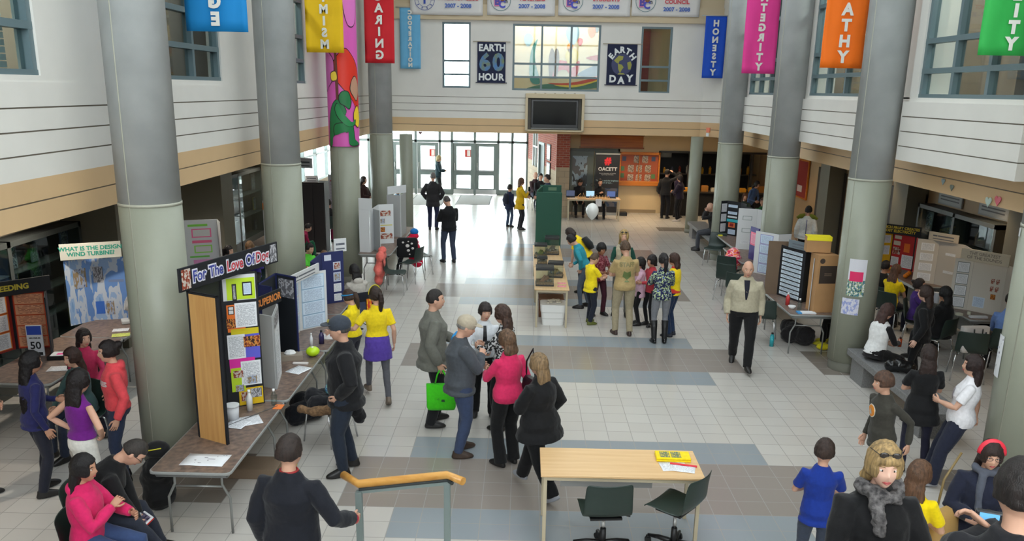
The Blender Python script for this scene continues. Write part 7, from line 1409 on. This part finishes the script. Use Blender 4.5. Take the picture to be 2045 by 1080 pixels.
t = thing('book', 'white book with a teal spine on the third left table', 'book', (-2.78, 11.50, .74), .1); MB().box(-.10, .10, -.14, .14, 0, .02).build('pages', paint((230, 230, 230)), t); MB().box(.10, .115, -.14, .14, 0, .022).build('cover', paint((30, 150, 160)), t)
t = thing('tissue_box', 'flat cardboard tray with white tissue on the second left table', 'box', (-3.05, 10.45, .74), .3); MB().box(-.14, .14, -.10, .10, 0, .07).build('carton', paint((150, 138, 124)), t); MB().ball((-.02, 0, .08), (.08, .06, .05), 8).build('tissue', paint((236, 236, 236)), t)
tag(MB().tube([(-3.2, 8.0, .748), (-2.75, 8.75, .748)], .004, 5).build('pencil', paint((90, 90, 90))), 'thin pencil lying across the nearest left table', 'pencil')
tag(MB().ball((-2.60, 8.72, .055), .055, 16).build('tape_measure', paint((226, 206, 30), .4), smooth=True), 'round yellow tape measure on the floor near the first table leg', 'tape measure')
tag(MB().box(-3.4, -2.7, 8.4, 8.75, 0, .12).build('cardboard_tray', paint((120, 102, 84)), bevel=.006), 'flat brown cardboard tray on the floor under the nearest left table', 'box')
t = thing('knit_hat', 'black knit hat with yellow stitching on the bag behind the nearest left table', 'hat', (-3.70, 7.75, .58)); MB().ball((0, 0, .06), (.13, .11, .09), 16).build('hat_body', cloth((22, 22, 24)), t, True); MB().tube([(-.08, -.09, .08), (0, -.1, .10), (.08, -.08, .11)], .006).build('stitching', C_(200, 190, 40), t)
drape('black_backpack', 'black backpack on the floor beside the nearest left table', 'backpack', [(-3.72, 7.75, .14), (-3.74, 7.78, .32), (-3.70, 7.72, .46)], [.17, .17, .13], (26, 26, 28), .03)
paper(-2.98, 6.95, .0, .22, .16, .4, 'white leaflet with a green picture on the floor below the nearest table', photo_mat('leaf', [(226, 228, 226), (226, 228, 226), (150, 180, 70), (206, 210, 206)], 3, 1), cat='leaflet', name='leaflet')
# wheelchair
w_ = WCP; t = thing('wheelchair', 'black wheelchair with large spoked wheels on the left', 'wheelchair', (w_.x, w_.y, 0), rad(38))
MB().box(-.21, .21, -.18, .24, .42, .46).build('seat', cloth((24, 24, 28)), t, bevel=.01); MB().box(-.21, .21, -.235, -.205, .44, .90).build('backrest', cloth((26, 28, 36)), t, bevel=.01)
for s in (-1, 1):
    wh = MB().tube([(s*.28, -.08+.30*math.cos(2*PI*k/28), .31+.30*math.sin(2*PI*k/28)) for k in range(29)], .014, 8).build('wheel', paint((30, 30, 32)), t, True)
    MB().tube([(s*.315, -.08+.26*math.cos(2*PI*k/28), .31+.26*math.sin(2*PI*k/28)) for k in range(29)], .008, 6).build('push_rim', CHROME, wh, True)
    b = MB()
    for k in range(14): b.tube([(s*.28, -.08, .31), (s*.28, -.08+.29*math.cos(2*PI*k/14), .31+.29*math.sin(2*PI*k/14))], .003, 4)
    b.build('spokes', CHROME, wh); MB().tube([(s*.23, -.22, .95), (s*.23, -.22, .2), (s*.23, .3, .2), (s*.23, .3, .62), (s*.23, -.2, .66)], .011).build('side_frame', CHROME, t, True)
    MB().box(s*.23-.03, s*.23+.03, -.14, .16, .66, .69).build('armrest', BLK, t, bevel=.006); MB().tube([(s*.2, .34, .08+.07*0+.07*math.cos(2*PI*k/14)*0+.0), (s*.2, .34, .09)], .06, 12).build('caster', BLK, t); MB().tube([(s*.23, -.22, .93), (s*.23, -.32, .95)], .014).build('push_handle', BLK, t, True)
MB().box(-.16, .02, -.26, -.236, .5, .74).build('navy_pouch', C_(50, 60, 84), t); MB().box(.04, .14, -.262, -.24, .46, .78).build('orange_packet', photo_mat('packet', [(230, 140, 30), (236, 200, 40), (220, 110, 30), (200, 60, 40)], 4, 1), t)
# right tables
t = bottle(4.62, 13.95, .74, .036, .22, (190, 60, 60), 'soda bottle with red drink at the corner of the right table', (230, 230, 230)); bottle(4.72, 13.62, .74, .036, .20, (214, 220, 226), 'clear bottle next to the white foam cups on the right table', m_=glass())
t = thing('foam_cups', 'white foam bowl on the right table', 'bowl', (4.62, 13.70, .74)); MB().cyl(0, 0, 0, .05, .04, 18, .065).build('bowl', paint((230, 230, 230)), t, True)
t = thing('paper_stack', 'stack of blue and white leaflets at the corner of the right table', 'leaflets', (4.78, 13.42, .74)); MB().box(-.12, .14, -.07, .07, 0, .02).build('sheets', paint((226, 228, 232)), t); MB().box(-.16, -.10, -.08, .06, 0, .022).build('blue_leaflet', paint((70, 150, 210)), t)
tag(MB().box(5.02, 5.12, 21.0, 21.06, .74, .77).build('sticky_notes', paint((230, 226, 60))), 'yellow sticky notes at the far end of the right tables', 'note'); tag(MB().box(4.82, 4.92, 18.6, 18.7, .74, .77).build('sticky_pad', paint((226, 226, 60))), 'yellow pad on the edge of the right table', 'note')
drape('dark_bags', 'dark bags on the floor under the cardboard boxes', 'bag', [(4.8, 14.2, .14), (5.0, 14.0, .18), (4.9, 14.6, .15)], [.16, .18, .16], (30, 28, 30), .06)
tag(MB().ball((5.25, 13.75, .06), (.12, .09, .06), 12).build('yellow_pouch', cloth((230, 216, 40)), smooth=True), 'yellow pouch on the floor behind the right table legs', 'pouch')
paper(-5.95, 10.55, .74, .28, .22, .5, 'white sheets beside the orange board'); t = thing('binder', 'black binder with a pink sheet in front of the orange board', 'binder', (-6.05, 10.3, .74), .2); MB().box(-.16, .16, -.11, .11, 0, .05).build('cover', BLK, t); MB().box(-.13, .15, -.09, .09, .05, .055).build('pages', WB, t); MB().box(-.06, .08, -.05, .02, .0555, .057).build('pink_note', C_(230, 70, 150), t)
paper(-5.85, 9.85, .74, .26, .2, .2, 'white sheet at the front of the table with the orange board'); paper(-5.9, 11.6, .74, .22, .16, .3, 'white sheet on the table with the wind turbine board'); paper(-5.78, 11.35, .74, .24, .18, .4, 'yellow green sheet on the table with the wind turbine board', printed('limesheet', (206, 214, 110), (140, 150, 60), 8, 4))
t = thing('desk_fan', 'white desk fan in front of the wind turbine board', 'fan', (-5.95, 12.0, .74), rad(30)); FW_ = paint((200, 200, 198), .35)
MB().box(-.12, .12, -.09, .09, 0, .06).build('base', FW_, t, bevel=.015); MB().cyl(0, 0, .06, .22, .018, 12).build('neck', FW_, t, True); q = Matrix.Translation((0, 0, .30)) @ Matrix.Rotation(-rad(70), 4, 'Y')
MB(q).cyl(0, 0, -.03, .03, .11, 24).ball((0, 0, -.06), (.055, .055, .06), 12).build('fan_head', FW_, t, True); mb = MB(q)
for k in range(16): mb.tube([(.015*math.cos(k*PI/8), .015*math.sin(k*PI/8), .055), (.11*math.cos(k*PI/8), .11*math.sin(k*PI/8), .035)], .002, 4)
mb.build('grille', FW_, t)
t = thing('model_turbine', 'small model turbine with a grey tower beside the desk fan', 'model', (-5.78, 12.3, .74)); MB().box(-.04, .04, -.03, .03, 0, .34).build('tower', paint((170, 172, 172)), t); MB().box(-.10, -.05, -.02, .02, .02, .22).build('red_striped_tube', C_(200, 60, 90), t); MB().box(-.16, .08, -.05, .05, 0, .02).build('plinth', C_(150, 120, 80), t)
t = thing('open_book', 'large open white book on a table in the left aisle', 'book', (-5.75, 19.2, .74), .3); MB().box(-.30, 0, -.22, .22, 0, .02).box(0, .30, -.22, .22, 0, .025).build('pages', PRB, t)
for k in range(7): tag(MB().ball((-5.9+.09*k, 23.1+.05*(k % 3), .80), (.05, .05, .06), 8).build('craft_item', paint([(200, 50, 50), (226, 130, 90), (220, 214, 206)][k % 3]), smooth=True), 'small red and white craft piece on the far left aisle table', 'craft', 'crafts on the far left aisle table')
for k in range(5): tag(MB().ball((7.72+.10*(k % 3), 16.35+.14*k, .785), .045, 14).build('orange', paint((240, 130, 20), .4), smooth=True), 'orange fruit on the right aisle table', 'fruit', 'oranges on the right aisle table')
tag(MB().ball((7.70, 17.1, .79), (.05, .05, .045), 12).build('lemon', paint((236, 196, 40), .4), smooth=True), 'yellow lemon beside the oranges in the right aisle', 'fruit'); tag(MB().cyl(7.66, 16.9, .74, .76, .14, 20).build('plate', paint((190, 120, 80)), smooth=True), 'brown plate among the fruit in the right aisle', 'plate')
t = thing('card_stand', 'white name card and small dishes before the cream board', 'card', (7.60, 13.35, .74)); MB().box(-.14, .14, -.04, .04, 0, .03).build('card', WB, t); MB().cyl(-.24, .15, 0, .03, .06, 16).cyl(-.05, .2, 0, .05, .03, 14).build('dishes', paint((200, 200, 180)), t)
tag(MB().tube([(7.25, 14.1, .80), (7.25, 14.1, .98)], .05, 12).build('paper_cup', paint((200, 204, 210))), 'pale paper cup on the rightmost aisle table', 'cup')
# display cases and plaques
def case(X, s, y0, y1, z1, label, items, nsh=4):
    t = thing('display_case', label, 'display case', (X, (y0+y1)/2, 0)); l = (y1-y0)/2; K = paint((74, 78, 76), .5)
    a, b = (0, .32*s) if s > 0 else (.32*s, 0)
    MB().box(min(a, b), max(a, b), -l, -l+.07, 0, z1).box(min(a, b), max(a, b), l-.07, l, 0, z1).box(min(a, b), max(a, b), -l, l, z1-.08, z1).box(min(a, b), max(a, b), -l, l, 0, .45).box(min(a, b), max(a, b), -.04, .04, 0, z1).build('frame', K, t)
    MB().box(-.01*s, .0, -l, l, .45, z1).build('back', paint((26, 28, 32)), t)
    for k in range(1, nsh): z = .45+(z1-.53)*k/nsh; MB().box(min(a, b)+.02, max(a, b)-.02, -l+.07, l-.07, z, z+.02).build('shelf', K, t)
    MB().box(s*.315-.004, s*.315+.0, -l+.05, l-.05, .45, z1-.06).build('glass_front', GL, t)
    CC = [(120, 128, 136), (96, 110, 140), (150, 150, 150), (86, 92, 104), (140, 136, 70), (110, 112, 120)]
    for i in range(items):
        k = i % nsh; y = -l+.25+(2*l-.5)*((i//nsh)/max(1, items//nsh-1 if items//nsh > 1 else 1)); 
        if abs(y) < .15: y += .25
        z = .47+(z1-.53)*k/nsh+.02; hh = .26+.08*(i % 3); ww = .17+.05*((i*7) % 3)
        if hh > (z1-.53)/nsh: hh = (z1-.53)/nsh-.06
        f = thing('framed_photo', 'framed picture inside '+label.split(',')[0], 'picture', (X+s*.16, (y0+y1)/2+y, z), rad(90*s), 'framed pictures in '+label.split(',')[0])
        MB().box(-ww/2, ww/2, -.01, .01, 0, hh).build('frame', paint(CC[i % 6]), f); MB().sheet(-ww/2+.02, ww/2-.02, .02, hh-.02, -.012).build('print', photo_mat('case%d' % (i % 5), [CC[(i+1) % 6], (40, 44, 52), (150, 156, 160), (66, 70, 80)], 5, i % 5), f)
    return t
case(AL+.01, 1, 9.2, 13.0-.02, 2.12, 'the near display case of the dark left aisle, full of pictures', 20); case(AL+.01, 1, 18.6, 22.3, 2.15, 'the second display case of the left aisle, beyond the second column', 12, 3)
case(AR-.01, -1, 14.6, 17.6, 2.10, 'the display case on the right aisle wall', 10, 3)
def plaque(X, s, y, z, w, h, label, m_, g=None):
    t = thing('wall_plaque', label, 'plaque', (X, y, z), rad(90*s), g); MB().box(-w/2, w/2, -.0, .03, -h/2, h/2).build('frame', paint((150, 150, 146)), t); MB().sheet(-w/2+.03, w/2-.03, -h/2+.03, h/2-.03, -.004).build('engraving', m_, t)
DP = printed('name_plates', (156, 152, 160), (50, 46, 60), 3, 9, .75)
for y in (9.95, 11.1, 12.25): plaque(AL+.04, 1, y, 2.32, 1.06, .30, 'long wall plaque with rows of dark name plates above the left aisle case', DP, 'name plaques above the left case')
for y, w in ((15.3, 1.0), (16.9, .95)): plaque(AR-.04, -1, y, 2.45, w, .62, ('nearer' if y < 16 else 'farther')+' framed plaque with rows of names on the right aisle wall', printed('name_rows', (170, 170, 168), (90, 90, 92), 9, 4, .8))
plaque(AR-.04, -1, 19.3, 2.45, .5, .5, 'pale framed chart above the dark doors of the right aisle', printed('calendar', (206, 206, 200), (120, 120, 120), 8, 5, .8))
plaque(AL+.04, 1, 17.0, 2.45, .9, .22, 'grey sign over the dark door of the left aisle', printed('door_sign', (130, 134, 134), (60, 60, 62), 2, 4, .7))
# things fixed on the fascias and the columns
def heart(mb, s): 
    P = [(s*.016*16*math.sin(q)**3/16, s*(13*math.cos(q)-5*math.cos(2*q)-2*math.cos(3*q)-math.cos(4*q))/16*.016) for q in [2*PI*k/24 for k in range(24)]]
    P = [(x*55, y*55) for x, y in P]; n = len(P); v = [(x, 0, y) for x, y in P]+[(x, -.006, y) for x, y in P]; return mb.add(v, [tuple(range(n)), tuple(range(2*n-1, n-1, -1))]+[(i, (i+1) % n, (i+1) % n+n, i+n) for i in range(n)])
for px_, py_, c, lb in ((1993, 400, (200, 40, 70), 'red paper heart stuck on the right fascia'), (1974, 402, (170, 190, 180), 'silver paper heart next to the red one on the right fascia'), (1884, 362, (150, 170, 176), 'silver paper star on the right fascia'), (1901, 374, (120, 130, 120), 'small grey paper cut-out on the right fascia')):
    p = atX(px_, py_, XR-.012); t = thing('paper_heart' if 'heart' in lb else 'paper_cutout', lb, 'decoration', tuple(p), rad(90)); t.rotation_euler = (0, 0, rad(-90)); heart(MB(), .08 if 'heart' in lb else .055).build('paper_shape', paint(c, .4), t)
p = atX(1450, 257, XR-.02); t = thing('exit_light', 'small red and orange sign light at the far right corner of the fascia', 'light', (5.60, 25.80, 3.12), rad(-45)); MB().box(-.06, .06, -.04, 0, 0, .14).build('housing', paint((220, 120, 90)), t); MB().box(-.05, .05, -.045, -.04, -.12, -.02).build('white_label', WB, t)
t = thing('heart_cutout', 'small dark heart hanging above the glass doors', 'decoration', (-3.25, YE-.03, 2.93)); heart(MB(), .06).build('paper_shape', paint((110, 70, 70)), t)
def on_column(cx, cyy, r, px_, py_top, py_bot, name, label, cat, wdt, m_, extras=()):
    """sheet wrapped on a column where the line of sight meets it"""
    d = ray(px_, (py_top+py_bot)/2); o = Vector((0, 0, EYE)); A = d.x**2+d.y**2; B = -2*(d.x*cx+d.y*cyy); Cc = cx*cx+cyy*cyy-r*r; q = (-B-math.sqrt(max(0, B*B-4*A*Cc)))/(2*A)
    p = o+d*q; a = math.atan2(p.y-cyy, p.x-cx)
    def zof(py): dd_ = ray(px_, py); t_ = (p.y)/dd_.y; return EYE+t_*dd_.z
    z0, z1 = zof(py_bot), zof(py_top); t = thing(name, label, cat, (cx, cyy, z0)); rr = r+.008
    def patch(nm, u0, u1, v0, v1, mm, lift=0):
        n = 8; v, f, uv = [], [], {}
        for j in range(2):
            for i in range(n+1): th = a+(u0+(u1-u0)*i/n-.5)*wdt/rr; v.append(((rr+lift)*math.cos(th), (rr+lift)*math.sin(th), (z1-z0)*(v0 if j == 0 else v1)))
        for i in range(n): f.append((i, i+1, i+n+2, i+n+1)); uv[i] = ((i/n, 0), ((i+1)/n, 0), ((i+1)/n, 1), (i/n, 1))
        q = MB(); q.v, q.f, q.uv = v, f, uv; q.build(nm, mm, t)
    patch('paper', 0, 1, 0, 1, m_)
    for e in extras: patch(*e)
    return t
on_column(5.3, 12.8, .315, 1712, 518, 573, 'poster', 'upper white poster with a pink strip on the second right column', 'poster', .26, C_(214, 214, 222), [('photo_band', 0, 1, -.35, .25, photo_mat('poster_photo', [(30, 34, 44), (80, 130, 150), (150, 170, 120), (220, 220, 220)], 7, 3), .001), ('pink_strip', .1, .85, .2, .55, C_(222, 40, 100), .003)])
on_column(5.3, 12.8, .318, 1697, 596, 628, 'poster', 'lower white poster with blue and orange scribbles on the second right column', 'poster', .26, photo_mat('scribble', [(214, 214, 226), (214, 214, 226), (206, 206, 222), (150, 160, 210)], 5, 6))
on_column(5.3, 8.2, .315, 1995, 668, 750, 'poster', 'white handwritten sheet taped on the near right column', 'poster', .16, PRH)
on_column(5.3, 8.2, .315, 2038, 455, 472, 'label', 'small white label high on the near right column', 'label', .05, WB)
for o in COL.objects:
    if 'seat_h' in o.keys(): del o['seat_h']
